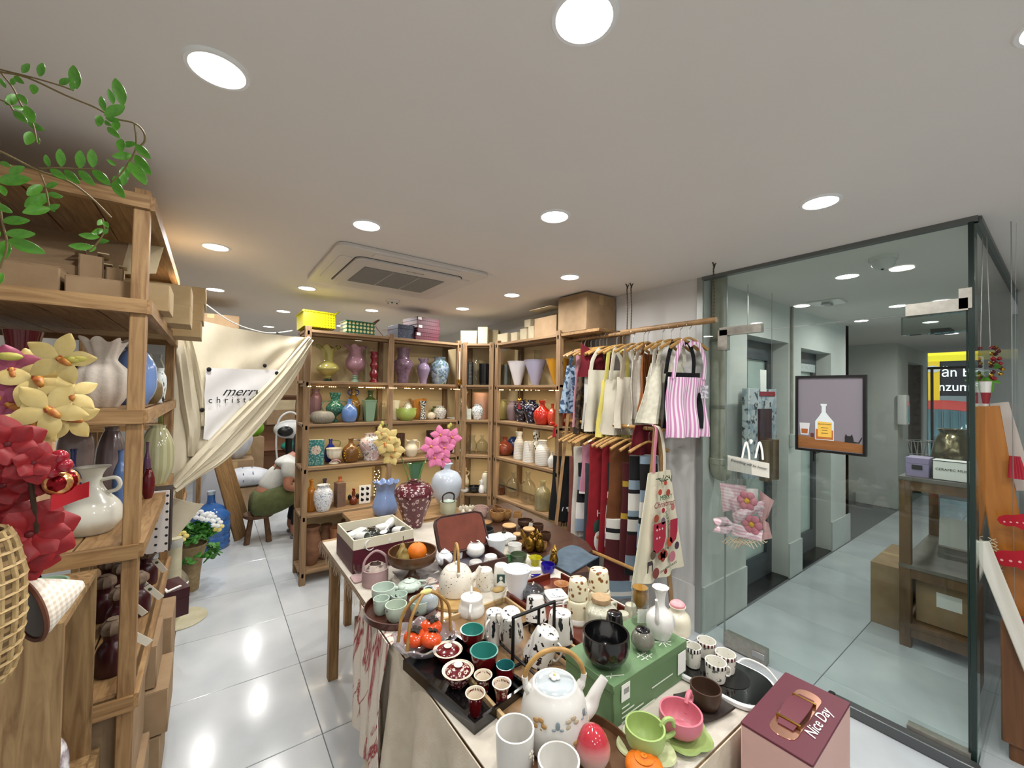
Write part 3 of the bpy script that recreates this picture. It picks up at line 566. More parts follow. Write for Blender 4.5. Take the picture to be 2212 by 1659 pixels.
vase('green_bowl','small green bowl on the wooden crate','bowl',(Vector((cx1-.09,cy0+.2,CT)),.035,.06),'bowl',cer('7d9a80'))
# wicker bag and conical hat
t=thing('wicker_bag','tall woven wicker basket at the left edge','basket',at(-100,1490,y=1.08)); H=.25;R=.07
part('body',vmesh([(.8,0),(.92,.1),(1,.4),(.98,.7),(.82,.92),(.7,1)],H,R,.05,28),pbr('wicker_core','8f7550','5e4a30',pat='sz',sc=400,rough=.8),t)
for k in range(20): part('upright',MB().tube([Vector((math.cos(a)*r*R*1.02,math.sin(a)*r*R*1.02,z*H)) for r,z in PROF and [(.8,0),(.92,.1),(1,.4),(.98,.7),(.82,.92),(.7,1)] for a in [k*PI/10]],.0045,6),pbr('wicker_cane','b39a6d','8f764c',pat='noise',sc=60,rough=.7),t)
for k in range(11): part('weave_ring',MB().lathe([(R*rad_at([(.8,0),(.92,.1),(1,.4),(.98,.7),(.82,.92),(.7,1)],(k+.5)/11)*1.05+d1,H*(k+.5)/11+d2) for d1,d2 in ((0,-.003),(.004,0),(0,.003))],28,close=False),pbr('wicker_cane','b39a6d'),t)
part('rim_roll',MB().lathe([(R*.66,H*.99),(R*.72,H*1.01),(R*.74,H*.99),(R*.7,H*.975)],28,close=False),pbr('wicker_cane','b39a6d'),t)
p=at(58,1318,y=1.16); t=thing('conical_hat','small pale checked cone hat with brown bound rim','hat',p,rot=(0,math.radians(80),math.radians(35))); t.scale=(.68,.68,.68)
part('cone',MB().lathe([(.088,0),(.082,.02),(.045,.075),(.012,.118),(.001,.122)],32,close=False),pbr('hat_check','cdbfae','efe8dc',pat='gingham',sc=420,rough=.9),t); part('rim',MB().lathe([(.083,-.004),(.092,-.006),(.096,0),(.09,.006),(.083,.004),(.083,-.004)],32,close=False),pbr('brown_binding','5c3422',rough=.7),t); part('lining',MB().lathe([(.081,0),(.04,.07),(.001,.105)],24,close=False),pbr('hat_lining','8f8a86',rough=.9),t)
# ---------------------------------------------------------------- flowers
def petal_mb(L,W,cup=.25,droop=0,tip=1.1,wave=0):
    def fn(u,v):
        w=W*math.sin(PI*min(1,max(0,v*.94+.03))**tip)*.5+.0006; x=(u-.5)*2*w
        return (x,v*L,cup*L*(.6*v*v-.5*v)*-1-(u-.5)**2*W*cup*1.6-droop*v*v*L+wave*W*math.sin(8*v+6*u))
    return MB().sheet(fn,6,10,.0012)
_pm={}
def bloom(parent,loc,dirv,R,cols,n=5,layers=1,lip=None,spin=0,wide=.62,cup=.25,name='flower',wave=0):
    d=Vector(dirv).normalized(); q=d.to_track_quat('Z','Y')
    key=(n,round(wide,2),cols[0],cup,wave)
    if key not in _pm:
        me=petal_mb(1,wide,cup,.1,1.05,wave).mesh('petal'); me.materials.append(pbr('petal_'+cols[0],cols[0],cols[1] if len(cols)>1 else cols[0],pat='gz' if False else 'noise',sc=2.2,rough=.55,sss=.0)); _pm[key]=me
    c=part(name,MB().ell((0,0,.01*R),(R*.13,R*.13,R*.1),10,6),lip or pbr('bloom_heart','c9a23c',rough=.6),parent,loc=loc); c.rotation_mode='QUATERNION'; c.rotation_quaternion=q@Euler((0,0,spin)).to_quaternion()
    for L in range(layers):
        for k in range(n):
            o=part('petal',_pm[key],None,c); o.scale=(R*(1-.25*L),)*3; a=2*PI*k/n+.4*L; o.rotation_euler=Euler((.12+.5*L,0,0)).to_matrix().to_euler(); o.rotation_euler=(Matrix.Rotation(a,3,'Z')@Matrix.Rotation(.1+.42*L,3,'X')).to_euler(); o.location=(0,0,.02*R*L)
    return c
def lip_part(c,R,m): part('lip',MB().tube(cr([(0,0,.0),(0,-.12*R,.12*R),(0,-.3*R,.2*R),(.0,-.42*R,.1*R)],4),[.05*R,.09*R,.12*R,.13*R,.13*R,.12*R,.12*R,.1*R,.1*R,.09*R,.07*R,.05*R,.03*R],8,flat=.5),m,c)
GST=pbr('green_stem','5c7a35',rough=.6); REDL=pbr('orchid_red_lip','8d1f1a','c9963a',pat='noise',sc=60,rough=.5); YLIP=pbr('orchid_lip','a3402a','d8b048',pat='spots',sc=90,rough=.5)
toc=lambda p:(Vector((0,0,CAMH))-p)
b=at(30,1000,y=1.2); t=thing('yellow_orchid_spray','artificial pale yellow orchid spray with red lips','flower',b)
part('stem',MB().tube(cr([(-.03,0,-.15),(0,.0,0),(.02,.02,.1),(.06,.0,.16)],5),.003,6),GST,t)
for px,py,w,sp in ((80,815,130,.3),(130,775,110,1.0),(150,850,95,.2),(105,885,120,.7),(150,905,100,1.3),(70,915,105,.1)):
    p=at(px,py,y=1.16+.02*(py%3)); c=bloom(t,p-b,toc(p)+Vector((random.uniform(-.5,.5),0,random.uniform(-.2,.5))),w*1.05/2*depth(p)/F,('cdbb80','bfa45e'),5,1,YLIP,sp,wide=.58,cup=.14); lip_part(c,w*.5*depth(p)/F,REDL)
for px,py in ((160,777),(175,775),(20,770)):
    p=at(px,py,y=1.18); part('bud',MB().ell((0,0,0),(.018,.008,.008),10,6),pbr('orchid_bud','8f9a45','c2b35a',pat='noise',sc=40,rough=.6),t,loc=p-b)
b=at(15,1000,y=1.24); t=thing('pink_orchid_spray','artificial dusty pink orchid spray at the left edge','flower',b); part('stem',MB().tube(cr([(0,0,-.15),(0,0,0),(-.01,0,.12)],5),.003,6),GST,t)
for px,py,w,sp in ((25,800,110,.2),(20,875,120,.9),(-10,850,110,.3),(45,930,90,.5)):
    p=at(px,py,y=1.2); c=bloom(t,p-b,toc(p),w/2*depth(p)/F,('a2506a','86304e'),5,1,YLIP,sp,wide=.85); lip_part(c,w*.4*depth(p)/F,REDL)
b=at(60,1240,y=1.12); t=thing('red_flower_spray','large artificial red poinsettia and peony spray','flower',b); part('stem',MB().tube(cr([(0,.05,.03),(0,.04,.07),(-.01,.03,.18)],5),.004,6),pbr('dark_stem','3c2a1c',rough=.8),t)
for px,py,w,n,ly,sp in ((15,960,130,5,2,.1),(72,1000,95,5,2,.8),(5,1050,120,5,2,.4),(62,1155,165,8,2,.2),(98,1040,60,5,1,.3),(50,1205,120,6,1,1.2)):
    p=at(px,py,y=1.1+.03*(px%3)); bloom(t,p-b,toc(p)+Vector((.25,0,.1)),w/2*depth(p)/F,('8f1019','740a13'),n,ly,pbr('bloom_dark','5a0a10',rough=.6),sp,wide=.85,wave=.03)
for px,py in ((128,987),(138,1005),(110,1018)):
    p=at(px,py,y=1.12); part('berry',MB().ell((0,0,0),(.0135,.0135,.0135),12,8),cer('8f1526'),t,loc=p-b)
p=at(130,1040,y=1.15); part('bauble',MB().ell((0,0,0),(.027,.027,.027),16,10,mod=lambda a,z:1+.03*math.cos(12*a)),pbr('gold_red_foil','d8a46a','7d1018',pat='sy',sc=420,rough=.2,metal=.8),t,loc=p-b); part('ribbon',MB().sheet(lambda u,v:(.05*u,.0+.01*math.sin(3*u),-.03*v+.02*u),6,3,.001),pbr('red_paper','b01220',rough=.6),t,loc=at(110,1070,y=1.13)-b)
solo('wood_plank','pale rough wooden board standing behind the red flowers','board',MB().rbox((0,0,.12),(.085,.015,.3),.003,1),pbr('rough_board','c9a888','a5784e',pat='wood',sc=30,st=(1,1,.12),rough=.8),at(58,1075,y=1.5))
solo('dark_basket','dark basket full of greenery behind the crates','basket',vmesh('flare',.3,.14,.06,20,flute=(14,.03)),pbr('dark_green_box','2a3020','1b2013',pat='noise',sc=20,rough=.7),(-.62,2.2,S4))
# ---------------------------------------------------------------- hanging vine
LEAF=pbr('vine_leaf','5f9a2c','3c7a1e',pat='noise',sc=3,rough=.4,coat=.1); LEAF.node_tree.nodes['Principled BSDF'].inputs['Subsurface Weight'].default_value=.0
lm=MB().sheet(lambda u,v:((u-.5)*2*(.215*math.sin(PI*min(1,v*.97+.015))**.7+.003),v,-.12*v*v+.25*(u-.5)**2*math.sin(PI*v)),6,10,.012).mesh('leaf'); lm.materials.append(LEAF)
vr=Vector((0,0,CEIL)); VY=1.02
b=at(-30,150,y=VY); t=thing('hanging_vine','green artificial vine hanging from above at the top left','vine',b)
def vst(pts,r=.0016,yo=0): 
    P=cr([at(x,y,y=VY+yo)-b for x,y in pts],5); part('stem',MB().tube(P,r,6),pbr('vine_stem','6b5a35',rough=.7),t); return P
def leaf(px,py,tx,ty,yo=0,roll=0):
    p=at(px,py,y=VY+yo); q=at(tx,ty,y=VY+yo-.012); d=q-p; o=part('leaf',lm,None,t,loc=p-b); L=d.length
    vd=(p-Vector((0,0,CAMH))).normalized(); yv=d.normalized(); zv=(-vd-yv*(-vd).dot(yv)).normalized(); xv=yv.cross(zv)
    m=Matrix((xv,yv,zv)).transposed()@Matrix.Rotation(roll,3,'Y'); o.rotation_euler=m.to_euler(); o.scale=(L,L,L)
vst([(-40,145),(0,155),(60,168),(140,205),(205,232),(250,256),(290,266),(310,285),(312,305),(300,318)]); vst([(-40,140),(20,155),(80,170),(130,185),(160,196)],.0013)
vst([(0,155),(28,190),(45,225),(70,265),(80,310)],.0013); vst([(-30,205),(15,222),(30,240)],.0012)
vst([(-40,315),(0,327),(80,367),(150,393),(200,430),(240,470)],.0017); vst([(85,364),(130,363),(205,366)],.0013); vst([(85,370),(97,400),(105,440),(110,455)],.0013); vst([(222,472),(225,500),(210,525),(195,540)],.0013)
vst([(-40,370),(-5,430),(5,480),(15,530),(0,580)],.0015); vst([(290,266),(294,300),(290,330),(265,370),(240,395)],.0013)
vl=[(48,157,62,138),(85,165,92,136),(165,192,158,140),(155,195,158,172),(128,182,150,170),(75,183,72,200),(30,165,48,178),(12,190,0,170),(25,183,30,170),(34,205,15,225),(40,203,55,222),(55,228,70,262),(60,265,92,280),(68,285,58,310),(70,290,82,308),(50,235,30,232),(30,240,55,262),
(225,240,218,208),(245,225,235,192),(265,228,250,168),(226,250,268,228),(228,255,255,260),(217,250,212,270),(225,262,238,270),(255,262,246,280),(232,275,256,295),(262,300,260,325),(266,315,292,308),(292,312,322,340),(292,335,322,375),(280,350,314,395),(285,335,245,338),(275,360,262,390),(250,358,232,345),(248,380,258,408),(265,400,272,375),(245,392,265,425),
(105,360,98,335),(132,360,130,322),(172,364,174,325),(200,362,198,322),(108,365,140,385),(140,367,168,395),(170,368,200,398),(200,366,235,398),(90,400,60,420),(100,405,122,395),(105,420,55,445),(104,418,132,425),(105,440,115,455),(108,450,50,458),(105,452,127,443),(222,475,212,485),(225,478,232,490),(222,495,200,505),(224,505,232,495),(215,512,172,508),(210,522,233,520),(200,533,150,532),(205,530,195,542),
(0,350,20,358),(-5,392,62,385),(0,400,10,420),(-10,440,22,458),(5,478,60,475),(12,505,72,505),(18,518,92,545),(15,520,-5,565),(0,500,-30,520),(5,590,-20,620),(20,375,50,360)]
for i,l in enumerate(vl): leaf(*l,yo=.01*((i*7)%5-2),roll=random.uniform(-.35,.35))
# ================================================================ BACK SHELVING (three runs: straight, corner, along the right wall)
BZ=[2.075,1.655,1.30,.945,.56,.11]; BF,BB=3.66,4.0; RP=.045
BACKM=pbr('backing_board','e2cda0','d6c092',pat='noise',sc=1.5,rough=.8)
WOODD=pbr('weathered_pine_z','9c7f5e','6f553a',pat='wood',sc=24,st=(1,1,.07),rough=.7,bump=.15,bsc=70); WOODS=pbr('weathered_pine_x','a08462','775c40',pat='wood',sc=24,st=(.07,1,1),rough=.7,bump=.15,bsc=70)
LEDM=emis('fairy_light','ffd48a',14)
def run(name,label,loc,rz,L,D,zs,posts,top,back=True,lights=(),xb=(0,0)):
    t=thing(name,label,'shelving',loc,rz)
    for x in posts:
        part('post',MB().rbox((x,RP/2,top/2),(RP,RP,top),.003,1),WOODD,t); part('post',MB().rbox((x,D-RP/2,top/2),(RP,RP,top),.003,1),WOODD,t)
    for z in zs:
        s=part('shelf',MB().rbox((L/2,D/2,z-.012),(L,D-.01,.022),.002,1),WOODS,t)
        part('front_rail',MB().rbox((L/2,RP+.004,z-.026),(L,.016,.036),.002,1),WOODS,s)
        for x in (posts[0],posts[-1]): part('side_rail',MB().rbox((x,D/2,z-.03),(.02,D,.035),.002,1),WOODD,s)
    if back:
        for z0,z1 in zip(zs[1:],zs): part('back_panel',MB().bx(-xb[0],L+xb[1],D-.004,D+.004,z0+.0,z1-.023),BACKM,t,smooth=False)
    for z in zs[1:4]:
        ld=bpy.data.lights.new('led_strip','AREA'); ld.shape='RECTANGLE'; ld.size=L*.9; ld.size_y=.012; ld.energy=1.1*L; ld.color=(1,.82,.56); lo=bpy.data.objects.new('led_strip',ld); COL.objects.link(lo); lo.parent=t; lo.location=(L/2,RP+.03,z-.046)
    for z in lights:
        for k in range(int(L/.016)):
            if random.random()<.42: part('fairy_light',FLM,None,t,loc=(.03+k*.016,RP*.0-.002,z-.048))
    return t
FLM=MB().ell((0,0,0),(.0045,.003,.003),6,4).mesh('fairy_light'); FLM.materials.append(LEDM)
X0=at(664,830,y=BF).x; X1=at(845,830,y=BF).x; X2=at(992,830,y=BF).x; SX=2.29; SY=at(1068,830,x=SX).y; SE=at(1208,830,x=SX).y
R1=run('back_shelving','straight back shelving run holding rows of vases',(X0-RP/2,BF,0),0,X2-X0+RP,BB-BF,BZ,[RP/2,X1-X0+RP/2,X2-X0+RP/2],2.1,lights=(1.655,),xb=(0,.5))
dv=Vector((SX-X2,SY-BF,0)); dl=dv.length; da=math.atan2(dv.y,dv.x)
R2=run('corner_shelving','narrow diagonal corner shelving between the two runs',(X2+.02,BF-.02,0),da,dl-.04,.3,BZ,[.0+RP/2,dl-.04-RP/2],2.085)
# along the wall: local x runs toward the camera
R3=run('wall_shelving','shelving run along the right wall beside the aprons',(SX,SY,0),-PI/2,SY-SE,.34,BZ,[RP/2,SY-SE-RP/2],2.1,lights=(1.655,),xb=(.55,0))
def ob(b): return dict(y=b)
def put(sp,z): return on(sp,z)
Y1=BF+.15
def V(name,label,cat,px,pb,pt,w,kind,m,row,y=None,x=None,**k):
    sp=spot(px,pb,pt,w,y=y or Y1) if x is None else spot(px,pb,pt,w,x=x)
    if name=='skip': return
    return vase(name,label,cat,put(sp,BZ[row]),kind,m,**k)
GLZ=lambda c,**k: pbr('art_glass_'+c+str(len(k)),c,rough=.1,coat=.7,**k)
def glz2(c,t,body=.45): return thin_glass('tinted_glass_'+c,t,.04,.02,body,c)
# row under the top board
V('ruffled_footed_vase','olive yellow glass vase with ruffled rim and dark foot','vase',708,817,750,50,[(.42,.13),(.3,.16),(.55,.2),(.96,.32),(1,.4),(.8,.5),(.46,.58),(.44,.68),(.52,.82),(.66,.93),(.9,1)],GLZ('99904f'),1,ruffle=(6,.2,.8),seg=60,extra=lambda t,H,R:(part('foot',MB().lathe(vprof([(.6,0),(.5,.2),(.3,.7),(.28,1)],H*.15,R*.8,0),20,close=False),cer('16261b'),t),part('rim_trim',MB().lathe([(R*.9*(1+0),H*1.0),(R*.93,H*1.005),(R*.9,H*1.01),(R*.88,H*1.005)],60,close=False,mod=lambda r,z,a,k:(r*(1+.2*math.cos(6*a)),z+.2*.9*R*math.sin(6*a+.6))),cer('2b2a18'),t)))
V('ruffled_goblet_vase','milky pink ruffled vase on a green ringed stem','vase',767,819,748,44,[(.3,.25),(.4,.28),(.85,.38),(1,.5),(.9,.64),(.66,.78),(.62,.86),(.8,.94),(1,1)],GLZ('96707c'),1,ruffle=(6,.16,.82),seg=60,extra=lambda t,H,R:part('stem',MB().lathe(vprof([(.9,0),(.8,.1),(.5,.3),(.62,.4),(.45,.5),(.6,.62),(.45,.75),(.6,1)],H*.27,R*.5,0),20,close=False),cer('7e9a84'),t))
V('fluted_glass_vase','clear fluted glass cylinder behind the red vase','vase',795,812,752,24,'straight',CLEAR,1,y=BF+.24,flute=(14,.04),seg=56)
V('ringed_vase','slim dark red glass vase with bulging rings','vase',807,822,760,20,'beads',GLZ('7c0f20'),1)
V('mottled_vase','large mauve mottled glass vase with wide neck','vase',870,822,752,44,[(.5,0),(.55,.04),(.6,.2),(.85,.4),(1,.52),(.9,.62),(.62,.7),(.58,.8),(.64,.92),(.72,1)],GLZ('7d6678',c2='5f4656',pat='noise',sc=30),1,x=None)
V('frilled_vase','small lilac vase with frilled rim beside the mauve one','vase',914,823,776,29,[(.5,0),(.52,.05),(.6,.2),(.95,.5),(1,.62),(.8,.76),(.5,.84),(.62,.92),(.8,1)],GLZ('8f7d98'),1,ruffle=(8,.14,.84),seg=60)
V('marbled_vase','blue and green mottled round-shouldered vase','vase',949,825,772,42,'jar',GLZ('7f97b5',c2='4c6348',pat='spots',sc=45,th=.52,soft=.1,c3='a8b6c4'),1)
V('clear_bottle','clear glass bottle with a tall neck behind the marbled vase','bottle',957,812,757,20,'slim',CLEAR,1,y=BF+.26)
DX=lambda px,off: None
def VD(name,label,cat,px,pb,pt,w,kind,m,row,off=.14,**k):   # corner run
    n=Vector((-dv.y,dv.x,0)).normalized(); p0=Vector((X2,BF,0))+n*off; b=atp(px,pb,p0,n); q=spot(px,pb,pt,w,y=b.y)
    return vase(name,label,cat,put(q,BZ[row]),kind,m,**k)
BLK=cer('0e0e10')
VD('perforated_pot','black pot pierced with rows of white dots','vase',1010,826,782,24,'straight',pbr('perforated_black','0f0f11','b9b9b4',pat='grid_dots',sc=70,th=.22,rough=.3),1)
VD('patterned_glass','patterned clear glass vase on the corner shelf','vase',1028,826,772,20,'jar',CLEAR,1,off=.12)
VD('black_vase','plain glossy black vase on the corner shelf','vase',1047,826,786,26,'tall',BLK,1,off=.16)
XW=SX+.14
V('bubble_glass_vase','clear bubbled glass vase on the wall shelving','vase',1092,828,788,26,'tub',thin_glass('bubble_glass','e2e8e8',.12,.1),1,x=XW)
def VW(*a,**k): return V(*a,x=k.pop('x',XW),**k)
VW('cone_bowl_vase','tall white inverted cone vase','vase',1118,828,781,46,'cone',cer('d3cfd2'),1)
VW('cone_bowl_vase','lavender inverted cone vase beside the white one','vase',1156,827,778,50,'cone',cer('9b98ae'),1)
VW('cone_bowl_vase','amber inverted cone vase behind the shelving post','vase',1204,829,776,54,'cone',cer('b98420'),1,x=SX+.2)
V('clear_neck_vase','clear glass cylinder behind the white cone vase','vase',1124,815,758,12,'straight',CLEAR,1,x=SX+.27)
V('clear_neck_vase','clear glass cylinder behind the lavender cone vase','vase',1161,815,756,16,'straight',CLEAR,1,x=SX+.27)
# second row
V('pink_glass_vase','clear pink iridescent glass vase on the second row','vase',681,900,840,29,'jar',glz2('b08a90','e2c8cc',.4),2,y=BF+.24)
V('ribbed_squat_vase','grey ribbed squat pumpkin vase','vase',696,912,887,52,[(.6,0),(.8,.06),(1,.35),(.98,.6),(.75,.88),(.3,.97),(.25,1)],pbr('grey_stoneware','8f8a7c','7a7568',pat='noise',sc=30,rough=.75),2,flute=(28,.035),seg=112,y=BF+.09)
V('green_amphora','dark green glass amphora with two looped handles','vase',723,909,848,40,[(.4,0),(.3,.06),(.16,.14),(.3,.22),(.9,.36),(1,.5),(.75,.62),(.48,.7),(.5,.82),(.7,1)],GLZ('1f5a4a',c2='6fa08c',pat='spots',sc=60,th=.6,soft=.1),2,handles=[(0,.72,.38,.55,.06),(180,.72,.38,.55,.06)])
V('amber_jug','tall amber glass jug with two small blue handles','vase',762,910,838,32,'bulb',GLZ('7a5a22'),2,y=BF+.25,handles=[(0,.94,.8,.5,.12),(180,.94,.8,.5,.12)],hm=cer('2a3a7a'))
V('blue_jug','sky blue glass jug with an amber looped handle','vase',754,913,862,36,'bulb',GLZ('5f82bd'),2,y=BF+.1,handles=[(5,.93,.7,.8,.08)],hm=GLZ('8a6a2a'))
V('dark_green_bottle','dark olive green bottle vase behind the sage one','vase',799,905,843,32,'bottle',GLZ('3f5230'),2,y=BF+.26)
V('sage_square_vase','sage green flared square vase on little feet','vase',797,909,864,38,[(.6,0),(.62,.06),(.66,.1),(.8,.6),(.9,.9),(1,.98),(1,1)],cer('81a085',rough=.4),2,seg=4,y=BF+.12,rz=PI/4)
V('clear_carafe','small clear glass carafe beside the post','vase',826,907,870,18,'jar',CLEAR,2)
V('flower_glass','white flower shaped glass behind the post','vase',853,908,865,22,'flare',CREAM,2,y=BF+.2)
V('lime_bowl','lime green wavy glass bowl','bowl',877,911,882,44,'bowl2',GLZ('a3b95e'),2,ruffle=(5,.06,.7),seg=50,y=BF+.12)
V('mosaic_ball','white mosaic ball sitting behind the lime bowl','ornament',880,893,870,24,'round',pbr('mosaic','dcdcd2','8a8f86',pat='cracks',sc=70,th=.03,rough=.2,metal=.2),2,y=BF+.24)
V('amber_leaf_vase','amber leaf shaped vase behind the speckled one','vase',902,907,863,36,'flare',GLZ('c08038'),2,y=BF+.26,ruffle=(3,.15,.4),seg=48)
V('speckled_hour_vase','black and white speckled hourglass vase','vase',913,910,866,17,'hour',pbr('speckle_bw','e4e4e0','20201f',pat='spots',sc=110,th=.48,soft=.03,rough=.2),2)
V('little_white_pot','little white round pot','pot',931,907,890,19,'round',CREAM,2)
V('mosaic_jar','black and white cracked mosaic jar','vase',950,908,877,28,'jar',pbr('mosaic_jar','d9d9d4','26282a',pat='cracks',sc=55,th=.035,soft=.02,rough=.25),2)
V('green_jar','small dark green jar behind the mosaic jar','vase',940,902,878,20,'jar',cer('52683f'),2,y=BF+.25)
VD('meadow_vase','tall green and white flower painted vase','vase',999,905,846,26,'trumpet',pbr('meadow','e6e8d6','7d9a4a',pat='spots',sc=60,st=(1,1,.4),th=.52,soft=.04,rough=.2),2,off=.1)
VD('blue_print_jar','white jar with fine blue flower print','vase',1031,908,873,25,'jar',pbr('blue_print','e6e8e6','6b7d8c',pat='spots',sc=90,th=.57,soft=.03,rough=.2),2,off=.1)
VD('peach_pot','large peach square-shouldered pot at the corner back','pot',1040,900,848,42,'tub',cer('b48a72'),2,off=.22)
p0=Vector((X2,BF,0)); p=atp(1009,906,p0+Vector((-dv.y,dv.x,0)).normalized()*.06,Vector((-dv.y,dv.x,0)).normalized()); p.z=BZ[2]
t=thing('picture_tile','small framed landscape tile standing on the corner shelf','picture',p,da); part('tile_slab',MB().rbox((0,0,.055),(.085,.012,.11),.002,1),CREAM,t); part('print',MB().box((0,-.0065,.055),(.075,.001,.1)),pbr('landscape_print','a8b8b0','dcdccb',pat='noise',sc=40,rough=.6),t,smooth=False)
VW('yellow_amphora','pale yellow two-handled glass vase','vase',1086,906,863,24,'jar',glz2('d8cf8a','f0ead0',.5),2,handles=[(0,.8,.5,.3,.1),(180,.8,.5,.3,.1)],x=SX+.2)
VW('lilac_vase','cloudy lilac glass vase','vase',1107,908,866,28,'jar',glz2('b3a2b0','e6dce4',.6),2,x=SX+.2)
NAVYF=pbr('navy_floral','10142a','aab2c8',pat='spots',sc=55,th=.6,soft=.03,rough=.15,coat=.6)
VW('navy_floral_vase','navy vase with pale floral sprays, left of the pair','vase',1127,911,863,36,'baluster',NAVYF,2,x=SX+.18,group='navy floral vases')
VW('navy_floral_vase','navy vase with pale floral sprays, right beside the red pot','vase',1148,915,864,36,'baluster',NAVYF,2,x=SX+.13,group='navy floral vases')
RED=GLZ('b32a1c')
def crown(t,H,R):
    for k in range(6): part('crown_point',MB().tube([(R*.3*math.cos(k*PI/3),R*.3*math.sin(k*PI/3),H*.93),(R*.42*math.cos(k*PI/3),R*.42*math.sin(k*PI/3),H*1.06)],[R*.12,R*.02],6),RED,t)
VW('pomegranate_vase','glossy red pomegranate shaped vase with crown rim','vase',1171,918,866,38,'bulb',RED,2,extra=crown,x=SX+.1)
VW('pomegranate_vase','smaller orange-red pomegranate vase half behind the post','vase',1193,916,872,22,'bulb',GLZ('b8402a'),2,x=SX+.12)
VW('red_urn','large dark orange-red urn behind the shelving post','vase',1222,917,850,46,'jar',GLZ('9a2c16'),2,x=SX+.26)
p=at(1197,925,x=SX-.02); t=thing('chili_tassel','red glass chili ornament with tassel hanging from the shelf','ornament',p); part('cord',MB().tube([(0,0,.11),(0,0,.0)],.0015,5),REDL,t); part('chilies',MB().ell((-.02,0,.04),(.03,.015,.014),10,6).ell((.015,0,.02),(.03,.015,.014),10,6),RED,t); part('tassel',MB().tube([(0,0,0),(0,0,-.07)],[.008,.014],8),pbr('red_thread','9a1420',rough=.9),t)
p=at(1122,862,x=SX-.03); t=thing('gourd_tassel','small gold gourd charm with red tassel hanging from the shelf','ornament',p); part('cord',MB().tube([(0,0,.14),(0,0,.0)],.0012,5),GOLD,t); part('gourd',MB().ell((0,0,-.01),(.022,.022,.017),12,8),GOLD,t); part('tassel',MB().tube([(0,0,-.03),(0,0,-.09)],[.006,.012],8),pbr('red_thread','9a1420',rough=.9),t)
p=at(992,820,y=BF-.03); t=thing('rope_charm','white rope charm hanging down the corner post','ornament',p); part('cord',MB().tube([(0,0,.28),(0.002,0,.14),(0,0,0)],.006,6),PAPER,t); part('bell',MB().lathe(vprof('bowl',.05,.03,0),16,close=False,c=(0,0,-.05)),GOLD,t)
# third row
def booklet(sp,s):
    t=thing('ornate_book_box','teal book shaped box with ornate gold print','box',sp,-.12); W,D,H=s
    part('cover',MB().rbox((0,-D/2,H/2),(W,.006,H),.002,1).rbox((-W/2,0,H/2),(.006,D,H),.002,1),pbr('teal_ornate','1f6f73','8fae9a',pat='spots',sc=90,th=.56,soft=.04,rough=.5),t); part('pages',MB().box((.002,0,H/2),(W-.008,D-.008,H-.008)),pbr('page_edges','d9d6c6','c2bda8',pat='sx',sc=900,rough=.9),t,smooth=False)
    part('medallion',MB().lathe([(.001,0),(W*.3,0),(W*.3,.002),(.001,.002)],20,close=False,mod=lambda r,z,a,k:(r*(1+.12*math.cos(8*a)),z)),pbr('medallion','c9bfae','8a3a40',pat='spots',sc=120,th=.6,rough=.6),t,loc=(0,-D/2-.003,H*.6)).rotation_euler=(PI/2,0,0)
c,s=fbox(665,701,955,1010,BF+.09,.1); c.z=BZ[3]; booklet(c,s)
V('navy_jug','navy glass jug with olive looped handle','jug',713,1001,948,28,'bulb',GLZ('1c2c86'),3,y=BF+.22,handles=[(10,.93,.62,.9,.1)],hm=GLZ('6a7a3a'))
V('tulip_cup','cream tulip shaped footed cup with pink rim','cup',721,1008,968,36,[(.55,0),(.6,.06),(.35,.18),(.3,.26),(.7,.4),(.88,.65),(.9,.86),(1,1)],CREAM,3,y=BF+.1,flute=(10,.03),seg=60,extra=lambda t,H,R:part('scroll',MB().tube(cr([(-R*.4,-R*.4,H*.2),(0,-R*.65,H*.3),(R*.5,-R*.55,H*.22),(R*.7,-R*.4,H*.1)],4),R*.1,6),pbr('pink_scroll','c99ba0',rough=.4),t))
def sunf(t,H,R):
    c=part('flower_face',MB().ell((0,0,0),(R*.36,R*.12,R*.36),16,8),pbr('sunflower_heart','4a2c12','7a4c1c',pat='noise',sc=120,rough=.7),t,loc=(0,-R*.5,H*.37))
    pm=MB().sheet(lambda u,v:((u-.5)*.3*math.sin(PI*min(1,v*.9+.1)),-.1*v,.25+v*.75),4,5,.06).mesh('petal'); pm.materials.append(cer('d8a81c'))
    for k in range(18): o=part('petal',pm,None,c); o.scale=(R*1.0,)*3; o.rotation_euler=(0,k*PI/9,0)
V('sunflower_jug','brown jug with a big yellow sunflower front','jug',757,1004,947,38,'bulb',cer('6d4a22'),3,y=BF+.12,handles=[(20,.93,.66,.7,.08)],hm=cer('2f3a5a'),extra=sunf)
V('floral_ginger_jar','white jar with grey and pink chrysanthemum print','vase',801,1001,936,54,'baluster',pbr('chrysanthemum','d6d2d0','7d7780',pat='rings',sc=38,th=.32,soft=.1,rough=.2,coat=.4,c3='c9a8aa'),3)
V('brown_glass_vase','brown glass cylinder behind the yellow orchid','vase',864,990,936,20,'tall',glz2('4a3428','b89a86',.6),3,y=BF+.2)
V('brown_tumbler','short brown glass tumbler on the third row','glass',848,992,962,18,'tall',glz2('5a4434','c8b09a',.5),3)
V('cream_pitcher','cream porcelain pitcher with scalloped lip','pitcher',888,994,951,30,'pitcher',CREAM,3,handles=[(0,.93,.4,.35,.1)],ruffle=(3,.12,.85),seg=48)
V('dark_tumbler','tall dark glass behind the pink orchid','vase',928,985,930,18,'tall',glz2('3a2a24','a08878',.6),3,y=BF+.22)
V('wine_bowl','dark wine red glass bowl by the corner post','bowl',966,990,968,24,'bowl2',GLZ('3f0e18'),3)
V('glass_dish','clear glass dish on the third row','bowl',945,988,968,24,'bowl',CLEAR,3)
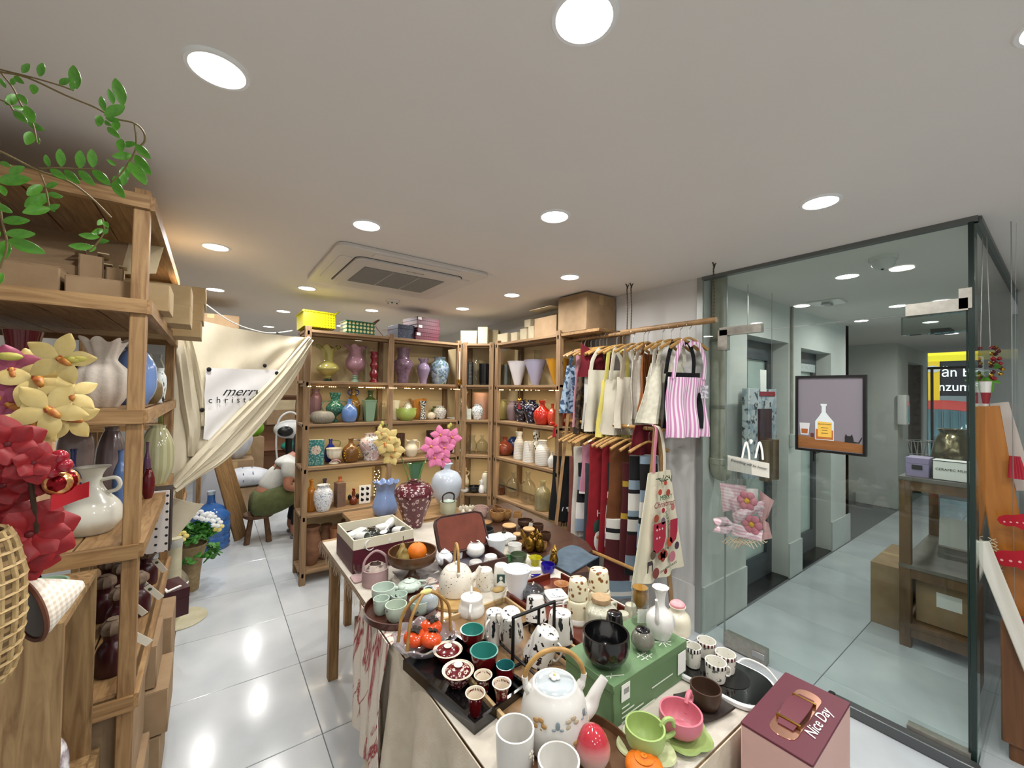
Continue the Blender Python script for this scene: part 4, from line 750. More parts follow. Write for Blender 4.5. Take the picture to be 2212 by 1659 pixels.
for i,(px,w,l,kd) in enumerate(((1000,20,'left clear glass carafe on the corner shelf','slim'),(1018,24,'clear glass pitcher with gold rim on the corner shelf','pitcher'),(1041,26,'right clear glass decanter on the corner shelf','bulb'))): VD('glass_carafe',l,'carafe',px,980,940,w,kd,CLEAR,3,off=.1+.04*i)
WR=pbr('white_ribbed','dcd9d2','c2beb4',pat='sz',sc=420,rough=.5)
VW('terracotta_vase','glossy terracotta vase with notched neck','vase',1090,993,944,37,'bulb',cer('8f4630'),3)
VW('blue_plate_vase','dark blue round flask behind the white bottles','vase',1110,985,944,36,'round',cer('1d3a72'),3,x=SX+.26)
VW('ribbed_bottle','tallest white ribbed bottle with pinched neck','vase',1121,1000,933,24,[(.9,0),(1,.04),(.95,.4),(.9,.6),(.6,.74),(.5,.84),(.62,.96),(.7,1)],WR,3,x=SX+.11)
VW('ribbed_jug','white ribbed jug with a small side handle','vase',1142,1005,953,27,'taperup',WR,3,x=SX+.09,handles=[(-120,.9,.62,.2,.08)])
VW('ribbed_jar','stout white ribbed milk-can vase','vase',1171,1014,951,32,'milk',WR,3,x=SX+.08)
VW('leaf_print_vase','white gourd vase with black leaf print','vase',1158,990,923,32,'gourd',pbr('black_leaf','d9dad8','1a1c20',pat='spots',sc=60,st=(1,1,.5),th=.55,soft=.02,rough=.2),3,x=SX+.24)
VW('white_bud_vase','small white round vase at the shelf end','vase',1192,1012,976,18,'bulb',WHITE,3,x=SX+.07)
# fourth row
V('orange_bottle','orange frosted glass bottle','bottle',671,1102,1036,22,'bottle',glz2('b0701c','d89a4a',.7),4,y=BF+.12)
V('purple_bottle','smoky purple bottle behind the blue and white vase','bottle',700,1095,1034,24,'bottle',glz2('5d5570','a8a0b8',.6),4,y=BF+.26)
BW=pbr('blue_white','dfe3e6','22346a',pat='veins',sc=26,th=.035,rough=.15,coat=.5)
V('blue_white_vase','blue and white porcelain baluster vase','vase',697,1109,1047,44,'jar',BW,4,y=BF+.09)
V('square_bottle','smoky square glass bottle with an orange neck','bottle',733,1104,1032,28,'square',glz2('9a8070','d8c6b8',.45),4,seg=4,rz=PI/4+.2,extra=lambda t,H,R:part('neck',MB().lathe(vprof([(.5,0),(.4,.4),(.45,.8),(.6,1)],H*.14,R*.6,0),14,c=(0,0,H*.9),close=False),cer('b05a24'),t))
V('rooster_bottle','amber glass rooster shaped decanter','figurine',763,1102,1058,18,'gourd',GLZ('6a2c12'),4,extra=lambda t,H,R:(part('comb',MB().box((0,0,H*1.02),(R*.2,R*.9,H*.12),(0,0,.4)),cer('8a1a14'),t),part('wing',MB().ell((R*.95,0,H*.5),(R*.5,R*.3,H*.22),10,6),BLK,t),part('wing',MB().ell((-R*.95,0,H*.5),(R*.5,R*.3,H*.22),10,6),BLK,t),part('beak',MB().tube([(0,-R*.4,H*.93),(0,-R*.9,H*.9)],[R*.15,R*.03],6),GOLD,t)))
c,s=fbox(776,800,1053,1092,BF+.12,.01); t=thing('animal_card','white card printed with six small black animals','card',Vector((c.x,c.y,BZ[4])),-.05); part('sheet',MB().rbox((0,0,s[2]/2),(s[0],.004,s[2]),.001,1),PAPER,t)
for i in range(6): part('print',MB().ell((-s[0]*.23+s[0]*.46*(i%2),-.003,s[2]*(.2+.3*(i//2))),(s[0]*.14,.001,s[2]*.08),10,6).ell((-s[0]*.3+s[0]*.46*(i%2),-.003,s[2]*(.27+.3*(i//2))),(s[0]*.05,.001,s[2]*.05),8,5),BLACK,t)
V('light_bottle','clear glass bottle filled with warm fairy lights','lamp',813,1100,1010,22,'straight',CLEAR,4,y=BF+.2,extra=lambda t,H,R:[part('bulb_spark',FLM,None,t,loc=(R*.5*math.cos(2.4*k),R*.5*math.sin(2.4*k),H*(.1+.85*k/24))) for k in range(24)])
V('green_flared_vase','tall sea green glass vase with flared mouth','vase',896,1102,998,44,[(.9,0),(.95,.1),(.8,.3),(.5,.45),(.5,.55),(.75,.85),(1,1)],glz2('5a8a6c','b4d6c0',.55),4,y=BF+.1)
VD('cream_amphora','cream ceramic amphora with two ear handles','vase',1000,1050,1011,26,[(.5,0),(.6,.04),(.95,.25),(1,.4),(.7,.62),(.5,.72),(.55,.9),(.62,1)],pbr('cream_ochre','d9d0b0','c4ae62',pat='spots',sc=30,th=.58,rough=.3),4,handles=[(0,.85,.65,.5,.14),(180,.85,.65,.5,.14)],off=.16)
VD('fluted_white_vase','tall white fluted vase at the corner post','vase',1049,1066,1019,18,'mei',CREAM,4,off=.08,flute=(10,.04),seg=60)
VD('white_gourd','small white gourd vase with handle on the corner shelf','vase',1040,1062,1034,14,'gourd',WHITE,4,off=.05,handles=[(120,.6,.85,.4,.15)])
VD('black_bowl','shallow black bowl on the corner shelf','bowl',1024,1066,1050,28,'bowl',BLK,4,off=.06)
VD('white_dish','small white footed dish on the corner shelf','dish',1003,1064,1055,22,'bowl',WHITE,4,off=.04)
VW('amber_filled_bottle','small clear glass bottle with brown filling','bottle',1082,1072,1034,22,'milk',CLEAR,4,x=SX+.08,extra=lambda t,H,R:part('filling',MB().lathe(vprof('tub',H*.45,R*.8,0),18,c=(0,0,.004),close=False),GLZ('5e2a14'),t))
VW('clear_jar','tall clear glass bottle vase, left of three','vase',1108,1082,1020,32,'bulb',CLEAR,4,x=SX+.12)
VW('clear_jar','tall clear glass bottle vase, middle of three','vase',1140,1090,1020,36,'bulb',CLEAR,4,x=SX+.1)
VW('clear_jar','greenish clear glass bottle with flared lip, right of three','vase',1172,1101,1037,36,'bottle',glz2('c8c4a4','e8e6d2',.2),4,x=SX+.08)
# bottom row pots
TC=pbr('terracotta','8a6248','6f4c36',pat='noise',sc=18,rough=.85)
V('clay_pot','tall clay pot at the left of the bottom shelf','pot',672,1210,1136,44,[(.55,0),(.6,.04),(.9,.3),(1,.5),(.85,.72),(.66,.86),(.8,.94),(.82,1)],TC,5,y=BF+.14)
V('clay_pot','two-handled clay pot in the middle of the bottom shelf','pot',704,1200,1132,40,'milk',TC,5,y=BF+.24,handles=[(190,.85,.5,.3,.1),(-10,.85,.5,.3,.1)])
V('clay_pot','light rimmed clay bowl pot on the bottom shelf','pot',728,1195,1138,36,'tub',pbr('terracotta_light','a5714e','87583a',pat='noise',sc=18,rough=.85),5,y=BF+.14)
V('brown_jar','round brown jar behind the maroon box','jar',745,1190,1122,40,'round',TC,5,y=BF+.22)
# --- things on the top board
def weave(c1,c2,sc): return pbr('weave_'+c1,c1,c2,pat='check',sc=sc,rough=.4,bump=.2,bsc=120)
TB=BZ[0]
def basket(lab,c,s,m,rz,tilt,hm):
    t=thing('woven_basket',lab,'basket',c,rot=(tilt,0,rz)); W,D,H=s
    mb=MB(); mb.box((0,0,.004),(W*.9,D*.9,.008)); 
    for sx,sy,dx,dy in ((0,-1,W,.008),(0,1,W,.008),(-1,0,.008,D),(1,0,.008,D)): mb.box((sx*W/2*.95,sy*D/2*.95,H/2),(dx*.97,dy*.97,H))
    part('body',mb,m,t,smooth=False); part('rim',MB().tube([(-W/2,-D/2,H),(W/2,-D/2,H),(W/2,D/2,H),(-W/2,D/2,H),(-W/2,-D/2,H)],.008,6),m,t)
    part('handle',MB().tube(cr([(W/2,-D*.25,H),(W/2+.06,-D*.1,H+.05),(W/2+.06,D*.1,H+.05),(W/2,D*.25,H)],5),.007,6),hm,t); return t
c,s=fbox(650,722,678,712,BF+.1,.2); YEL=pbr('yellow_weave','cfc410','8a8410',pat='grid_dots',sc=44,th=.3,soft=.06,st=(1,0,1),rough=.4,bump=.2,bsc=120); basket('bright yellow woven basket lying tilted on the top board',Vector((c.x,BF+.17,TB+.02)),(s[0],.2,.13),YEL,.12,-.12,weave('8fa020','c9c81c',60))
c,s=fbox(745,810,696,725,BF+.08,.18); basket('green and cream checked woven basket on the top board',Vector((c.x,BF+.17,TB)),(s[0],.16,.115),pbr('green_check','0f5a40','d0cc92',pat='grid_dots',sc=30,th=.34,soft=.05,rough=.4,st=(1,0,1)),.1,0,pbr('brown_cord','5a4028',rough=.8))
c,s=fbox(856,893,706,736,BF+.06,.22); gift('navy_box','dark navy speckled gift box on the top board',Vector((c.x,BF+.17,TB)),(s[0],.24,s[2]),.08,pbr('navy_speckle','1c2238','454d66',pat='spots',sc=70,th=.6,rough=.5),pbr('navy_speckle','1c2238'),.3)
c,s=fbox(893,946,688,738,BF+.05,.25); hh=s[2]/3
for k in range(3):
    b=gift('wine_box','wine red dotted gift box, %s of the three stacked'%('bottom','middle','top')[k],Vector((c.x+.012*(k==1),BF+.175,TB+hh*k)),(s[0],.26,hh-.002),.1+.03*k,pbr('wine_dots','501426','7d4254',pat='grid_dots',sc=40,th=.14,rough=.5,st=(1,0,1)),pbr('wine_dots','6b2036'),.45,group='wine red boxes stacked on the top board')
    part('price_label',MB().box((-s[0]*.38,-.1315,hh*.75),(.04,.001,.026)),PAPER,b,smooth=False)
t=thing('wire_stand','bent copper wire stand at the edge of the top board','stand',Vector((at(825,725,y=BF+.05).x,BF+.06,TB))); part('wire',MB().tube([(-.06,0,.09),(.02,0,.0),(.09,0,.04),(.0,.0,.06),(.1,0,.075)],.004,6),pbr('copper_wire','8a6a58',rough=.3,metal=.9),t)
# cartons on the corner and wall run
KRAFT=pbr('kraft_white','c2b79c','ad9f80',pat='noise',sc=9,rough=.8)
nn=Vector((-dv.y,dv.x,0)).normalized()
def cc(u,o): 
    q=Vector((X2,BF,0))+dv*u+nn*o; return Vector((q.x,q.y,TB))
carton('cardboard_box','whitish carton with open flap on the corner shelf top',cc(.22,.14),(.17,.2,.13),da,KRAFT,tape=False)
carton('cardboard_box','narrow upright cream carton beside the open one',cc(.62,.12),(.1,.14,.17),da,pbr('cream_card','d2c79a',rough=.8),tape=False)
carton('cardboard_box','dull olive carton behind the narrow one',cc(.88,.2),(.12,.16,.15),da,pbr('olive_card','8a7f62',rough=.85),tape=False)
ys=lambda px: at(px,740,x=SX+.1).y
carton('cardboard_box','small tilted kraft carton at the start of the wall run',Vector((SX+.15,ys(1090),TB)),(.16,.18,.1),0,KRAFT)
for i,(px,h,l) in enumerate(((1115,.09,'first small gift carton in the row on the wall run'),(1135,.11,'second small gift carton in the row on the wall run'),(1153,.12,'third small gift carton in the row with a label'))): carton('gift_carton',l,Vector((SX+.15,ys(px),TB)),(.16,.1,h),0,KRAFT,tape=False,group='small cartons on the wall run')
carton('gift_carton','gift carton stacked on the second one with a white label',Vector((SX+.15,ys(1140),TB+.124)),(.12,.09,.07),0,KRAFT,tape=False)
carton('cardboard_box','wide grey-brown carton with open flaps on the wall run',Vector((SX+.17,ys(1190),TB)),(.28,.3,.17),0,CARD,flaps=2,flap_ang=1.6)
carton('cardboard_box','large brown carton pushed up to the ceiling by the wall',Vector((SX+.19,ys(1238)-.06,TB+.004)),(.34,.32,.29),0,CARD)
solo('carton_shelf','plain wooden ledge carrying the large brown carton','shelf',MB().rbox((0,0,0),(.36,.5,.022),.003,1).rbox((.15,-.2,-.1),(.03,.03,.2),.003,1),WOODX,(SX+.19,SE-.16,TB-.012))
# ================================================================ CURTAIN AND AISLE
CP0=Vector((-.16,3.18,0)); CP1=Vector((X0-.01,BF-.02,0)); cn=(CP1-CP0).cross(Vector((0,0,1))).normalized()
if cn.y>0: cn=-cn
def C2(px,py,o=0): return atp(px,py,CP0,cn)+cn*o
t=thing('canvas_curtain','cream canvas curtain with printed greeting tied up across the aisle','curtain',C2(400,1000))
b=t.location.copy()
def lerp(a,b,u): return a+(b-a)*u
def pl(P,u):
    n=len(P)-1; k=min(n-1,int(u*n)); f=u*n-k; return (lerp(P[k][0],P[k+1][0],f),lerp(P[k][1],P[k+1][1],f))
top=[(376,672),(430,692),(500,708),(570,720),(620,726),(663,729)]
bot=[(372,1050),(400,1030),(440,985),(520,890),(600,810),(661,738)]
CAN=pbr('canvas','d8d0ba','c9c0a8',pat='noise',sc=6,rough=.9,bump=.2,bsc=300)
def cf(u,v):
    a=pl(top,u); c=pl(bot,u); x=lerp(a[0],c[0],v); y=lerp(a[1],c[1],v)
    o=.012*math.sin(9*u*PI+4*v)*(.3+v)+.01*math.sin(14*v+5*u)*(1-abs(2*u-1))+.02*math.sin(22*u)*max(0,.25-u)*4
    return C2(x,y,o)-b
part('cloth',MB().sheet(cf,60,40,.003),CAN,t)
def roll(P,r,o,nm='gathered_fold'):
    pts=[C2(x,y,o)-b for x,y in P]; Q=cr(pts,8); n=len(Q); mb=MB(); rs=[]
    for k in range(n): rs.append(r*(.25+.75*math.sin(PI*min(1,max(.02,k/(n-1)*.85+.1)))))
    mb.tube(Q,rs,14,flat=.55,up=cn); 
    for i,v in enumerate(mb.v):
        k=i//14; j=i%14; v+=cn*(.012*math.sin(j*2.7+k*.15))
    return part(nm,mb,CAN,t)
roll([(664,732),(600,812),(520,895),(455,960),(400,1015),(366,1050)],.05,.035)
roll([(664,735),(630,800),(560,895),(480,975),(420,1020),(372,1058)],.05,.02)
roll([(380,700),(392,780),(402,860),(412,930),(408,985)],.045,.02)
roll([(390,700),(410,780),(425,850),(430,920)],.022,.03)
roll([(366,1050),(350,1075),(345,1095)],.05,.01)
pa,pb_,pc,pd=[C2(x,y,.022)-b for x,y in ((437,795),(590,798),(470,962),(432,915))]
pst=[(436,794),(596,800),(585,830),(470,945),(436,940),(432,880)]
SHIRT=pbr('white_print_cloth','e6e6e6','d9d9da',pat='noise',sc=5,rough=.85)
def pf(u,v):
    xl=lerp(437,432,v); xr=lerp(594,455,v**1.1); y=lerp(795,948,v); return C2(lerp(xl,xr,u),y+lerp(0,4,u),.03+.006*math.sin(6*u+9*v))-b
pp=part('printed_panel',MB().sheet(pf,20,20,.002),SHIRT,t)
rot=Matrix((( CP1-CP0).normalized(),Vector((0,0,1)),(( CP1-CP0).normalized()).cross(Vector((0,0,1))))).transposed().to_euler()
INK=pbr('black_ink','191919',rough=.7)
text('merry',.085,INK,pp,C2(512,846,.045)-b,rot,shear=.5,sx=1.2); text('c h r i s t m',.058,INK,pp,C2(494,864,.045)-b,rot,space=1.1)
for px,py in ((442,798),(563,790),(589,806),(427,885)): part('badge',MB().lathe([(.001,0),(.014,0),(.014,.004),(.008,.006),(.001,.006)],16,close=False),BLACK,t,loc=C2(px,py,.042)-b).rotation_euler=Vector(cn).to_track_quat('Z','Y').to_euler()
t=thing('rope_line','thin white rope slung above the canvas curtain','rope',C2(432,648)); part('cord',MB().tube(cr([C2(432,648)-t.location,C2(500,695)-t.location,C2(560,716)-t.location,C2(595,719)-t.location,C2(635,714,-.02)-t.location],8),.004,6),PAPER,t); part('knot',MB().ell(C2(598,719)-t.location,(.015,.006,.006),8,6),BLACK,t)
# second narrow rack seen behind the curtain edge
NR=rack('narrow_rack','narrow pine rack behind the curtain edge',(-.8,4.35,0),.63,.5,[1.62,1.28,.98,.62],[(.61,.02),(.61,.48),(.02,.02),(.02,.48)],post=.04,top=1.95,plank_axis='y',np=3)
solo('green_pot','pale green pot on the narrow rack','pot',vmesh('tub',.13,.075),cer('8fa05c'),(-.28,4.5,1.28))
solo('red_white_tin','white box with a red panel on the narrow rack','box',MB().rbox((0,0,.07),(.12,.12,.14),.006,2),pbr('red_white_box','dcdcd8','a81a18',pat='gz',sc=1,th=.04,soft=.002,rough=.5),(-.26,4.5,.98))
solo('dark_pots','dark glazed pot on the narrow rack','pot',vmesh('jar',.2,.09),cer('1c2a2e'),(-.2,3.8,1.075))if False else None
# pole with round base
p=at(386,1340,z=0); t=thing('pipe_stand','cream pipe stand on a flat round base','stand',p); CRM=pbr('cream_pipe','cfcaae','b8b293',pat='noise',sc=10,rough=.5)
part('base_plate',MB().lathe([(.001,0),(.155,0),(.16,.006),(.155,.012),(.03,.016),(.001,.016)],40,close=False),CRM,t); ph=spot(378,1340,1160,26,z=0)[1]
part('pipe',MB().tube([(-.035,0,.01),(-.032,0,ph)],.04,20),CRM,t); part('tape_band',MB().lathe([(.0405,0),(.0415,.002),(.0415,.05),(.0405,.052)],20,c=(-.032,0,ph-.06),close=False),pbr('silver_tape','b5b6b0',rough=.35),t)
# planter with clover and flowers
p=at(410,1275,z=0); p=Vector((-.1,4.08,0)); t=thing('flower_planter','leafy clover planter with white and yellow flowers','plant',p); BURL=pbr('burlap','a08c6c','85714f',pat='noise',sc=40,rough=.95)
part('pot',vmesh('flare',.36,.11,.06,24),BURL,t); CL=pbr('clover_leaf','4a8a32','2c6322',pat='noise',sc=4,rough=.6)
clm=MB(); 
for a in range(3): clm.ell((.012*math.cos(a*2.1),.012*math.sin(a*2.1),0),(.012,.012,.002),8,4)
clm=clm.mesh('leaf'); clm.materials.append(CL)
for k in range(170):
    a=random.uniform(0,2*PI); r=.18*math.sqrt(random.random()); z=.37+.16*(1-(r/.18)**2)*random.uniform(.5,1)-(.1 if r>.15 else 0); o=part('leaf',clm,None,t,loc=(r*math.cos(a),r*math.sin(a),z)); o.rotation_euler=(random.uniform(-.9,.9),random.uniform(-.9,.9),a); s=random.uniform(1.2,1.9); o.scale=(s,s,s)
fw=MB()
for a in range(5): fw.ell((.018*math.cos(a*1.257),.018*math.sin(a*1.257),0),(.014,.012,.003),8,4)
fw=fw.mesh('blossom'); fw.materials.append(pbr('white_petal','e8ecee',rough=.6)); fy=fw.copy(); fy.materials.clear(); fy.materials.append(pbr('yellow_petal','e0cf7a',rough=.6))
for x,y,z,m in ((.05,-.1,.66,fw),(.09,-.06,.63,fw),(.16,-.02,.56,fw),(.12,.02,.6,fw),(-.08,-.14,.55,fy),(-.05,-.15,.53,fy),(-.1,-.12,.52,fy),(.17,0,.52,fy)): o=part('blossom',m,None,t,loc=(x,y,z-.06)); o.rotation_euler=(1.2,0,0); o.scale=(1.4,)*3
part('cloth_tail',MB().sheet(lambda u,v:(-.1+.26*u*(1-.5*v),.02*math.sin(6*u),-.02-.28*v-.1*u*(1-v)),10,10,.003),CAN,bpy.data.objects['canvas_curtain'],loc=at(372,1055,y=3.3)-bpy.data.objects['canvas_curtain'].location)
t=thing('storage_sack','round cloth sack beside the planter','bag',Vector((-.2,3.84,0))); part('body',vmesh('round',.28,.1,0,24,flute=(9,.04)),pbr('grey_canvas','8f8672','6f6754',pat='noise',sc=20,rough=.95),t); part('band',MB().lathe([(.098,.15),(.103,.16),(.098,.17)],24,close=False),PAPER,t)
# water jug
p=at(453,1185,z=0); t=thing('water_jug','large blue plastic water jug on the tiles','water jug',Vector((p.x,p.y+.02,0))); JB=pbr('blue_plastic','3f6fb0','2f5ca0',pat='noise',sc=8,rough=.12,coat=.4)
R=.165; part('body',MB().lathe([(.001,0),(R*.9,0),(R,.03),(R,.05),(R*.95,.06),(R,.08),(R,.12),(R*.96,.135),(R,.15),(R,.26),(R*.96,.275),(R,.29),(R*.98,.33),(R*.7,.4),(R*.25,.44),(R*.2,.47),(R*.19,.53),(.001,.53)],32,close=False),JB,t); part('cap',MB().lathe([(R*.21,.525),(R*.22,.53),(R*.21,.56),(.001,.565)],20,close=False),pbr('pale_cap','b8c6d6',rough=.4),t)
carton('appliance_carton','tall white appliance carton behind the water jug',Vector((.02,5.6,0)),(.3,.3,.92),0,pbr('white_carton','c9ced6','b9bec8',pat='noise',sc=4,rough=.6),tape=False)
t=thing('rattan_tray','round rattan tray on a stool behind the curtain','basket',Vector((-.2,5.25,.86))); part('tray',MB().lathe([(.001,0),(.16,0),(.18,.06),(.17,.06),(.15,.012),(.001,.012)],32,close=False),pbr('rattan','8a5c38','6a4226',pat='sz',sc=300,rough=.7),t)
t=thing('wooden_stand','plain wooden stand under the rattan tray','stool',Vector((-.2,5.25,0))); part('seat',MB().rbox((0,0,.845),(.3,.3,.03),.01,2),WOOD,t)
for sx in(-1,1):
    for sy in(-1,1): part('leg',MB().rbox((sx*.12,sy*.12,.415),(.035,.035,.83),.004,1),WOODZ,t)
# leaning planks
def lean(nm,lab,pa,pb,w,th,m,off=0):
    a=Vector(pa);c=Vector(pb); d=c-a; L=d.length; t=thing(nm,lab,'plank',a); zz=d.normalized(); yy=Vector((.55,-.83,0)); xx=yy.cross(zz).normalized(); yy=zz.cross(xx); t.rotation_euler=Matrix((xx,yy,zz)).transposed().to_euler(); part('board',MB().rbox((0,0,L/2),(w,th,L),.003,1),m,t); return t
f=at(520,1165,z=0); tp=at(470,975,y=4.85); t=lean('leaning_plank','wide wooden plank leaning in the aisle, front one',(f.x,f.y,.01),(tp.x,tp.y,tp.z),.13,.025,WOODZ); part('knot',MB().lathe([(.001,0),(.012,0),(.012,.001),(.001,.001)],10,close=False),pbr('knot','4a3018',rough=.8),t,loc=(0,-.0132,.08)).rotation_euler=(PI/2,0,0)
part('crack',MB().box((.01,-.0132,.45),(.01,.001,.25),(0,.05,0)),pbr('knot','4a3018'),t,smooth=False)
lean('leaning_plank','second wooden plank leaning just behind the front one',(f.x+.02,f.y+.09,.2),(tp.x+.05,tp.y+.1,tp.z-.05),.11,.025,WOODZ)
# stool and crouching person
sp_=at(590,1150,z=0); SXc,SYc=.43,5.02
t=thing('wooden_stool','low round wooden stool under the crouching person','stool',Vector((SXc,SYc,0))); SB=pbr('stool_wood','6a4c34','4a3322',pat='wood',sc=14,rough=.6); part('seat',MB().lathe([(.001,.25),(.13,.25),(.14,.26),(.14,.28),(.13,.29),(.001,.29)],28,close=False),SB,t)
for a in range(4): part('leg',MB().tube([(.14*math.cos(a*PI/2+.7),.14*math.sin(a*PI/2+.7),0),(.09*math.cos(a*PI/2+.7),.09*math.sin(a*PI/2+.7),.26)],[.026,.022],8),SB,t)
pr=thing('person','person in white T-shirt and olive overalls crouching on a low stool','person',Vector((SXc,SYc,0)))
SKIN=pbr('skin','a8735c',rough=.5,sss=.05); OLV=fab('59603a','474d2d',sc=18); TEE=fab('c9cbc8','b6b8b6',sc=14); PANT=fab('15171b','1c1f24',sc=18)
def skin(nm,nodes,edges,m,parent,sub=2):
    me=bpy.data.meshes.new(nm); me.from_pydata([n[0] for n in nodes],edges,[]); o=bpy.data.objects.new(nm,me); COL.objects.link(o)
    md=o.modifiers.new('s','SKIN'); 
    for i,n in enumerate(nodes):
        sv=me.skin_vertices[0].data[i] if me.skin_vertices else None
        if sv: r=n[1]; sv.radius=(r,r) if not isinstance(r,tuple) else r
    if me.skin_vertices: me.skin_vertices[0].data[0].use_root=True
    md.use_smooth_shade=True; s=o.modifiers.new('u','SUBSURF'); s.levels=sub; s.render_levels=sub
    bpy.context.view_layer.update(); m2=bpy.data.meshes.new_from_object(o.evaluated_get(bpy.context.evaluated_depsgraph_get())); bpy.data.objects.remove(o)
    m2.materials.clear(); m2.materials.append(m); m2.polygons.foreach_set('use_smooth',[True]*len(m2.polygons)); return part(nm,m2,None,parent)
# seated facing +X, bent forward
N=[((0,0,.36),.12),((.08,0,.52),.115),((.2,0,.68),.12),((.3,0,.8),.1),((.36,0,.88),.05),((.41,0,.95),.055),
((.02,-.1,.36),.1),((.38,-.13,.5),.075),((.36,-.12,.28),.055),((.31,-.12,.08),.04),((.33,-.12,.035),.035),((.45,-.13,.03),.03),
((.02,.1,.36),.1),((.38,.13,.5),.075),((.36,.12,.28),.055),((.31,.12,.08),.04),((.33,.12,.035),.035),((.45,.13,.03),.03),
((.26,-.17,.76),.06),((.22,-.23,.56),.043),((.4,-.16,.52),.033),((.47,-.12,.58),.028),((.26,.17,.76),.06),((.3,.24,.56),.043),((.46,.14,.52),.033),((.53,.1,.57),.028)]
E_=[(0,1),(1,2),(2,3),(3,4),(4,5),(0,6),(6,7),(7,8),(8,9),(9,10),(10,11),(0,12),(12,13),(13,14),(14,15),(15,16),(16,17),(3,18),(18,19),(19,20),(20,21),(3,22),(22,23),(23,24),(24,25)]
skin('body',N,E_,SKIN,pr)
hd=part('head',MB().ell((.44,0,1.0),(.095,.078,.115),20,14).ell((.535,0,.985),(.016,.012,.02),8,6).ell((.44,-.079,.99),(.018,.008,.026),8,6).ell((.44,.079,.99),(.018,.008,.026),8,6),SKIN,pr)
for s in(-1,1): part('eye',MB().ell((.525,s*.03,1.005),(.008,.01,.006),8,6),BLACK,hd)
part('mouth',MB().ell((.525,0,.945),(.008,.022,.004),8,6),pbr('lips','8a4a44',rough=.5),hd)
part('hair',MB().ell((.415,0,1.02),(.112,.095,.12),22,14).ell((.36,0,.93),(.06,.075,.12),16,10),pbr('dark_hair','120f0e',rough=.45),pr)
skin('t_shirt',[((.06,0,.48),.135),((.12,0,.58),.135),((.22,0,.72),.135),((.3,0,.82),.11),((.33,0,.86),.07),((.26,-.17,.77),.085),((.225,-.215,.64),.078),((.26,.17,.77),.085),((.29,.22,.64),.078)],[(0,1),(1,2),(2,3),(3,4),(3,5),(5,6),(3,7),(7,8)],TEE,pr)
skin('overalls',[((-.02,0,.38),(.17,.17)),((.06,0,.5),(.16,.155)),((.0,-.08,.37),.15),((.0,.08,.37),.15),((.2,-.12,.44),.14),((.36,-.13,.5),.11),((.2,.12,.44),.14),((.36,.13,.5),.11)],[(0,1),(0,2),(0,3),(2,4),(4,5),(3,6),(6,7)],OLV,pr)
skin('trousers',[((.38,-.13,.48),.095),((.37,-.12,.28),.075),((.33,-.12,.11),.062)],[(0,1),(1,2)],PANT,pr); skin('trousers',[((.38,.13,.48),.095),((.37,.12,.28),.075),((.33,.12,.11),.062)],[(0,1),(1,2)],PANT,pr)
for s in(-1,1):
    part('overall_strap',MB().tube(cr([(-.03,s*.03,.5),(.055,s*.05,.635),(.165,s*.065,.785),(.25,s*.07,.855),(.345,s*.07,.8)],6),.021,8,flat=.35,up=(-.7,0,.7)),OLV,pr)
    part('slipper',MB().rbox((.4,s*.125,.012),(.24,.09,.022),.04,5).sheet(lambda u,v:(.42+.09*v,s*.125+(u-.5)*.09,.02+.05*math.sin(PI*u)),8,4,.008),pbr('grey_slipper','77737a',rough=.8),pr)
    for k in range(5): part('finger',MB().tube([(.47+.055*(s>0),s*(.12-.02*(s>0))+(k-2)*.011,.585),(.51+.055*(s>0),s*(.115-.02*(s>0))+(k-2)*.013,.6-.004*abs(k-2)),(.535+.055*(s>0),s*(.11-.02*(s>0))+(k-2)*.012,.59)],[.009,.008,.006],7),SKIN,pr)
# clutter at the end of the aisle
bp=at(555,1050,z=0); t=carton('cardboard_box','open brown carton holding a white sack in the aisle',Vector((.38,6.15,0)),(.5,.42,.36),.1,CARD,flaps=0,tape=False)
part('label_sticker',MB().box((.07,-.2115,.06),(.06,.001,.07)),PAPER,t,smooth=False)
SACK=pbr('white_sack','cdd0d6','b4b8c0',pat='noise',sc=9,rough=.5,bump=.4,bsc=20)
t=thing('white_sack','bulging white sack with blue stripes lying on the carton','bag',Vector((.38,6.15,.365))); part('body',MB().ell((0,0,.1),(.29,.24,.12),24,14,mod=lambda a,z:1+.05*math.cos(5*a+3*z)),SACK,t)
for y in (-.04,.06): part('stripe',MB().tube([(y,-.235,.08),(y,-.2,.17),(y,0,.222)],.006,6),pbr('blue_print_line','4a5a86',rough=.6),t)
solo('plastic_bag','crumpled white plastic bag above the carton','bag',vmesh([(.3,0),(.7,.2),(1,.55),(.9,.8),(.6,1)],.42,.17,0,24,flute=(7,.08)),SACK,(.3,6.75,.62)); carton('cardboard_box','tall brown carton behind the white sack',Vector((.28,6.75,0)),(.42,.4,.615),0,CARD)
solo('green_bag','lime green bag behind the plastic bag','bag',MB().ell((0,0,.12),(.2,.14,.16),16,10,mod=lambda a,z:1+.1*math.cos(6*a)),fab('7fae2e','5f9a1c',sc=12),(.44,7.22,.87)); carton('cardboard_box','brown carton under the lime green bag',Vector((.44,7.22,0)),(.38,.38,.865),.1,CARD)
t=thing('baby_rocker','white rounded toy scooter with tall arched handle in the aisle','toy',Vector((1.0,7.2,0))); WP=pbr('white_plastic','d6d8d8',rough=.25,coat=.4)
part('body',vmesh([(.8,0),(.95,.05),(1,.3),(.85,.75),(.6,.95),(.3,1)],.46,.17,0,24),WP,t); part('band',MB().lathe([(.168,.1),(.174,.11),(.173,.17),(.165,.18)],24,close=False),pbr('brown_band','6a4a42',rough=.5),t); part('foot_ring',MB().lathe([(.16,0),(.18,.005),(.18,.05),(.165,.06)],24,close=False),BLACK,t)
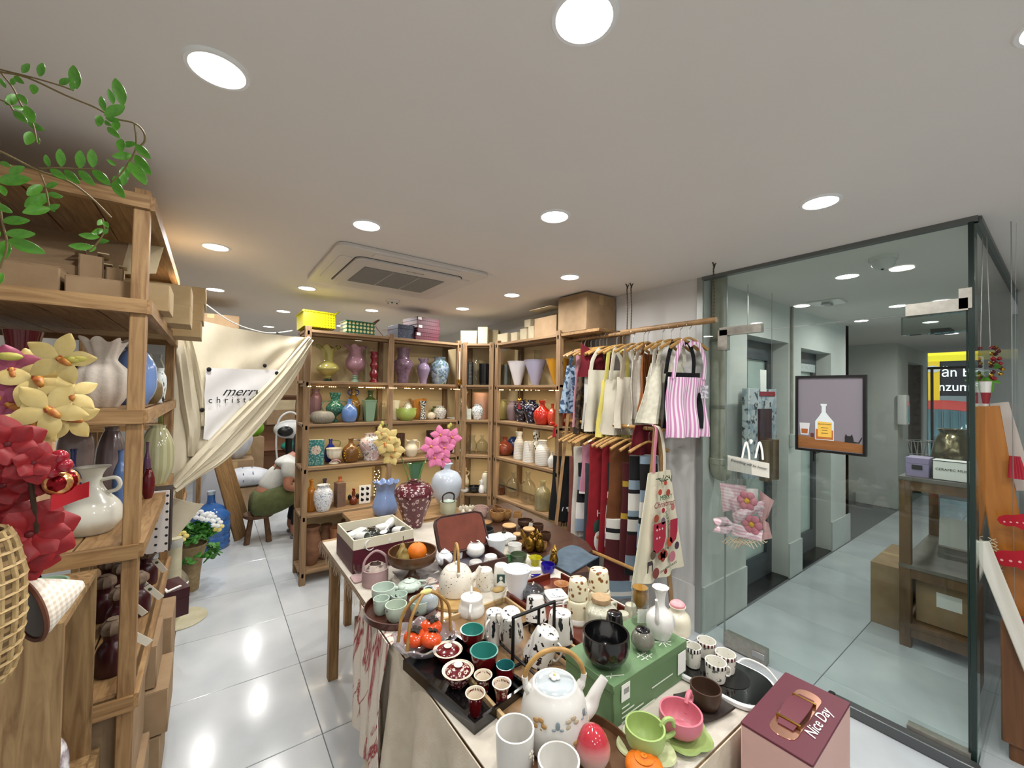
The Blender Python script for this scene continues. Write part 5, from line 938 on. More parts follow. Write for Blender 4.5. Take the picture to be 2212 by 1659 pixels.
part('arched_handle',MB().tube(cr([(-.15,0,.4),(-.18,0,.75),(-.15,0,1.1),(0,0,1.22),(.15,0,1.1),(.17,0,.75),(.15,0,.4)],6),.014,8),WP,t); part('seat_shell',MB().ell((.02,.05,.95),(.24,.14,.15),18,12).ell((.24,.03,.98),(.1,.07,.06),12,8),WP,t); part('visor',MB().ell((-.07,-.1,.93),(.11,.06,.08),14,8),BLACK,t); part('column',MB().tube([(0,.05,.4),(0,.05,.9)],.05,10),BLACK,t)
t=thing('clutter_rack','brown wooden rack full of clutter at the aisle end','shelving',Vector((1.15,8.3,0))); BRW=pbr('brown_laminate','6a4228','54331e',pat='wood',sc=12,rough=.6)
for z in (.45,.95,1.45): part('shelf',MB().rbox((0,0,z),(1.3,.45,.03),.003,1),BRW,t)
for x in (-.64,.64):
    for y in (-.2,.2): part('post',MB().rbox((x,y,.85),(.05,.05,1.7),.003,1),BRW,t)
struct('wall_peach',MB().bx(.4,2.6,8.62,8.66,0,2.0),pbr('peach_panel','d9a684','c9946f',pat='noise',sc=2,rough=.7),'peach coloured panel at the aisle end')
carton('cardboard_box','open brown carton on the clutter rack middle shelf',Vector((.95,8.25,.966)),(.45,.36,.25),.2,CARD,flaps=3,flap_ang=2.0)
solo('pink_cushion','pink and teal cushion on the clutter rack','cushion',MB().ell((0,0,.1),(.2,.16,.1),18,10),pbr('pink_teal','c8608a','3aa08a',pat='gz',sc=1,th=.06,soft=.02,rough=.8),(1.2,8.2,.466+.0))
solo('blue_bag','blue plastic bag on the floor by the clutter rack','bag',vmesh([(.8,0),(1,.3),(.9,.7),(.6,1)],.35,.14,0,20,flute=(6,.06)),pbr('blue_bagging','4a6a9a','6f8a7a',pat='noise',sc=8,rough=.4),(1.1,7.75,0))
solo('red_bag','red bundle on the floor by the clutter rack','bag',MB().ell((0,0,.1),(.16,.13,.11),16,10,mod=lambda a,z:1+.08*math.cos(4*a)),fab('7a2430','3a1a22',sc=10),(1.42,7.7,0))
t=carton('cardboard_box','open green-brown carton beside the crouching person',Vector((1.28,6.55,0)),(.3,.35,.5),.1,pbr('green_card','6a6a44','565636',pat='noise',sc=6,rough=.8),flaps=2,flap_ang=1.2)
carton('cardboard_box','stack of brown boxes on the clutter rack top',Vector((1.3,8.25,1.466)),(.6,.36,.3),0,CARD)
# ================================================================ HANGING APRONS AND SCARVES
RODX=2.42; RODZ=2.035
yr=lambda px,py=715: at(px,py,x=RODX).y
t=thing('bamboo_rail','long bamboo rail hanging from ceiling hooks on twine','clothes rail',(RODX,1.9,RODZ))
ya,yb,yc=yr(1225)+.02,yr(1358),yr(1547)
def cane(y0,y1,r,dz): 
    part('cane',MB().tube([(0,y0+(y1-y0)*k/10-1.9,dz) for k in range(11)],[r*(1.0 if k%3 else 1.12) for k in range(11)],10),pbr('cane_wood','a3825a','7d5e3a',pat='noise',sc=14,rough=.5),t)
cane(ya,yb-.05,.013,-.006); cane(yb+.06,yc,.017,.004)
for y in (yr(1233,735),yb+.015,yb-.02,yc+.015):
    part('twine',MB().tube([(0,y-1.9,0),(.004,y-1.9,(CEIL-RODZ)*.5),(0,y-1.9+.004,CEIL-RODZ-.03)],.004,6),pbr('twine','6a5a44','3f3628',pat='sz',sc=300,rough=.9),t)
    part('ceiling_hook',MB().tube([(-.02,y-1.9,CEIL-RODZ),(-.008,y-1.9,CEIL-RODZ-.01),(0,y-1.9,CEIL-RODZ-.035),(.008,y-1.9,CEIL-RODZ-.01),(.02,y-1.9,CEIL-RODZ)],.004,6),pbr('rust_hook','4a3c34',rough=.6,metal=.6),t)
HWOOD=pbr('hanger_wood','b08a50','98703a',pat='wood',sc=20,rough=.45,coat=.2)
hk=MB().tube(cr([(0,0,-.09),(0,0,-.03),(.012,0,-.018),(.018,0,.0),(.0,0,.018),(-.018,0,.004),(-.02,0,-.006)],4),.0022,6).mesh('hook'); hk.materials.append(STEEL)
ha=MB().tube(cr([(-.15,0,-.15),(-.1,0,-.122),(-.04,0,-.095),(0,0,-.085),(.04,0,-.095),(.1,0,-.122),(.15,0,-.15)],4),[.008+.005*abs(k-12)/12 for k in range(25)],8,flat=.9).mesh('shoulders'); ha.materials.append(HWOOD)
def hanger(lab,x,y,z,rz=0,group='wooden hangers on the bamboo rail'):
    h=thing('coat_hanger',lab,'hanger',(x,y,z),rz,group); part('hook',hk,None,h); part('shoulders',ha,None,h); return h
def drape(W0,W1,H,fold=.02,nf=3,curl=.05,th=.004,ph=0,neck=.0):
    def fn(u,v):
        w=W0+(W1-W0)*v; x=(u-.5)*w
        return (x,curl*(2*u-1)**2*(1 if ph%2 else -1)*.6+fold*(.25+v)*math.sin(nf*2*PI*u+ph)+.008*math.sin(7*v+ph),-H*v-neck*(1-v)*(1-(2*u-1)**2))
    return MB().sheet(fn,28,16,th)
def apron(lab,px,pyt,pyb,W0,W1,m,strap=None,rz=.35,bow=None,fold=.02,nf=3,cat='apron',neck=0,hl=None,extra=None):
    y=yr(px); hanger(hl or 'wooden hanger carrying the '+lab.split(',')[0],RODX,y,RODZ-.004,rz)
    zt=at(px,pyt,x=RODX).z; zb=at(px,pyb,x=RODX).z; H=zt-zb
    t=thing('hanging_'+cat,lab,cat,(RODX,y,zt),rz,'aprons and bags on the bamboo rail')
    part('cloth',drape(W0,W1,H,fold,nf,ph=int(px)%7,neck=neck),m,t)
    if strap:
        top=RODZ-.11-zt
        for s in (-1,1): part('strap',MB().tube(cr([(s*W0*.42,0,-.01),(s*W0*.38,-.012,top*.5),(s*.06,-.006,top),(s*.02,.02,top*.9)],4),.016,6,flat=.25,up=(0,1,0)),strap,t)
    if extra: extra(t,H)
    return t
LEAFP=fab('8fa3b5','2f4560',pat='spots',sc=28,th=.52,soft=.03)
apron('blue and white leaf print apron, first on the rail',1256,790,893,.22,.34,LEAFP,LEAFP,rz=-.5)
PNK=fab('c996a0','b98490',sc=10); apron('pale pink apron with a tied strap',1264,800,922,.16,.22,PNK,PNK,rz=-.55,nf=2)
BRN=fab('5a4632','241c16',pat='spots',sc=30,th=.5,soft=.06); apron('dark brown floral apron beside the pink one',1277,790,938,.18,.26,BRN,BRN,rz=-.4)
apron('dark green and gold patterned apron',1288,800,930,.16,.24,fab('3a3a24','8a7a3a',pat='spots',sc=34,th=.56,soft=.05),BRN,rz=-.3)
MRN=fab('6b1220','560c18',sc=10); apron('dark red apron with a scooped neck at the back',1296,742,815,.3,.34,MRN,None,rz=-.1,neck=.07)
CRM2=fab('d8d4c4','c9c4b2',sc=8)
def books(t,H):
    for k,(c,w,h,x) in enumerate((('4a6a60',.05,.04,.06),('a8303a',.07,.07,.065),('1d2230',.06,.03,.07),('35544c',.07,.07,.07),('b8935a',.09,.025,.07),('20202c',.1,.02,.065),('6a3a30',.06,.04,.08),('2c2038',.09,.035,.08))): part('print',MB().box((x,-.034,-.12-.052*k),(w,.002,h)),pbr('book_'+c,c,rough=.9),t,smooth=False)
apron('cream apron printed with a column of coloured books',1311,800,932,.3,.36,CRM2,CRM2,rz=-.45,extra=books,fold=.012)
apron('plain white folded apron behind the book print one',1303,812,928,.26,.3,fab('d6d6d0','c4c4be',sc=8),None,rz=-.4,fold=.01)
YLW=fab('d6cc72','c4b85c',sc=8)
apron('pale yellow apron with a bib and blue letters',1333,822,945,.2,.3,YLW,YLW,rz=-.5,extra=lambda t,H:part('print',MB().box((.0,-.04,-.2),(.03,.002,.07)).box((.04,-.04,-.21),(.02,.002,.05),(0,.5,0)),pbr('navy_print','1d2a4a',rough=.9),t,smooth=False))
apron('cream linen apron right of the yellow one',1345,820,940,.22,.3,CRM2,CRM2,rz=-.4,nf=2)
apron('off-white crossback apron with crossed straps',1368,815,925,.22,.26,fab('cfc8b8','bdb6a6',sc=9),fab('a89a86',sc=10),rz=-.3)
apron('narrow white lace apron beside the rust one',1391,775,905,.16,.2,fab('dcd9ce','c9c5b8',sc=40),fab('dcd9ce','c9c5b8',sc=40),rz=-.2)
apron('rust brown corduroy apron',1400,765,890,.2,.26,pbr('corduroy','8a5528','6d3f1c',pat='sx',sc=420,rough=.95),pbr('corduroy','8a5528'),rz=.1,fold=.025)
apron('white gathered tote with long thin straps',1431,815,880,.22,.26,fab('dedbd2','cfccc2',sc=9),fab('dedbd2','cfccc2',sc=9),rz=-.2,cat='tote')
apron('large cream lace bag with pleated body',1450,785,915,.24,.42,fab('d9d6c6','bfbca8',sc=35),fab('d9d6c6','bfbca8',sc=35),rz=-.35,fold=.045,cat='bag')
def doodle(t,H):
    for k in range(9): part('print',MB().tube(cr([(-.08+.02*(k%4),-.035,-.06-.03*k),(-.05+.02*(k%3),-.035,-.075-.03*k),(-.07+.03*(k%2),-.035,-.09-.03*k)],3),.003,5),PAPER,t)
BKF=fab('17181c','101114',sc=12); apron('black apron with white doodle print',1469,805,925,.26,.32,BKF,BKF,rz=-.3,extra=doodle)
STP=pbr('pink_stripe','c98ab5','e6dbe2',pat='sx',sc=330,rough=.95); apron('pink and white striped apron at the rail end',1489,815,945,.3,.36,STP,STP,rz=-.25,fold=.02,extra=lambda t,H:part('pocket_print',MB().box((.1,-.03,-.09),(.06,.002,.08)),fab('c9c6cc','8f8a96',pat='spots',sc=60),t,smooth=False))
# ---------------------------------------------------------------- lower rack with scarves
LRX=2.36; LRZ=1.36; ly=lambda px,py=960: at(px,py,x=LRX).y
t=thing('garment_rack','low wooden A-frame garment rack full of scarves','clothes rack',(LRX,2.0,0)); y0,y1=1.60,2.42
part('bar',MB().tube([(0,y0-2-.05,LRZ),(0,y1-2+.05,LRZ)],.014,10),HWOOD,t)
for y in (y0,y1):
    for s in (-1,1): part('leg',MB().tube([(s*.2,y-2,0),(s*.012,y-2,LRZ+.06)],.018,4),WOODZ,t)
part('low_bar',MB().tube([(-.12,y0-2,.45),(-.12,y1-2,.45)],.012,8),HWOOD,t)
def bandmat(key,stops):
    if key in MATS: return MATS[key]
    m=fab(key) if False else bpy.data.materials.new('knit_'+key); m.use_nodes=True; nt=m.node_tree;N=nt.nodes;L=nt.links; b=N['Principled BSDF']; b.inputs['Roughness'].default_value=.95
    tc=N.new('ShaderNodeTexCoord'); s=N.new('ShaderNodeSeparateXYZ'); L.new(tc.outputs['Object'],s.inputs[0]); mr=N.new('ShaderNodeMapRange'); mr.inputs[1].default_value=0; mr.inputs[2].default_value=-1.0; L.new(s.outputs[2],mr.inputs[0]); r=N.new('ShaderNodeValToRGB'); r.color_ramp.interpolation='CONSTANT'; L.new(mr.outputs[0],r.inputs[0])
    e=r.color_ramp.elements
    for i,(p,c) in enumerate(stops[:32]):
        q=e[i] if i<2 else e.new(p); q.position=p; q.color=lin(c)
    L.new(r.outputs[0],b.inputs[0]); MATS[key]=m; return m
def scarf(lab,px,w,pyt,pyb,m,hl,rz=-.35,th=.022,fringe=None,extra=None,hang=True):
    y=ly(px); zt=min(LRZ-.1,at(px,pyt,x=LRX).z); zb=at(px,pyb,x=LRX).z; H=zt-zb
    if hang: hanger(hl,LRX,y,LRZ-.004,rz,'wooden hangers on the low rack')
    t=thing('hanging_scarf',lab,'scarf',(LRX,y,zt),rz,'scarves on the low rack')
    def fn(u,v):
        a=2*PI*u; c,s=math.cos(a),math.sin(a); q=abs(c)**.6*(1 if c>0 else -1)
        return (q*w*1.35*(.8+.2*v)+.006*math.sin(5*v),s*th*(1+.25*math.sin(3*a))+.004*math.sin(9*v+px),-H*v)
    mb=MB(); nu,nv=20,14; vs=[];fs=[]
    for j in range(nv+1):
        for i in range(nu): vs.append(fn(i/nu,j/nv))
    for j in range(nv):
        for i in range(nu): k=(i+1)%nu; fs.append((j*nu+i,j*nu+k,(j+1)*nu+k,(j+1)*nu+i))
    fs.append(list(range(nu))); fs.append([nv*nu+i for i in range(nu)][::-1]); mb.add(vs,fs); part('cloth',mb,m,t)
    if fringe:
        fm=MB()
        for i in range(14): fm.tube([(-w+.01+i*(2*w-.02)/13,0,-H+.005),(-w+.012+i*(2*w-.02)/13,.003,-H-.05)],.0035,4)
        part('fringe',fm,fringe,t,kind='stuff')
    if extra: extra(t,H)
    return t
W8,BL8,BK,MR,GY='d2d2cc','8195a5','141518','4a161c','4a4e54'
def emb(t,H):
    z=-H*.78; o=MB().ell((0,-.026,z),(.03,.003,.018),10,6).ell((.032,-.026,z+.018),(.012,.003,.012),8,5)
    part('emblem',o.tube([(-.02,-.026,z),(-.03,-.026,z-.035)],.004,5).tube([(.015,-.026,z),(.02,-.026,z-.035)],.004,5),PAPER,t)
    for k in range(8): a=PI*(.15+.7*k/7); part('emblem_mark',MB().box((.05*math.cos(a),-.026,z+.015+.045*math.sin(a)),(.006,.003,.014),(0,-a+PI/2,0)),PAPER,t,smooth=False)
scarf('black knit scarf with a white horse emblem',1224,.1,985,1125,fab('131416','0e0f11',sc=14),'wooden hanger of the black emblem scarf',fringe=fab('131416','0e0f11',sc=14),extra=emb,rz=-.75)
scarf('dusty rose brown scarf beside the black one',1244,.05,985,1215,fab('7d4a40','6a3c34',sc=14),'wooden hanger of the dusty rose scarf')
scarf('long cream white scarf',1253,.05,965,1178,fab('cfccc2','bfbcb0',sc=14),'wooden hanger of the cream white scarf')
scarf('black blue and white striped scarf on the left',1266,.06,1000,1145,bandmat('bands_a',[(0,BK),(.1,BL8),(.2,BK),(.3,W8),(.42,BL8),(.52,W8),(.56,BK)]),'wooden hanger of the left striped scarf',fringe=fab(W8))
scarf('pink scarf with white end stripes',1275,.06,960,1065,bandmat('bands_p',[(0,'b0788a'),(.3,'b0788a'),(.355,W8),(.37,'b0788a'),(.385,W8),(.4,'b0788a')]),'wooden hanger of the pink scarf')
scarf('long charcoal grey scarf',1280,.055,1000,1275,fab('3f444a','34383e',sc=14),'wooden hanger of the charcoal scarf')
def santa(t,H):
    text('Ho!',.07,PAPER,t,(0,-.033,-H*.62),(PI/2,0,0)); z=-H*.86
    part('santa_hat',MB().ell((-.03,-.026,z+.1),(.045,.006,.06),12,8),pbr('felt_green','2c4038',rough=.95),t); part('santa_beard',MB().ell((-.02,-.028,z),(.05,.007,.085),14,8),fab('d6d6d2'),t); part('santa_face',MB().ell((-.02,-.034,z+.03),(.035,.004,.018),10,6),pbr('felt_skin','b5835c',rough=.95),t)
REDF=fab('8a1420','74101a',sc=12); scarf('bright red scarf with felt Santa and Ho lettering',1300,.09,955,1200,REDF,'wooden hanger of the red Santa scarf',extra=santa)
scarf('second plain red scarf right of the Santa one',1318,.06,955,1200,REDF,'wooden hanger of the plain red scarf')
scarf('black and white striped scarf behind the brown one',1328,.05,1000,1180,bandmat('bands_b',[(0,BK),(.2,W8),(.25,BK),(.3,W8),(.5,BL8),(.55,W8),(.7,BK)]),'wooden hanger of the black and white scarf',fringe=fab(W8))
scarf('rust brown scarf over a striped maroon one',1338,.07,955,1140,fab('6d4020','5a3418',sc=12),'wooden hanger of the rust brown scarf')
scarf('long scarf with maroon, pale blue and black blocks',1343,.1,1120,1290,bandmat('bands_c',[(0,W8),(.06,BK),(.09,W8),(.14,MR),(.42,BL8),(.5,W8),(.53,BL8),(.58,BK)]),'wooden hanger of the block striped scarf',th=.03,rz=-.55)
scarf('maroon scarf with yellow zigzag bands',1360,.05,1000,1215,bandmat('bands_d',[(0,MR),(.12,'b09030'),(.16,MR),(.34,'b09030'),(.38,MR),(.7,'b09030'),(.73,MR),(.85,'2a2440')]),'wooden hanger of the maroon zigzag scarf')
scarf('black scarf with white and blue end bands, nearer one',1381,.07,985,1240,bandmat('bands_e',[(0,BK),(.16,BL8),(.22,BK),(.25,W8),(.36,BL8),(.4,BK),(.42,W8),(.5,BK),(.52,MR),(.66,BL8),(.74,BK)]),'wooden hanger of the nearer banded scarf',fringe=fab(W8))
scarf('black scarf with white and blue end bands by the post',1402,.06,985,1225,bandmat('bands_f',[(0,BL8),(.05,BK),(.22,BL8),(.3,W8),(.4,BK),(.44,BL8),(.6,BK)]),'wooden hanger of the banded scarf by the post')
y=ly(1392); t=thing('maroon_cap_scarf','folded maroon scarf over the rack end','scarf',(LRX,y,LRZ+.02),-.5); part('cloth',drape(.16,.26,.2,.02,2,curl=.06),MRN,t)
# christmas apron
AY=1.515; az=at(1420,1020,y=AY).z; axl=at(1362,1270,y=AY); axr=at(1475,1262,y=AY); xm=(axl.x+axr.x)/2; H=az-axl.z; Wb=axr.x-axl.x
t=thing('christmas_apron','cream Christmas apron printed with stockings, letters and treats','apron',(xm,AY,az)); APC=pbr('apron_cloth','dcd6bf','d2cbb2',pat='noise',sc=6,rough=.92)
def cfn(u,v):
    w=Wb*(.42+.58*v**1.05); return ((u-.5)*w+.01*(1-v),-.012*math.cos(6*PI*u)*(.3+v)+.02*abs(u-.55),-H*v*(1+.03*math.sin(PI*u)))
part('cloth',MB().sheet(cfn,30,24,.003),APC,t)
for s,c in ((-1,'c47a8e'),(1,'d8d2bc')): part('strap',MB().tube(cr([(s*.055,0,0),(s*.05,0,.12),(s*.02,.01,.26),(0.02,.06,LRZ-az+.03)],4),.014,6,flat=.25,up=(0,1,0)),fab(c),t)
def pr_(nm,mb,c,x,z): o=part(nm,mb,pbr('print_'+c,c,rough=.9),t,loc=(x,-.03,-H*z)); o.rotation_euler=(PI/2,0,0); return o
def blob(pts,th=.001): return MB().prism(pts,0,th)
stk=[(-.05,.07),(.05,.07),(.05,-.01),(.03,-.06),(-.02,-.08),(-.055,-.06),(-.05,-.02)]
o=pr_('stocking_print',blob([(x*1.25,y*1.2) for x,y in stk]),'9e2338',-.035,.6)
for k in range(5): part('snowflake_print',MB().box((-.03+.028*(k%3),.045-.05*(k//3),.0015),(.014,.003,.001)).box((-.03+.028*(k%3),.045-.05*(k//3),.0015),(.003,.014,.001)),PAPER,o,smooth=False)
pr_('stocking_print',blob([(x*.8,y) for x,y in stk]),'9e2338',.115,.58)
cir=lambda r,n=14:[(r*math.cos(2*PI*k/n),r*math.sin(2*PI*k/n)) for k in range(n)]
for x,z,r,c in ((-.035,.18,.014,'b03a2c'),(.05,.2,.016,'9a4030'),(.02,.1,.012,'a8452c'),(.0,.36,.012,'9a2234'),(-.07,.42,.018,'93422e'),(.1,.35,.016,'b06a6a'),(.0,.77,.02,'8a3024'),(-.025,.785,.018,'8a3024'),(.025,.785,.018,'8a3024'),(.0,.81,.018,'8a3024'),(.1,.83,.025,'b5707c'),(.15,.74,.018,'4a3448'),(-.1,.75,.02,'5a4a38'),(-.07,.93,.024,'7a3a34'),(.07,.68,.022,'b0482c'),(.0,.46,.016,'6a5a64'),(-.06,.5,.008,'3a5a3c'),(.03,.95,.012,'8a2a24')): pr_('treat_print',blob(cir(r*1.35)),c,x,z)
for k in range(9): o=pr_('sprig_print',blob([(-.02,-.003),(.02,-.003),(.025,0),(.02,.003),(-.02,.003)]),'2f4a34',-.06+.018*k,.05+.012*(k%3)); o.rotation_euler=(PI/2,0.6*k,0)
G1,R1_=pbr('print_green','2f5a3a',rough=.9),pbr('print_red','7d2430',rough=.9)
rr=(PI/2,0,0)
text('MERRY',.042,G1,t,(.03,-.03,-H*.24),rr); text('Christmas',.052,R1_,t,(.01,-.031,-H*.3),rr,shear=.2); text('MERRY',.034,G1,t,(.045,-.03,-H*.45),(PI/2,1.1,0)); text('APPLE PIE',.022,INK,t,(.02,-.03,-H*.735),rr); text('CRANBERRY SAUCE',.02,INK,t,(.06,-.03,-H*.92),(PI/2,-.15,0)); 
t2=MB(); pr_('reindeer_print',blob([(-.025,.02),(.02,.02),(.03,.0),(.025,-.045),(.018,-.045),(.016,-.005),(-.012,-.005),(-.02,-.045),(-.027,-.045)]),'3a3030',-.13,.83)
# folded textiles under the rack and dark wooden bench
t=thing('folded_textiles','pile of folded magenta and blue textiles under the scarves','textiles',(2.04,2.12,.3565))
for k,(c,w) in enumerate((('5a7796',.26),('7a2a6a',.24),('c04a78',.22),('a83a8a',.2))): part('folded_cloth',MB().rbox((0,0,.02+.04*k),(w,.22,.037),.03,4,ch=.5),fab(c,sc=18),t)
solo('low_bench','plain wooden bench under the folded textiles','bench',MB().rbox((0,0,.34),(.3,.27,.03),.004,1).rbox((-.12,-.1,.165),(.04,.04,.33),.004,1).rbox((.12,-.1,.165),(.04,.04,.33),.004,1).rbox((-.12,.1,.165),(.04,.04,.33),.004,1).rbox((.12,.1,.165),(.04,.04,.33),.004,1),WOODX,(2.04,2.12,0))
# ================================================================ DISPLAY TABLE
TZ=.75; TXL,TXR,TYN,TYF=.515,1.335,.505,2.47
LINEN=pbr('linen_cloth','d2c8b6','bdb19c',pat='noise',sc=14,rough=.95,bump=.3,bsc=220); LINENW=pbr('linen_white','c8c2b6','b5aea1',pat='noise',sc=10,rough=.95,bump=.25,bsc=200)
t=thing('display_table','long wooden table covered with cream linen and crockery','table',((TXL+TXR)/2,(TYN+TYF)/2,0)); tx,ty=(TXL+TXR)/2,(TYN+TYF)/2; hw,hl=(TXR-TXL)/2,(TYF-TYN)/2
part('tabletop',MB().rbox((0,0,TZ-.02),(2*hw,2*hl,.028),.006,2),WOODY,t)
for sx in(-1,1):
    for sy in(-1,1): part('leg',MB().rbox((sx*(hw-.06),sy*(hl-.06),(TZ-.034)/2),(.05,.05,TZ-.034),.004,1),WOODZ,t)
def hem(u): return .012*math.sin(25*u)+.008*math.sin(61*u+1)
# tablecloth: top and hanging left side
t=thing('tablecloth','cream linen tablecloth draped over the display table','tablecloth',(tx,ty,TZ-.006)); Y1c=TYF-.06
def top_fn(u,v): return (-hw-.004+(2*hw+.01)*u,-hl+(2*hl-.05)*v,.0045+.0012*math.sin(40*u+9*v)*math.sin(13*v))
part('cloth_top',MB().sheet(top_fn,30,50,.003),LINENW,t)
def side_fn(u,v):   # u along y (near part of the table), v down
    y=-hl+.95*u; fo=.028*math.sin(34*u+1.5*math.sin(5*u))*min(1,v*2.2); return (-hw-.008-.03*v-fo-.012*v,y,.004-.72*v*(1-.06*(1-u))-.004)
part('cloth_drop',MB().sheet(side_fn,80,16,.003),LINEN,t)
def side2(u,v):
    y=-hl+1.85*u; fo=.008*math.sin(30*u)*min(1,v*2); return (hw+.006+.008*v+fo,y,.004-.5*v)
part('cloth_drop',MB().sheet(side2,60,10,.003),LINEN,t)
part('cloth_drop',MB().sheet(lambda u,v:(-hw+2*hw*u,-hl-.006-.006*v-.006*math.sin(26*u)*min(1,2*v),.004-.6*v),60,12,.003),LINEN,t)
for k in range(60):
    u=k/59; y=-hl+1.0+.95*u; o=part('fringe_thread',MB().tube([(-hw-.005,y,.004),(-hw-.012,y+.004,-.01),(-hw-.012-.006*random.random(),y+.01*random.random(),-.03-.05*random.random()**2)],.0007,3),LINEN,t)
# red and white embroidered runner
t=thing('embroidered_runner','red and white embroidered runner hanging over the table edge','runner',(TXL,1.45,TZ)); RUN=pbr('red_embroidery','d6cdc0','8f1426',pat='veins',sc=6,th=.035,st=(1,1.6,.3),rough=.95,bump=.3,bsc=240)
part('drop',MB().sheet(lambda u,v:(-.018-.03*v-.012*math.sin(20*u+3*v)*min(1,3*v)-.01,-.13+.3*u+.02*math.sin(5*v),.006-.5*v*(1-.25*u)),24,24,.003),RUN,t)
part('lay',MB().sheet(lambda u,v:(-.02+.42*v,-.13+.3*u+.02*math.sin(8*v)+.12*v,.0025+.001*math.sin(9*u+7*v)),16,20,.003),RUN,t)
# cartons under the table
c0=at(772,1590,z=0)
carton('cardboard_box','upright brown carton standing under the table edge',Vector((.70,1.62,0)),(.2,.24,.3),.15,CARD)
carton('cardboard_box','larger brown carton behind under the table',Vector((.82,1.98,0)),(.4,.4,.42),0,CARD); carton('cardboard_box','brown carton half hidden by the hanging cloth',Vector((.74,1.2,0)),(.3,.3,.36),-.1,CARD)
# dark second table
DWD=pbr('dark_walnut','4a2f22','33201a',pat='wood',sc=14,st=(.1,1,1),rough=.35,coat=.2)
SZ=.745; t=thing('walnut_table','dark walnut side table beside the display table','table',(1.74,2.05,0)); part('tabletop',MB().prism([(-.39,-.66),(-.28,-.7),(-.18,-.56),(-.06,-.52),(0,-.42),(.05,-.15),(.1,.5),(-.39,.5)],SZ-.03,SZ),DWD,t)
for x,y in ((-.34,-.5),(-.03,-.25),(.04,.45),(-.34,.45)): part('leg',MB().rbox((x,y,(SZ-.03)/2),(.05,.05,SZ-.03),.004,1),DWD,t)
t=thing('back_console','low wooden console behind the table carrying the big vases','table',(1.1,2.72,0)); part('top',MB().rbox((0,0,.735),(.72,.44,.025),.004,1),WOODX,t)
for sx in(-1,1):
    for sy in(-1,1): part('leg',MB().rbox((sx*.32,sy*.18,.361),(.045,.045,.722),.004,1),WOODZ,t)
# ---------------------------------------------------------------- helpers for table crockery
def elev(y): return math.sin(math.atan(max(0,(y-845))/F))
def TT(px,yb,yt,w,kind='tall',z=TZ+.001):
    P=PROF[kind] if isinstance(kind,str) else kind; yb2=yb-elev(yb)*w*P[0][0]/2; yt2=yt+elev(yt)*w*P[-1][0]/2
    return spot(px,min(yb2,yb),min(yt2,yb2-4),w,z=z)
def TV(name,label,cat,px,yb,yt,w,kind,m,z=TZ+.001,**k): return vase(name,label,cat,TT(px,yb,yt,w,kind,z),kind,m,**k)
def wz(x,y): return SZ+.001 if x>1.36 else TZ+.001
CELA=cer('b9c8bd'); MUGW=cer('e6e4dc')
def inv(kind): 
    P=PROF[kind] if isinstance(kind,str) else kind; return [(r,1-z) for r,z in reversed(P)]
CUPI=[(.99,0),(1,.03),(.97,.2),(.86,.7),(.78,.95),(.7,1)]   # upside-down mug
def MUGI(name,label,px,yb,yt,w,m,hang=-30,rot=None,**k): return TV(name,label,'mug',px,yb,yt,w,CUPI,m,th=0,handles=[(hang,.85,.3,.35,.09)] if hang is not None else (),rot=rot,**k)
# ---------------------------------------------------------------- far end
fc=at(761,1241,z=TZ+.001); hbx=spot(761,1241,1169,10,z=TZ+.001)[1]; rc=at(898,1146,z=TZ+hbx); lc=at(731,1131,z=TZ+hbx); Lx=rc.x-fc.x; Ly=lc.y-fc.y
t=thing('tea_set_box','open maroon box with cream rim holding a white tea set','box',(fc.x+Lx/2,fc.y+Ly/2,TZ+.001)); MAR=pbr('maroon_card','4a1220',rough=.45); CRI=pbr('cream_card_rim','cfc9b4',rough=.7)
rm=hbx*.3
def hollow(L,W,z0,z1,th): return MB().bx(-L/2,L/2,-W/2,-W/2+th,z0,z1).bx(-L/2,L/2,W/2-th,W/2,z0,z1).bx(-L/2,-L/2+th,-W/2+th,W/2-th,z0,z1).bx(L/2-th,L/2,-W/2+th,W/2-th,z0,z1)
part('body',MB().rbox((0,0,(hbx-rm)*.4),(Lx,Ly,(hbx-rm)*.8),.003,1),MAR,t); part('lower_wall',hollow(Lx,Ly,(hbx-rm)*.8,hbx-rm,.006),MAR,t,smooth=False); part('rim',hollow(Lx-.004,Ly-.004,hbx-rm,hbx,.006),CRI,t,smooth=False)
part('foam',MB().bx(-Lx/2+.006,Lx/2-.006,-Ly/2+.006,Ly/2-.006,(hbx-rm)*.8,(hbx-rm)*.9),pbr('black_foam','17181a',rough=.95),t,smooth=False); fz=(hbx-rm)*.9
for i,(x,y,a,kd) in enumerate(((-.28,.05,.5,'tub'),(.1,.25,1.2,'cup'),(.3,.3,2.2,'cup'),(.34,.0,.4,'cup'),(-.3,-.3,.3,'cup'),(-.05,-.32,1.0,'cup'))):
    o=part('tea_cup',vmesh(kd,.065,.025,.12,18),WHITE,t,loc=(x*Lx,y*Ly,fz+.016)); o.rotation_euler=(1.45,0,a)
o=part('tea_tray',MB().rbox((0,0,0),(.12,.045,.02),.008,3),WHITE,t,loc=(-.28*Lx,.1*Ly,fz+.03)); o.rotation_euler=(0,0,.6)
part('glass_pot',MB().ell((-.05*Lx,.02*Ly,fz+.02),(.05,.045,.03),16,10),thin_glass('pot_glass','cfd6d2',.15),t); o=part('spoon',MB().ell((.0,0,0),(.03,.018,.006),12,6).tube([(.02,0,0),(.09,0,.01)],.005,6),WHITE,t,loc=(.12*Lx,-.1*Ly,fz+.03)); o.rotation_euler=(0,0,.9)
solo('slate_tray','dark flat wooden tray under the maroon box','tray',MB().rbox((0,0,.005),(.17,.45,.01),.008,2),pbr('slate_wood','463a34',rough=.6),(fc.x+.02,fc.y+.33,TZ+.001)) if False else None
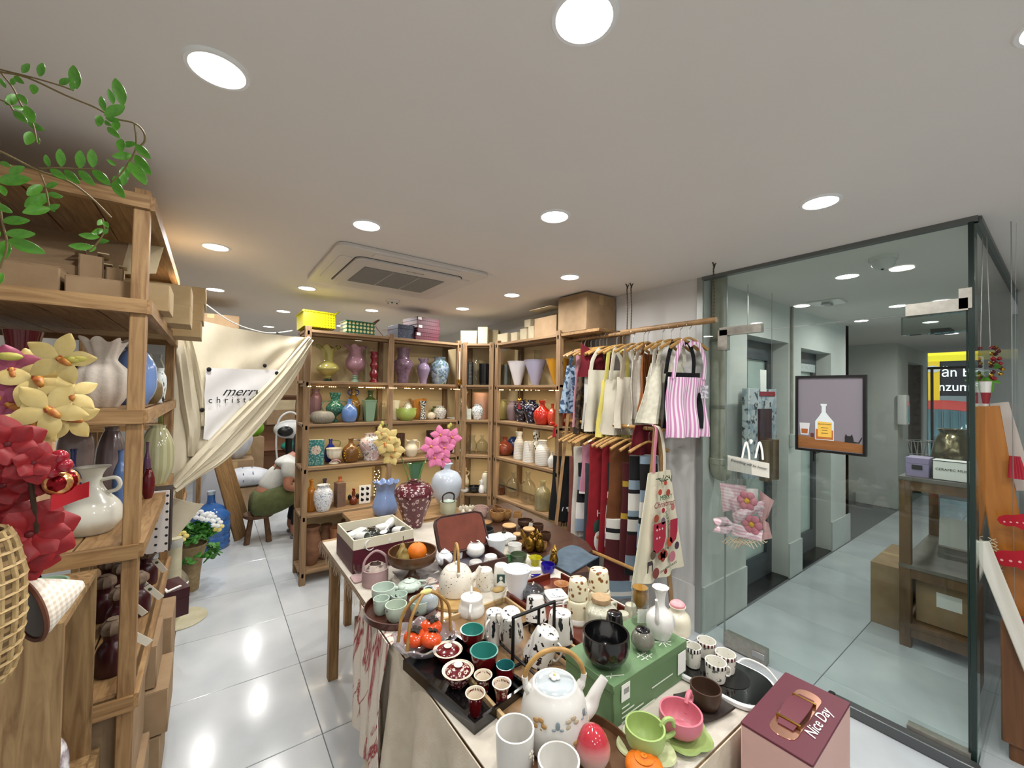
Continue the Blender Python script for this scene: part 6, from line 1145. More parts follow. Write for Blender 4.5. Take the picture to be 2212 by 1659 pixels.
TV('burgundy_vase','large burgundy vase with white plum blossom branches','vase',893,1143,1034,86,'mei',pbr('plum_blossom','55202a','c9b0ae',pat='rings',sc=40,th=.27,soft=.07,rough=.2,coat=.5,c3=None))
def plum(t,H,R):
    BR=pbr('branch_relief','b59a98',rough=.4)
    return
CON=.7485
vase('frilled_blue_vase','periwinkle blue glass vase with a clear frilled rim','vase',on(spot(832,1108,1040,56,y=2.75),CON),[(.75,0),(.9,.05),(1,.25),(.85,.5),(.72,.7),(.8,.86),(1,1)],GLZ('7d94bf'),ruffle=(9,.09,.82),seg=72)
vase('white_bottle_vase','large milky blue-white bottle vase','vase',on(spot(964,1100,1001,66,y=2.72),CON),[(.42,0),(.48,.03),(.8,.22),(1,.48),(.96,.64),(.7,.78),(.26,.85),(.24,.92),(.4,1)],cer('c3cedb'))
def kett(t,H,R): part('lid',MB().lathe(vprof([(1,0),(.95,.3),(.4,.8),(.2,1)],H*.18,R*.72,0),20,c=(0,0,H),close=False),CELA,t); part('strap_handle',MB().tube(cr([(-R*.7,0,H*.85),(-R*.75,0,H*1.5),(0,0,H*1.75),(R*.75,0,H*1.5),(R*.7,0,H*.85)],5),R*.1,8,flat=.5,up=(0,1,0)),pbr('dark_handle','2c1c16',rough=.4),t)
TV('celadon_canister','pale green canister with a dark strap handle','canister',968,1112,1078,36,'tub',cer('b5b79c'),z=.7485+.001,extra=kett)
# open suitcase
sc_=at(990,1225,z=TZ); t=thing('brown_suitcase','open brown leather vanity case propped on the table','case',Vector((at(1000,1182,z=.82).x,at(1000,1182,z=.82).y-.1,TZ+.001)),-.05); LTH=pbr('brown_leather','3a1e18',rough=.5); LIN=pbr('rust_lining','6d3524','5c2a1c',pat='noise',sc=20,rough=.8)
part('base_shell',hollow(.27,.19,0,.06,.007).bx(-.135,.135,-.095,.095,0,.007),LTH,t,smooth=False); part('base_lining',MB().bx(-.127,.127,-.087,.087,.007,.018),pbr('grey_lining','55505a',rough=.8),t,smooth=False)
ld=part('lid',MB().rbox((0,0,0),(.27,.18,.026),.04,6),LTH,t,loc=(0,.135,.13)); ld.rotation_euler=(1.05,0,0); part('lid_lining',MB().rbox((0,0,.0145),(.252,.162,.003),.036,6),LIN,ld); part('piping',MB().tube([(x*.82,y*.75,.0145) for x,y in ((-.115,-.118),(.115,-.118),(.155,-.1),(.163,-.07),(.163,.07),(.155,.1),(.115,.118),(-.115,.118),(-.155,.1),(-.163,.07),(-.163,-.07),(-.155,-.1),(-.115,-.118))],.004,6),LTH,ld)
TV('footed_fruit_bowl','dark brown wooden pedestal bowl holding fruit','bowl',890,1258,1170,106,[(.36,0),(.34,.04),(.18,.2),(.16,.44),(.5,.5),(.9,.62),(1,.8),(1,1)],pbr('bowl_walnut','5a3c22','442a18',pat='wood',sc=18,rough=.35,coat=.3),th=.06)
fbz=TT(890,1258,1170,106,[(.36,0),(1,1)]); fb,fH,fR=fbz; zb=fb.z+fH*.62
ORG=pbr('orange_peel','d9761a','c9660f',pat='noise',sc=60,rough=.45,bump=.25,bsc=300)
o=solo('orange_fruit','round orange in the wooden pedestal bowl','fruit',MB().ell((0,0,0),(.043,.043,.041),24,16,mod=lambda a,z:1-.04*max(0,z-.9)*10),ORG,(fb.x+fR*.2,fb.y+.0,zb+.036)); part('stem_scar',MB().lathe([(.001,.0),(.004,0),(.003,.002),(.001,.002)],8,close=False),pbr('stem_green','4a5a28'),o,loc=(0,0,.0405))
PEAR=pbr('pear_skin','8f7a42','6f5c30',pat='noise',sc=30,rough=.5)
for i,(x,y,rx,l) in enumerate(((-.5,-.18,.15,'small brown pear at the front of the pedestal bowl'),(-.36,.2,-.25,'small brown pear lying behind the front one'))):
    t=thing('pear',l,'fruit',(fb.x+fR*x,fb.y+fR*y,zb+.002),rot=(rx,.1,0)); part('body',MB().lathe(vprof([(.2,0),(.75,.06),(1,.28),(.85,.5),(.5,.72),(.38,.88),(.15,1)],.075,.027,0),20,close=False),PEAR,t); part('stalk',MB().tube([(0,0,.072),(.004,0,.09),(.002,0,.103)],.002,5),pbr('pear_stalk','4a3518'),t)
# pink ceramic basket
def pbask(t,H,R):
    part('arch_handle',MB().tube(cr([(-R*.95,0,H*.9),(-R*.8,0,H*1.6),(0,0,H*2.05),(R*.8,0,H*1.6),(R*.95,0,H*.9)],5),R*.1,8,flat=.5,up=(0,1,0)),PK2,t); part('cloth_lining',MB().lathe(vprof([(.5,0),(.85,.2),(1,.5),(.75,.85),(.6,1)],H*.7,R*.9,.1),26,c=(0,0,H*.55),close=False,mod=lambda r,z,a,k:(r*(1+.08*math.cos(7*a)),z)),fab('a89a90','5a4c48',pat='spots',sc=40,th=.6),t)
PK2=pbr('pink_leather','a58a8a',rough=.6)
TV('pink_bucket_bag','dusty pink bucket bag with patterned cloth lining','bag',810,1272,1215,58,'tub',PK2,extra=pbask)
solo('pink_coaster','flat pink coaster beside the bucket bag','coaster',MB().rbox((0,0,.003),(.1,.08,.006),.01,2),PK2,at(785,1248,z=TZ+.001)); TV('glass_dome','small clear glass dome on the pink coaster','ornament',776,1240,1210,26,'bowl2',CLEAR,z=TZ+.008)
solo('folded_cloth','crumpled grey printed cloth under the fruit bowl','cloth',MB().sheet(lambda u,v:(-.1+.22*u,-.1+.22*v,.003+.006*math.sin(9*u+3*v)*math.sin(8*v)),20,20,.003),fab('8f8a86','6a6462',pat='noise',sc=25),at(915,1245,z=TZ+.002))
# celadon tea set on round tray
tr=at(868,1322,z=TZ+.001); t=thing('round_tea_tray','round dark wooden tray carrying the celadon tea set','tray',tr); RT=.135; part('tray',MB().lathe([(.001,0),(RT*.93,0),(RT,.008),(RT*1.02,.03),(RT*.99,.031),(RT*.95,.012),(.001,.01)],48,close=False),pbr('tray_mahogany','4a2418','38180f',pat='noise',sc=14,rough=.35,coat=.3),t)
zt_=TZ+.0125
CELP=pbr('celadon_floral','b6c6ba','4a4046',pat='spots',sc=60,th=.68,soft=.02,rough=.15,coat=.5)
def teap(lidm,spout,hnd,m,knobm=None):
    def f(t,H,R):
        l=part('lid',MB().lathe(vprof([(1,0),(.95,.15),(.6,.7),(.1,1)],H*.2,R*.52,0),24,c=(0,0,H*.97),close=False),lidm,t); part('knob',MB().ell((0,0,H*1.2),(R*.1,R*.1,R*.1),10,8),knobm or lidm,l)
        a=math.radians(spout); d=Vector((math.cos(a),math.sin(a),0)); part('spout',MB().tube(cr([d*R*.8+Vector((0,0,H*.3)),d*R*1.25+Vector((0,0,H*.55)),d*R*1.55+Vector((0,0,H*1.02))],6),rl(R*.26,R*.15,R*.1,13),10),m,t)
        if hnd is not None: part('handle',handle_mb('round',H,R,(hnd,.82,.3,.5,.1)),m,t)
    return f
TV('celadon_teapot','pale celadon teapot with a brown knob','teapot',884,1282,1248,52,'round',CELP,z=zt_,extra=teap(CELA,165,-15,CELP,pbr('knob_brown','4a3028')))
TV('celadon_bowl','large pale celadon serving bowl, back left of the tray','bowl',828,1305,1256,52,'bowl2',CELA,z=zt_)
for px,yb,yt,w,l in ((823,1330,1284,36,'celadon tea cup at the left edge of the round tray'),(862,1308,1275,36,'celadon tea cup behind the others on the round tray'),(855,1345,1294,48,'celadon tea cup with a purple flower base'),(907,1330,1284,46,'celadon tea cup under the bamboo handle')): TV('celadon_cup',l,'cup',px,yb,yt,w,'cup',pbr('celadon_purple','b6c4b4','5a2a44',pat='spots',sc=30,th=.63,soft=.03,rough=.15,coat=.4) if 'purple' in l else CELP,z=zt_,group='celadon tea cups')
TV('blue_grey_bowl','upturned blue-grey bowl beside the celadon cups','bowl',925,1325,1265,44,'round',cer('aab6bc'),z=zt_)
# persimmon basket
def bpost(t,H,R):
    BM=pbr('bamboo_cane','a8854a','8a6636',pat='noise',sc=30,rough=.5)
    for (ax,ay,bx_,by_) in ((-.75,.25,.8,-.1),(-.7,-.35,.75,.4)):
        part('bamboo_handle',MB().tube(cr([(ax*R*1.05,ay*R,H*.8),(ax*R*.85,ay*R*.8,H*2.9),(0,0,H*4.2),(bx_*R*.9,by_*R*.8,H*2.9),(bx_*R*1.05,by_*R,H*.75)],6),.0052,8),BM,t)
    part('binding',MB().ell((0,0,H*4.18),(.022,.011,.009),12,8),pbr('raffia','c9bd7a',rough=.8),t)
TV('glass_basket','clear pressed glass basket bowl with bamboo handles','bowl',918,1414,1336,140,'bowl',thin_glass('pressed_glass','e6e2e4',.08,.06,.22,'d8d2d6'),ruffle=(10,.05,.6),seg=80,extra=bpost)
pb_,pH,pR=TT(918,1412,1338,132,'bowl'); PERS=cer('cc4a1c')
for i,(x,y,z,l) in enumerate(((-.38,.05,.022,'orange persimmon at the left of the glass basket'),(.3,.25,.024,'orange persimmon at the right of the glass basket'),(-.02,-.38,.02,'orange persimmon at the front of the glass basket'))):
    t=thing('persimmon',l,'fruit',(pb_.x+pR*x,pb_.y+pR*y,pb_.z+z),rot=(.35 if y<0 else .15,-.2*x,i)); part('body',MB().ell((0,0,.02),(.036,.036,.025),24,14,mod=lambda a,z:1+.03*math.cos(4*a)),PERS,t)
    c=part('calyx',MB().ell((0,0,.044),(.012,.012,.003),10,6),pbr('calyx','231c16',rough=.8),t)
    for k in range(4): part('sepal',MB().sheet(lambda u,v:((u-.5)*.016*math.sin(PI*(v*.9+.1)),.004+.018*v,.046+.004*math.sin(PI*v)),4,4,.002),pbr('calyx','231c16'),c).rotation_euler=(0,0,k*PI/2)
# spotted teapot with bamboo handle on board
bp_=at(985,1295,z=TZ+.001); solo('serving_board','round light wooden board under the spotted teapot','board',MB().lathe([(.001,0),(.1,0),(.105,.006),(.103,.014),(.001,.015)],40,close=False),pbr('board_wood','b5935c','9a7844',pat='wood',sc=20,rough=.5),bp_)
SPOT=pbr('speckled_cream','dcd6c8','2a2c34',pat='spots',sc=120,th=.665,soft=.015,rough=.3,coat=.2)
def bail(m,sp_ang=-40,ha=0,ht=1.95,rr_=.1):
    def f(t,H,R):
        part('lid',MB().lathe(vprof([(1,0),(.96,.12),(.6,.5),(.15,.7),(.1,1)],H*.2,R*.66,0),26,c=(0,0,H*.97),close=False),m,t); part('knob',MB().ell((0,0,H*1.16),(R*.11,R*.11,R*.1),10,8),WHITE,t)
        a=math.radians(sp_ang); d=Vector((math.cos(a),math.sin(a),0)); part('spout',MB().tube(cr([d*R*.85+Vector((0,0,H*.5)),d*R*1.2+Vector((0,0,H*.72)),d*R*1.42+Vector((0,0,H*1.0))],6),rl(R*.28,R*.18,R*.12,13),10),m,t)
        h=math.radians(ha); e=Vector((math.cos(h),math.sin(h),0)); part('bamboo_handle',MB().tube(cr([e*R*.8+Vector((0,0,H*.95)),e*R*.72+Vector((0,0,H*1.4)),e*R*.35+Vector((0,0,H*ht)),e*-R*.35+Vector((0,0,H*ht)),e*-R*.72+Vector((0,0,H*1.4)),e*-R*.8+Vector((0,0,H*.95))],5),R*rr_,8),BAMB,t)
        for s in(-1,1): part('lug',MB().ell(e*(s*R*.8)+Vector((0,0,H*.93)),(R*.12,R*.12,R*.14),8,6),m,t)
    return f
BAMB=pbr('bamboo_handle_wood','b58f52','8f6a38',pat='noise',sc=40,rough=.45)
TEAB=[(.95,0),(1,.05),(1,.4),(.93,.68),(.78,.88),(.66,.97),(.62,1)]; TEAW=[(.8,0),(.95,.06),(1,.25),(.93,.5),(.84,.68),(.82,.95),(.74,1)]
TV('spotted_teapot','cream teapot with dark flecks and a bamboo bail handle','teapot',985,1293,1215,74,TEAB,SPOT,z=TZ+.0165,extra=bail(SPOT,-35,70,1.85,.08),th=0)
TV('white_teapot','small plain white teapot with ball knob','teapot',1018,1338,1278,58,TEAW,WHITE,th=0,extra=teap(WHITE,60,235,WHITE))
TEA2=TV('case_teapot','white blue-marked teapot inside the vanity case','teapot',960,1222,1188,36,'round',cer('dfe1e6'),z=TZ+.022,extra=teap(cer('dfe1e6'),200,20,cer('dfe1e6')))
TV('gravy_bowl','white lipped bowl standing in the vanity case','bowl',1026,1205,1166,42,'round',WHITE,z=TZ+.022)
TV('red_lid_jar','white jar with a red lid inside the vanity case','jar',990,1207,1176,24,'tub',pbr('red_top','dedede','a82c24',pat='gz',sc=1,th=.03,soft=.002,rough=.3),z=TZ+.022)
# upside-down and upright white cups
DCU=pbr('flecked_cup','dcd7ca','3a3634',pat='spots',sc=130,th=.66,soft=.015,rough=.3)
TV('ridged_cup','white cup with fine grey rings, left of the cup group','cup',1027,1245,1207,34,CUPI,pbr('ringed_cup','dedbd4','a8a6a2',pat='sz',sc=700,rough=.3),th=0)
MUGI('line_mug','upturned white mug with black line drawing at the back',1060,1228,1195,33,pbr('line_draw','e4e2dc','26262a',pat='veins',sc=30,th=.012,rough=.25),hang=40)
MUGI('flecked_mug','upturned flecked cream mug in front of the cup group',1047,1278,1223,40,DCU,hang=None); solo('mug_board','small wooden board under the flecked mug','board',MB().rbox((0,0,.004),(.12,.09,.008),.02,3),pbr('board_wood','b5935c'),at(1052,1281,z=TZ+.001)+Vector((0,0,-.0105))) if False else None
MUGI('label_mug','upturned cream mug with a dark green square label',1082,1268,1214,36,MUGW,hang=60,extra=lambda t,H,R:(part('label',MB().rbox((0,0,0),(R*1.0,.002,R*1.1),.002,2),pbr('green_label','2f5048',rough=.5),t,loc=(-R*.55,-R*.72,H*.42)),)) if False else TV('label_mug','upturned cream mug with a dark green square label','mug',1082,1268,1214,36,CUPI,MUGW,th=0,extra=lambda t,H,R:(lambda o:(setattr(o,'rotation_euler',(0.12,0,-.62)),part('label_print',MB().ell((0,-.002,.003),(R*.2,.0015,R*.25),10,6),PAPER,o)))(part('label',MB().box((0,0,0),(R*.95,.004,R*1.05)),pbr('green_label','2f5048',rough=.5),t,smooth=False,loc=(-R*.53,-R*.74,H*.42))))
def lip(t,H,R): part('spout_handle',MB().rbox((R*1.25,0,H*.9),(R*1.0,R*.5,R*.3),R*.1,3),WHITE,t)
FLP=[(.5,0),(.55,.03),(.68,.4),(.85,.75),(1,.97),(1,1)]
TV('straight_pitcher','tall white pitcher with straight spout handle, front one','pitcher',1116,1300,1216,60,FLP,pbr('porcelain_blue','e2e6ec',rough=.25),extra=lip,rz=-.5)
TV('straight_pitcher','white pitcher with straight spout handle behind the cups','pitcher',1073,1206,1152,48,FLP,pbr('porcelain_blue','e2e6ec'),extra=lip,rz=-.4)
TV('white_jar','short white stacked jar near the gold birds','jar',1112,1196,1170,30,'tub',WHITE); TV('sugar_bowl','white lidded sugar bowl with a black knob','bowl',1088,1178,1150,42,'bowl2',WHITE,z=TZ,extra=lambda t,H,R:(part('lid',MB().lathe(vprof([(1,0),(.9,.4),(.2,1)],H*.35,R*1.02,0),22,c=(0,0,H),close=False),WHITE,t),part('knob',MB().lathe(vprof('tub',H*.22,R*.22,0),12,c=(0,0,H*1.3),close=False),BLK,t)))
TV('black_canister','matte black canister behind the white pitchers','canister',1046,1182,1135,42,'tub',pbr('matte_black','1c1c1e',rough=.7)); TV('white_gold_cup','small white sugar pot with gold handles','cup',1020,1138,1105,22,'cup',WHITE,z=SZ)
TV('lidded_canister','white canister with a dark lid beyond the maroon box','canister',780,1135,1110,34,'tub',WHITE,z=TZ,extra=lambda t,H,R:part('lid_ring',MB().lathe(vprof('tub',H*.2,R*.55,0),18,c=(0,0,H),close=False),BLK,t)) if False else None
# green and coloured small glass
def TS(*a,**k): k.setdefault('z',SZ+.001); return TV(*a,**k)
TV('green_glass_bowl','small green glass bowl, front one','bowl',1096,1216,1198,24,'bowl2',glz2('3a7a4a','a0d0a8',.4)); TV('green_glass_bowl','larger dark green glass bowl with yellow rim','bowl',1120,1218,1190,36,'bowl2',glz2('4a5a4a','b4c4a8',.45))
TS('yellow_glass_cup','bright yellow pleated glass cup','cup',1156,1225,1198,29,'flare',glz2('b5b012','e0dc40',.6),flute=(8,.05),seg=48)
TS('blue_glass_cup','cobalt blue glass tumbler, left one','cup',1155,1255,1232,28,'flare',glz2('2a1e9a','8a80e0',.5)); TS('blue_glass_cup','cobalt blue round glass, right one','cup',1183,1242,1212,30,'bowl2',glz2('2a1e9a','8a80e0',.4))
def bird(lab,px,py,s,rz,m):
    p=at(px,py,z=SZ+.001); t=thing('bird_figurine',lab,'figurine',p,rz); part('body',MB().lathe(vprof([(.3,0),(.7,.1),(1,.4),(.8,.7),(.45,.9),(.1,1)],.09*s,.03*s,0),18,close=False),m,t); part('head',MB().ell((0,-.012*s,.095*s),(.017*s,.02*s,.018*s),12,8),m,t); part('beak',MB().tube([(0,-.028*s,.1*s),(0,-.05*s,.112*s)],[.008*s,.002*s],6),m,t); part('tail',MB().tube([(0,.015*s,.04*s),(0,.05*s,.09*s),(0,.06*s,.115*s)],[.018*s,.014*s,.004*s],8),m,t)
GLDD=pbr('gold_lustre','8a6a28','5a3c14',pat='noise',sc=20,rough=.18,metal=.9)
bird('gold lustre bird figurine, taller left one',1145,1192,.95,.4,GLDD); bird('dark bronze bird figurine beside the taller one',1165,1192,.9,-.4,GLDD); bird('amber gold bird figurine by the walnut table edge',1196,1222,.75,-.9,GLDD)
# wooden bowls beyond
OW=pbr('olive_wood','a07848','7a5630',pat='wood',sc=20,rough=.45); DKW=pbr('dark_bowl_wood','4a3020','33201a',pat='wood',sc=20,rough=.4)
TS('wooden_bowl','light wooden bowl at the bottom of the nested pile','bowl',1075,1128,1098,34,'bowl2',OW); TS('wooden_bowl','woven brown bowl tilted on the nested pile','bowl',1072,1112,1092,26,'bowl2',pbr('woven_brown','7d5832','5a3c20',pat='check',sc=160,rough=.7),z=SZ+.03,rot=(.3,.4,0))
for i,(px,yb,yt,w,l) in enumerate(((1100,1150,1132,30,'largest round wooden lid jar behind the gold birds'),(1118,1170,1152,20,'small wooden lid jar in front'),(1142,1160,1140,26,'stacked wooden lid jar in the middle'),(1155,1180,1160,22,'wooden lid jar nearest the gold birds'))):
    TS('lidded_wood_jar',l,'jar',px,yb+8,yt,w,'tub',DKW,extra=lambda t,H,R:part('lid',MB().lathe([(.001,0),(R*.98,0),(R*1.02,.004),(R*.98,.008),(.001,.009)],24,c=(0,0,H),close=False),pbr('pale_lid','c9a070','b58a58',pat='noise',sc=20,rough=.5),t))
TS('wooden_bowl','dark wooden handled bowl with a paper tag','bowl',1135,1140,1118,34,'bowl2',DKW,extra=lambda t,H,R:part('paper_tag',MB().box((0,-R*1.02,H*.4),(.03,.002,.04),(0,.3,0)),TAGM,t,smooth=False))
TS('wooden_block','square pale wooden block cup on the pile','cup',1118,1120,1103,24,'straight',OW,seg=4,z=SZ+.05); TS('brown_bowl','shallow tan wooden plate near the corner shelving','plate',1045,1135,1122,34,'bowl',OW); TS('pink_mug','pale pink ridged mug by the corner shelving','mug',1038,1118,1090,28,'tub',cer('b59a90'),handles=[(-10,.85,.3,.4,.1)])
for i,(px,yb,yt,w,kd,m,l) in enumerate(((1092,1118,1100,26,'bowl2',OW,'pale wooden bowl just right of the nested pile'),(1162,1150,1128,24,'cup',DKW,'dark turned cup under the wall shelving'),(1178,1165,1146,24,'bowl2',DKW,'dark wooden bowl nearest the shelving post'),(1088,1160,1146,22,'bowl',DKW,'flat dark dish in front of the largest lid jar'),(1172,1184,1168,20,'bowl2',OW,'small olive wood cup right of the lid jars'),(1130,1178,1166,20,'bowl',OW,'shallow olive wood dish among the lid jars'))): TS('wooden_bowl',l,'bowl',px,yb+6,yt,w,kd,m)
for i,(px,l) in enumerate(((1000,'small white winged figurine, left'),(1015,'small white winged figurine, right'))): TS('winged_figurine',l,'figurine',px,1112,1090,10,'gourd',CREAM,extra=lambda t,H,R:[part('wing',MB().ell((s*R*1.3,0,H*.65),(R*.9,R*.25,H*.3),8,6),CREAM,t) for s in(-1,1)])
solo('denim_fabric','folded blue denim cloth with a printed knot','cloth',MB().sheet(lambda u,v:(-.13+.26*u,-.12+.2*v+.06*u,.004+.006*math.sin(11*u)*math.sin(7*v)),20,16,.006),fab('53626f','414f5c',sc=18),at(1245,1218,z=SZ+.002)+Vector((.02,.05,0))) 
TS('orange_fluted_cup','tan orange fluted ceramic cup','cup',1213,1285,1253,34,'flare',cer('a8744a'),flute=(16,.03),seg=64,z=TZ)
# lidded glass bowl, glasses
TV('glass_sugar_bowl','grey glass bowl with a clear domed lid','bowl',1152,1303,1262,48,'bowl2',glz2('9aa0a4','d8dcde',.5),extra=lambda t,H,R:(part('lid',MB().lathe(vprof([(1,0),(.9,.4),(.5,.8),(.05,1)],H*.45,R*1.0,0),24,c=(0,0,H),close=False),thin_glass('lid_glass','dde2e6',.15),t),part('knob',MB().lathe(vprof('tub',H*.2,R*.07,0),10,c=(0,0,H*1.42),close=False),WHITE,t)))
TV('clear_tumbler','clear glass tumbler with a brown nut lid','glass',1076,1312,1265,36,'flare',CLEAR,extra=lambda t,H,R:part('nut_lid',MB().ell((0,0,H*.98),(R*.85,R*.6,R*.25),14,8),pbr('nut_brown','8a7038',rough=.5),t)); TV('clear_shot','small clear shot glass in front of the tumbler','glass',1083,1330,1302,26,'tall',CLEAR)
# wooden serving tray and black mug rack with panda mugs
tc_=at(1115,1420,z=TZ+.001); t=thing('mug_tray','long pale wooden tray under the panda mug rack','tray',Vector((.79,1.06,TZ+.001)),.0); part('base',MB().rbox((0,0,.003),(.36,.56,.006),.01,2),pbr('tray_oak','8a6c48','6d5234',pat='wood',sc=16,st=(1,.1,1),rough=.5),t)
for s in(-1,1): part('side',MB().rbox((s*.175,0,.012),(.01,.56,.018),.003,1),pbr('tray_rim','b59a70',rough=.5),t)
for s in(-1,1): part('end',MB().rbox((0,s*.275,.012),(.34,.01,.018),.003,1),pbr('tray_rim','b59a70'),t)
PANDA=pbr('panda_print','d6d4cf','1a1a1c',pat='spots',sc=52,th=.61,soft=.012,rough=.25,coat=.3); PANDB=pbr('bamboo_panda','d4d1ca','22262a',pat='spots',sc=46,st=(1.4,1.4,.5),th=.605,soft=.012,rough=.25,coat=.3)
ra=at(1118,1475,z=TZ+.01); rb=at(1225,1405,z=TZ+.01); RH=.155
t=thing('mug_rack','black wire mug rack with a handle bar','rack',Vector((.79,1.02,TZ+.0075)),.0); RK=pbr('black_metal','141416',rough=.4,metal=.3); x0,x1,y0,y1=-.085,.155,-.17,.13
part('base_frame',MB().tube([(x0,y0,.008),(x1,y0,.008),(x1,y1,.008),(x0,y1,.008),(x0,y0,.008)],.006,6),RK,t)
part('handle_bar',MB().tube([(-.045,-.03,.008),(-.045,-.03,RH),(.12,-.03,RH),(.12,-.03,.008)],.006,6),RK,t); part('cross_bar',MB().tube([(.055,-.03,RH),(.055,-.03,.008)],.005,6),RK,t); part('base_bar',MB().tube([(x0,-.03,.008),(x1,-.03,.008)],.005,6),RK,t)
for x,y in ((-.02,-.12),(.1,-.12),(-.02,.07),(.1,.07)): part('peg',MB().tube([(x,-.03,.02),(x,y,.02),(x,y,.045)],.004,6),RK,t)
MUGI('panda_mug','upturned panda mug at the left on the oak tray',1068,1395,1312,50,PANDB,hang=200,z=TZ+.0085)
MUGI('panda_mug','tilted panda mug left of the rack handle',1105,1385,1300,54,PANDB,hang=120,rot=(.25,-.25,0),z=TZ+.05)
MUGI('panda_mug','panda mug at the back of the rack',1158,1350,1284,46,PANDA,hang=60,rot=(-.2,.1,0),z=TZ+.035)
MUGI('panda_mug','upturned panda mug right of the rack',1210,1395,1312,60,PANDB,hang=20,z=TZ+.02)
MUGI('panda_mug','tilted panda mug at the front of the rack',1160,1440,1342,66,PANDA,hang=-60,rot=(.3,.22,0),z=TZ+.012)
p=at(1200,1300,z=TZ+.001); t=thing('coaster_stack','stack of square white panda coasters','coasters',p,-.35)
for k in range(3): part('coaster',MB().rbox((0,0,.006+.011*k),(.085,.085,.009),.01,3),WHITE,t)
part('print',MB().rbox((0,0,.034),(.06,.06,.001),.006,2),pbr('panda_card','dfe3ea','2a3040',pat='spots',sc=50,th=.6,soft=.02,rough=.5),t)
# mahogany tray with cookie flasks
p=Vector((1.13,1.12,TZ+.001)); t=thing('mahogany_tray','dark red lacquer tray behind the green box','tray',p,.0); part('tray',MB().rbox((0,0,.004),(.3,.52,.008),.04,5),pbr('red_lacquer','5a2014',rough=.25,coat=.4),t)
for s in(-1,1): part('rim',MB().rbox((s*.148,0,.018),(.008,.46,.03),.003,1),pbr('red_lacquer','5a2014'),t)
part('rim',MB().rbox((0,.258,.018),(.22,.008,.03),.003,1),pbr('red_lacquer','5a2014'),t)
COOK=pbr('cookie_print','ddd6b8','7a4a20',pat='dots',sc=42,th=.27,soft=.05,rough=.3,coat=.3,c3=None)
def flask(lab,px,yb,yt,w,ratio=.56):
    b,H,R=TT(px,yb,yt,w,'tub',TZ+.0095); t=thing('cookie_flask',lab,'flask',b); h1=H*ratio
    part('bottle',MB().lathe(vprof([(.92,0),(1,.04),(1,.8),(.9,.95),(.7,1)],h1,R,0),28,close=False),COOK,t); part('cup_lid',MB().lathe(vprof([(.92,0),(.96,.05),(.92,.6),(.82,.95),(.7,1)],H-h1,R*.95,0),28,c=(0,0,h1),close=False),COOK,t); part('foot_band',MB().lathe([(R*.9,0),(R*1.03,.004),(R*1.03,.02),(R*1.0,.022)],28,close=False),MUGW,t); part('handle',handle_mb('tub',h1,R,(150,.9,.5,.4,.12)),MUGW,t)
flask('cookie print flask with cup lid, left one',1248,1352,1240,48); flask('cookie print flask with cup lid, right one behind',1293,1332,1220,50)
def can(t,H,R):
    part('cork_lid',MB().lathe(vprof([(.9,0),(1,.1),(1,.9),(.94,1)],H*.2,R*.58,0),24,c=(0,0,H*.99),close=False),pbr('cork','b59a78','9a7f5c',pat='noise',sc=60,rough=.9),t); part('handle',handle_mb('milk',H,R,(0,.78,.45,.4,.12)),pbr('sage_glaze','b5b3a0',rough=.3),t)
TV('cork_canister','sage white canister with cork lid and side handle','canister',1298,1372,1290,72,[(.94,0),(1,.04),(1,.62),(.9,.78),(.62,.9),(.55,1)],pbr('sage_leaf','b9b7a4','5a6448',pat='veins',sc=20,th=.012,rough=.3,coat=.4),z=TZ+.0095,th=0,extra=can)
for i,(px,yb,yt,w,l) in enumerate(((1345,1365,1318,34,'upturned sage cup beside the cork canister'),(1362,1345,1300,30,'upturned sage cup at the lacquer tray rim'))): TV('sage_cup',l,'cup',px,yb,yt,w,CUPI,pbr('sage_glaze','b5b3a0'),th=0,z=TZ+.0095)
# green gift box and what stands on it
g0=at(1325,1578,z=TZ+.001); gh=spot(1325,1578,1484,10,z=TZ+.001)[1]; gt=TZ+.001+gh; gr=at(1484,1383,z=gt); gl=at(1222,1405,z=gt); 
vx=Vector((gr.x-g0.x,gr.y-g0.y,0)); vy=Vector((gl.x-g0.x,gl.y-g0.y,0)); ga=math.atan2(vx.y,vx.x); gL=vx.length; gW=abs(vy.dot(Vector((-math.sin(ga),math.cos(ga),0))))
ux=Vector((math.cos(ga),math.sin(ga),0)); uy=Vector((-math.sin(ga),math.cos(ga),0))
t=thing('green_gift_box','sage green gift box with white printed characters','box',Vector((g0.x,g0.y,TZ+.001)),ga); GBX=pbr('sage_card','67865f','5f7d57',pat='noise',sc=6,rough=.5)
part('base',MB().rbox((gL/2,gW/2,gh*.46),(gL*.985,gW*.985,gh*.92),.002,1),GBX,t); part('lid',MB().rbox((gL/2,gW/2,gh*.9),(gL,gW,gh*.2),.002,1),GBX,t)
part('price_label',MB().box((.045,-.0015,gh*.72),(.034,.001,.042)),PAPER,t,smooth=False); part('barcode',MB().box((.047,-.0022,gh*.75),(.02,.0006,.014)),pbr('barcode','222222','cccccc',pat='sx',sc=2200,rough=.8),t,smooth=False); part('price_label',MB().box((gL-.03,-.0015,gh*.5),(.04,.001,.06)),PAPER,t,smooth=False)
SW=pbr('white_line','d4dccd',rough=.7)
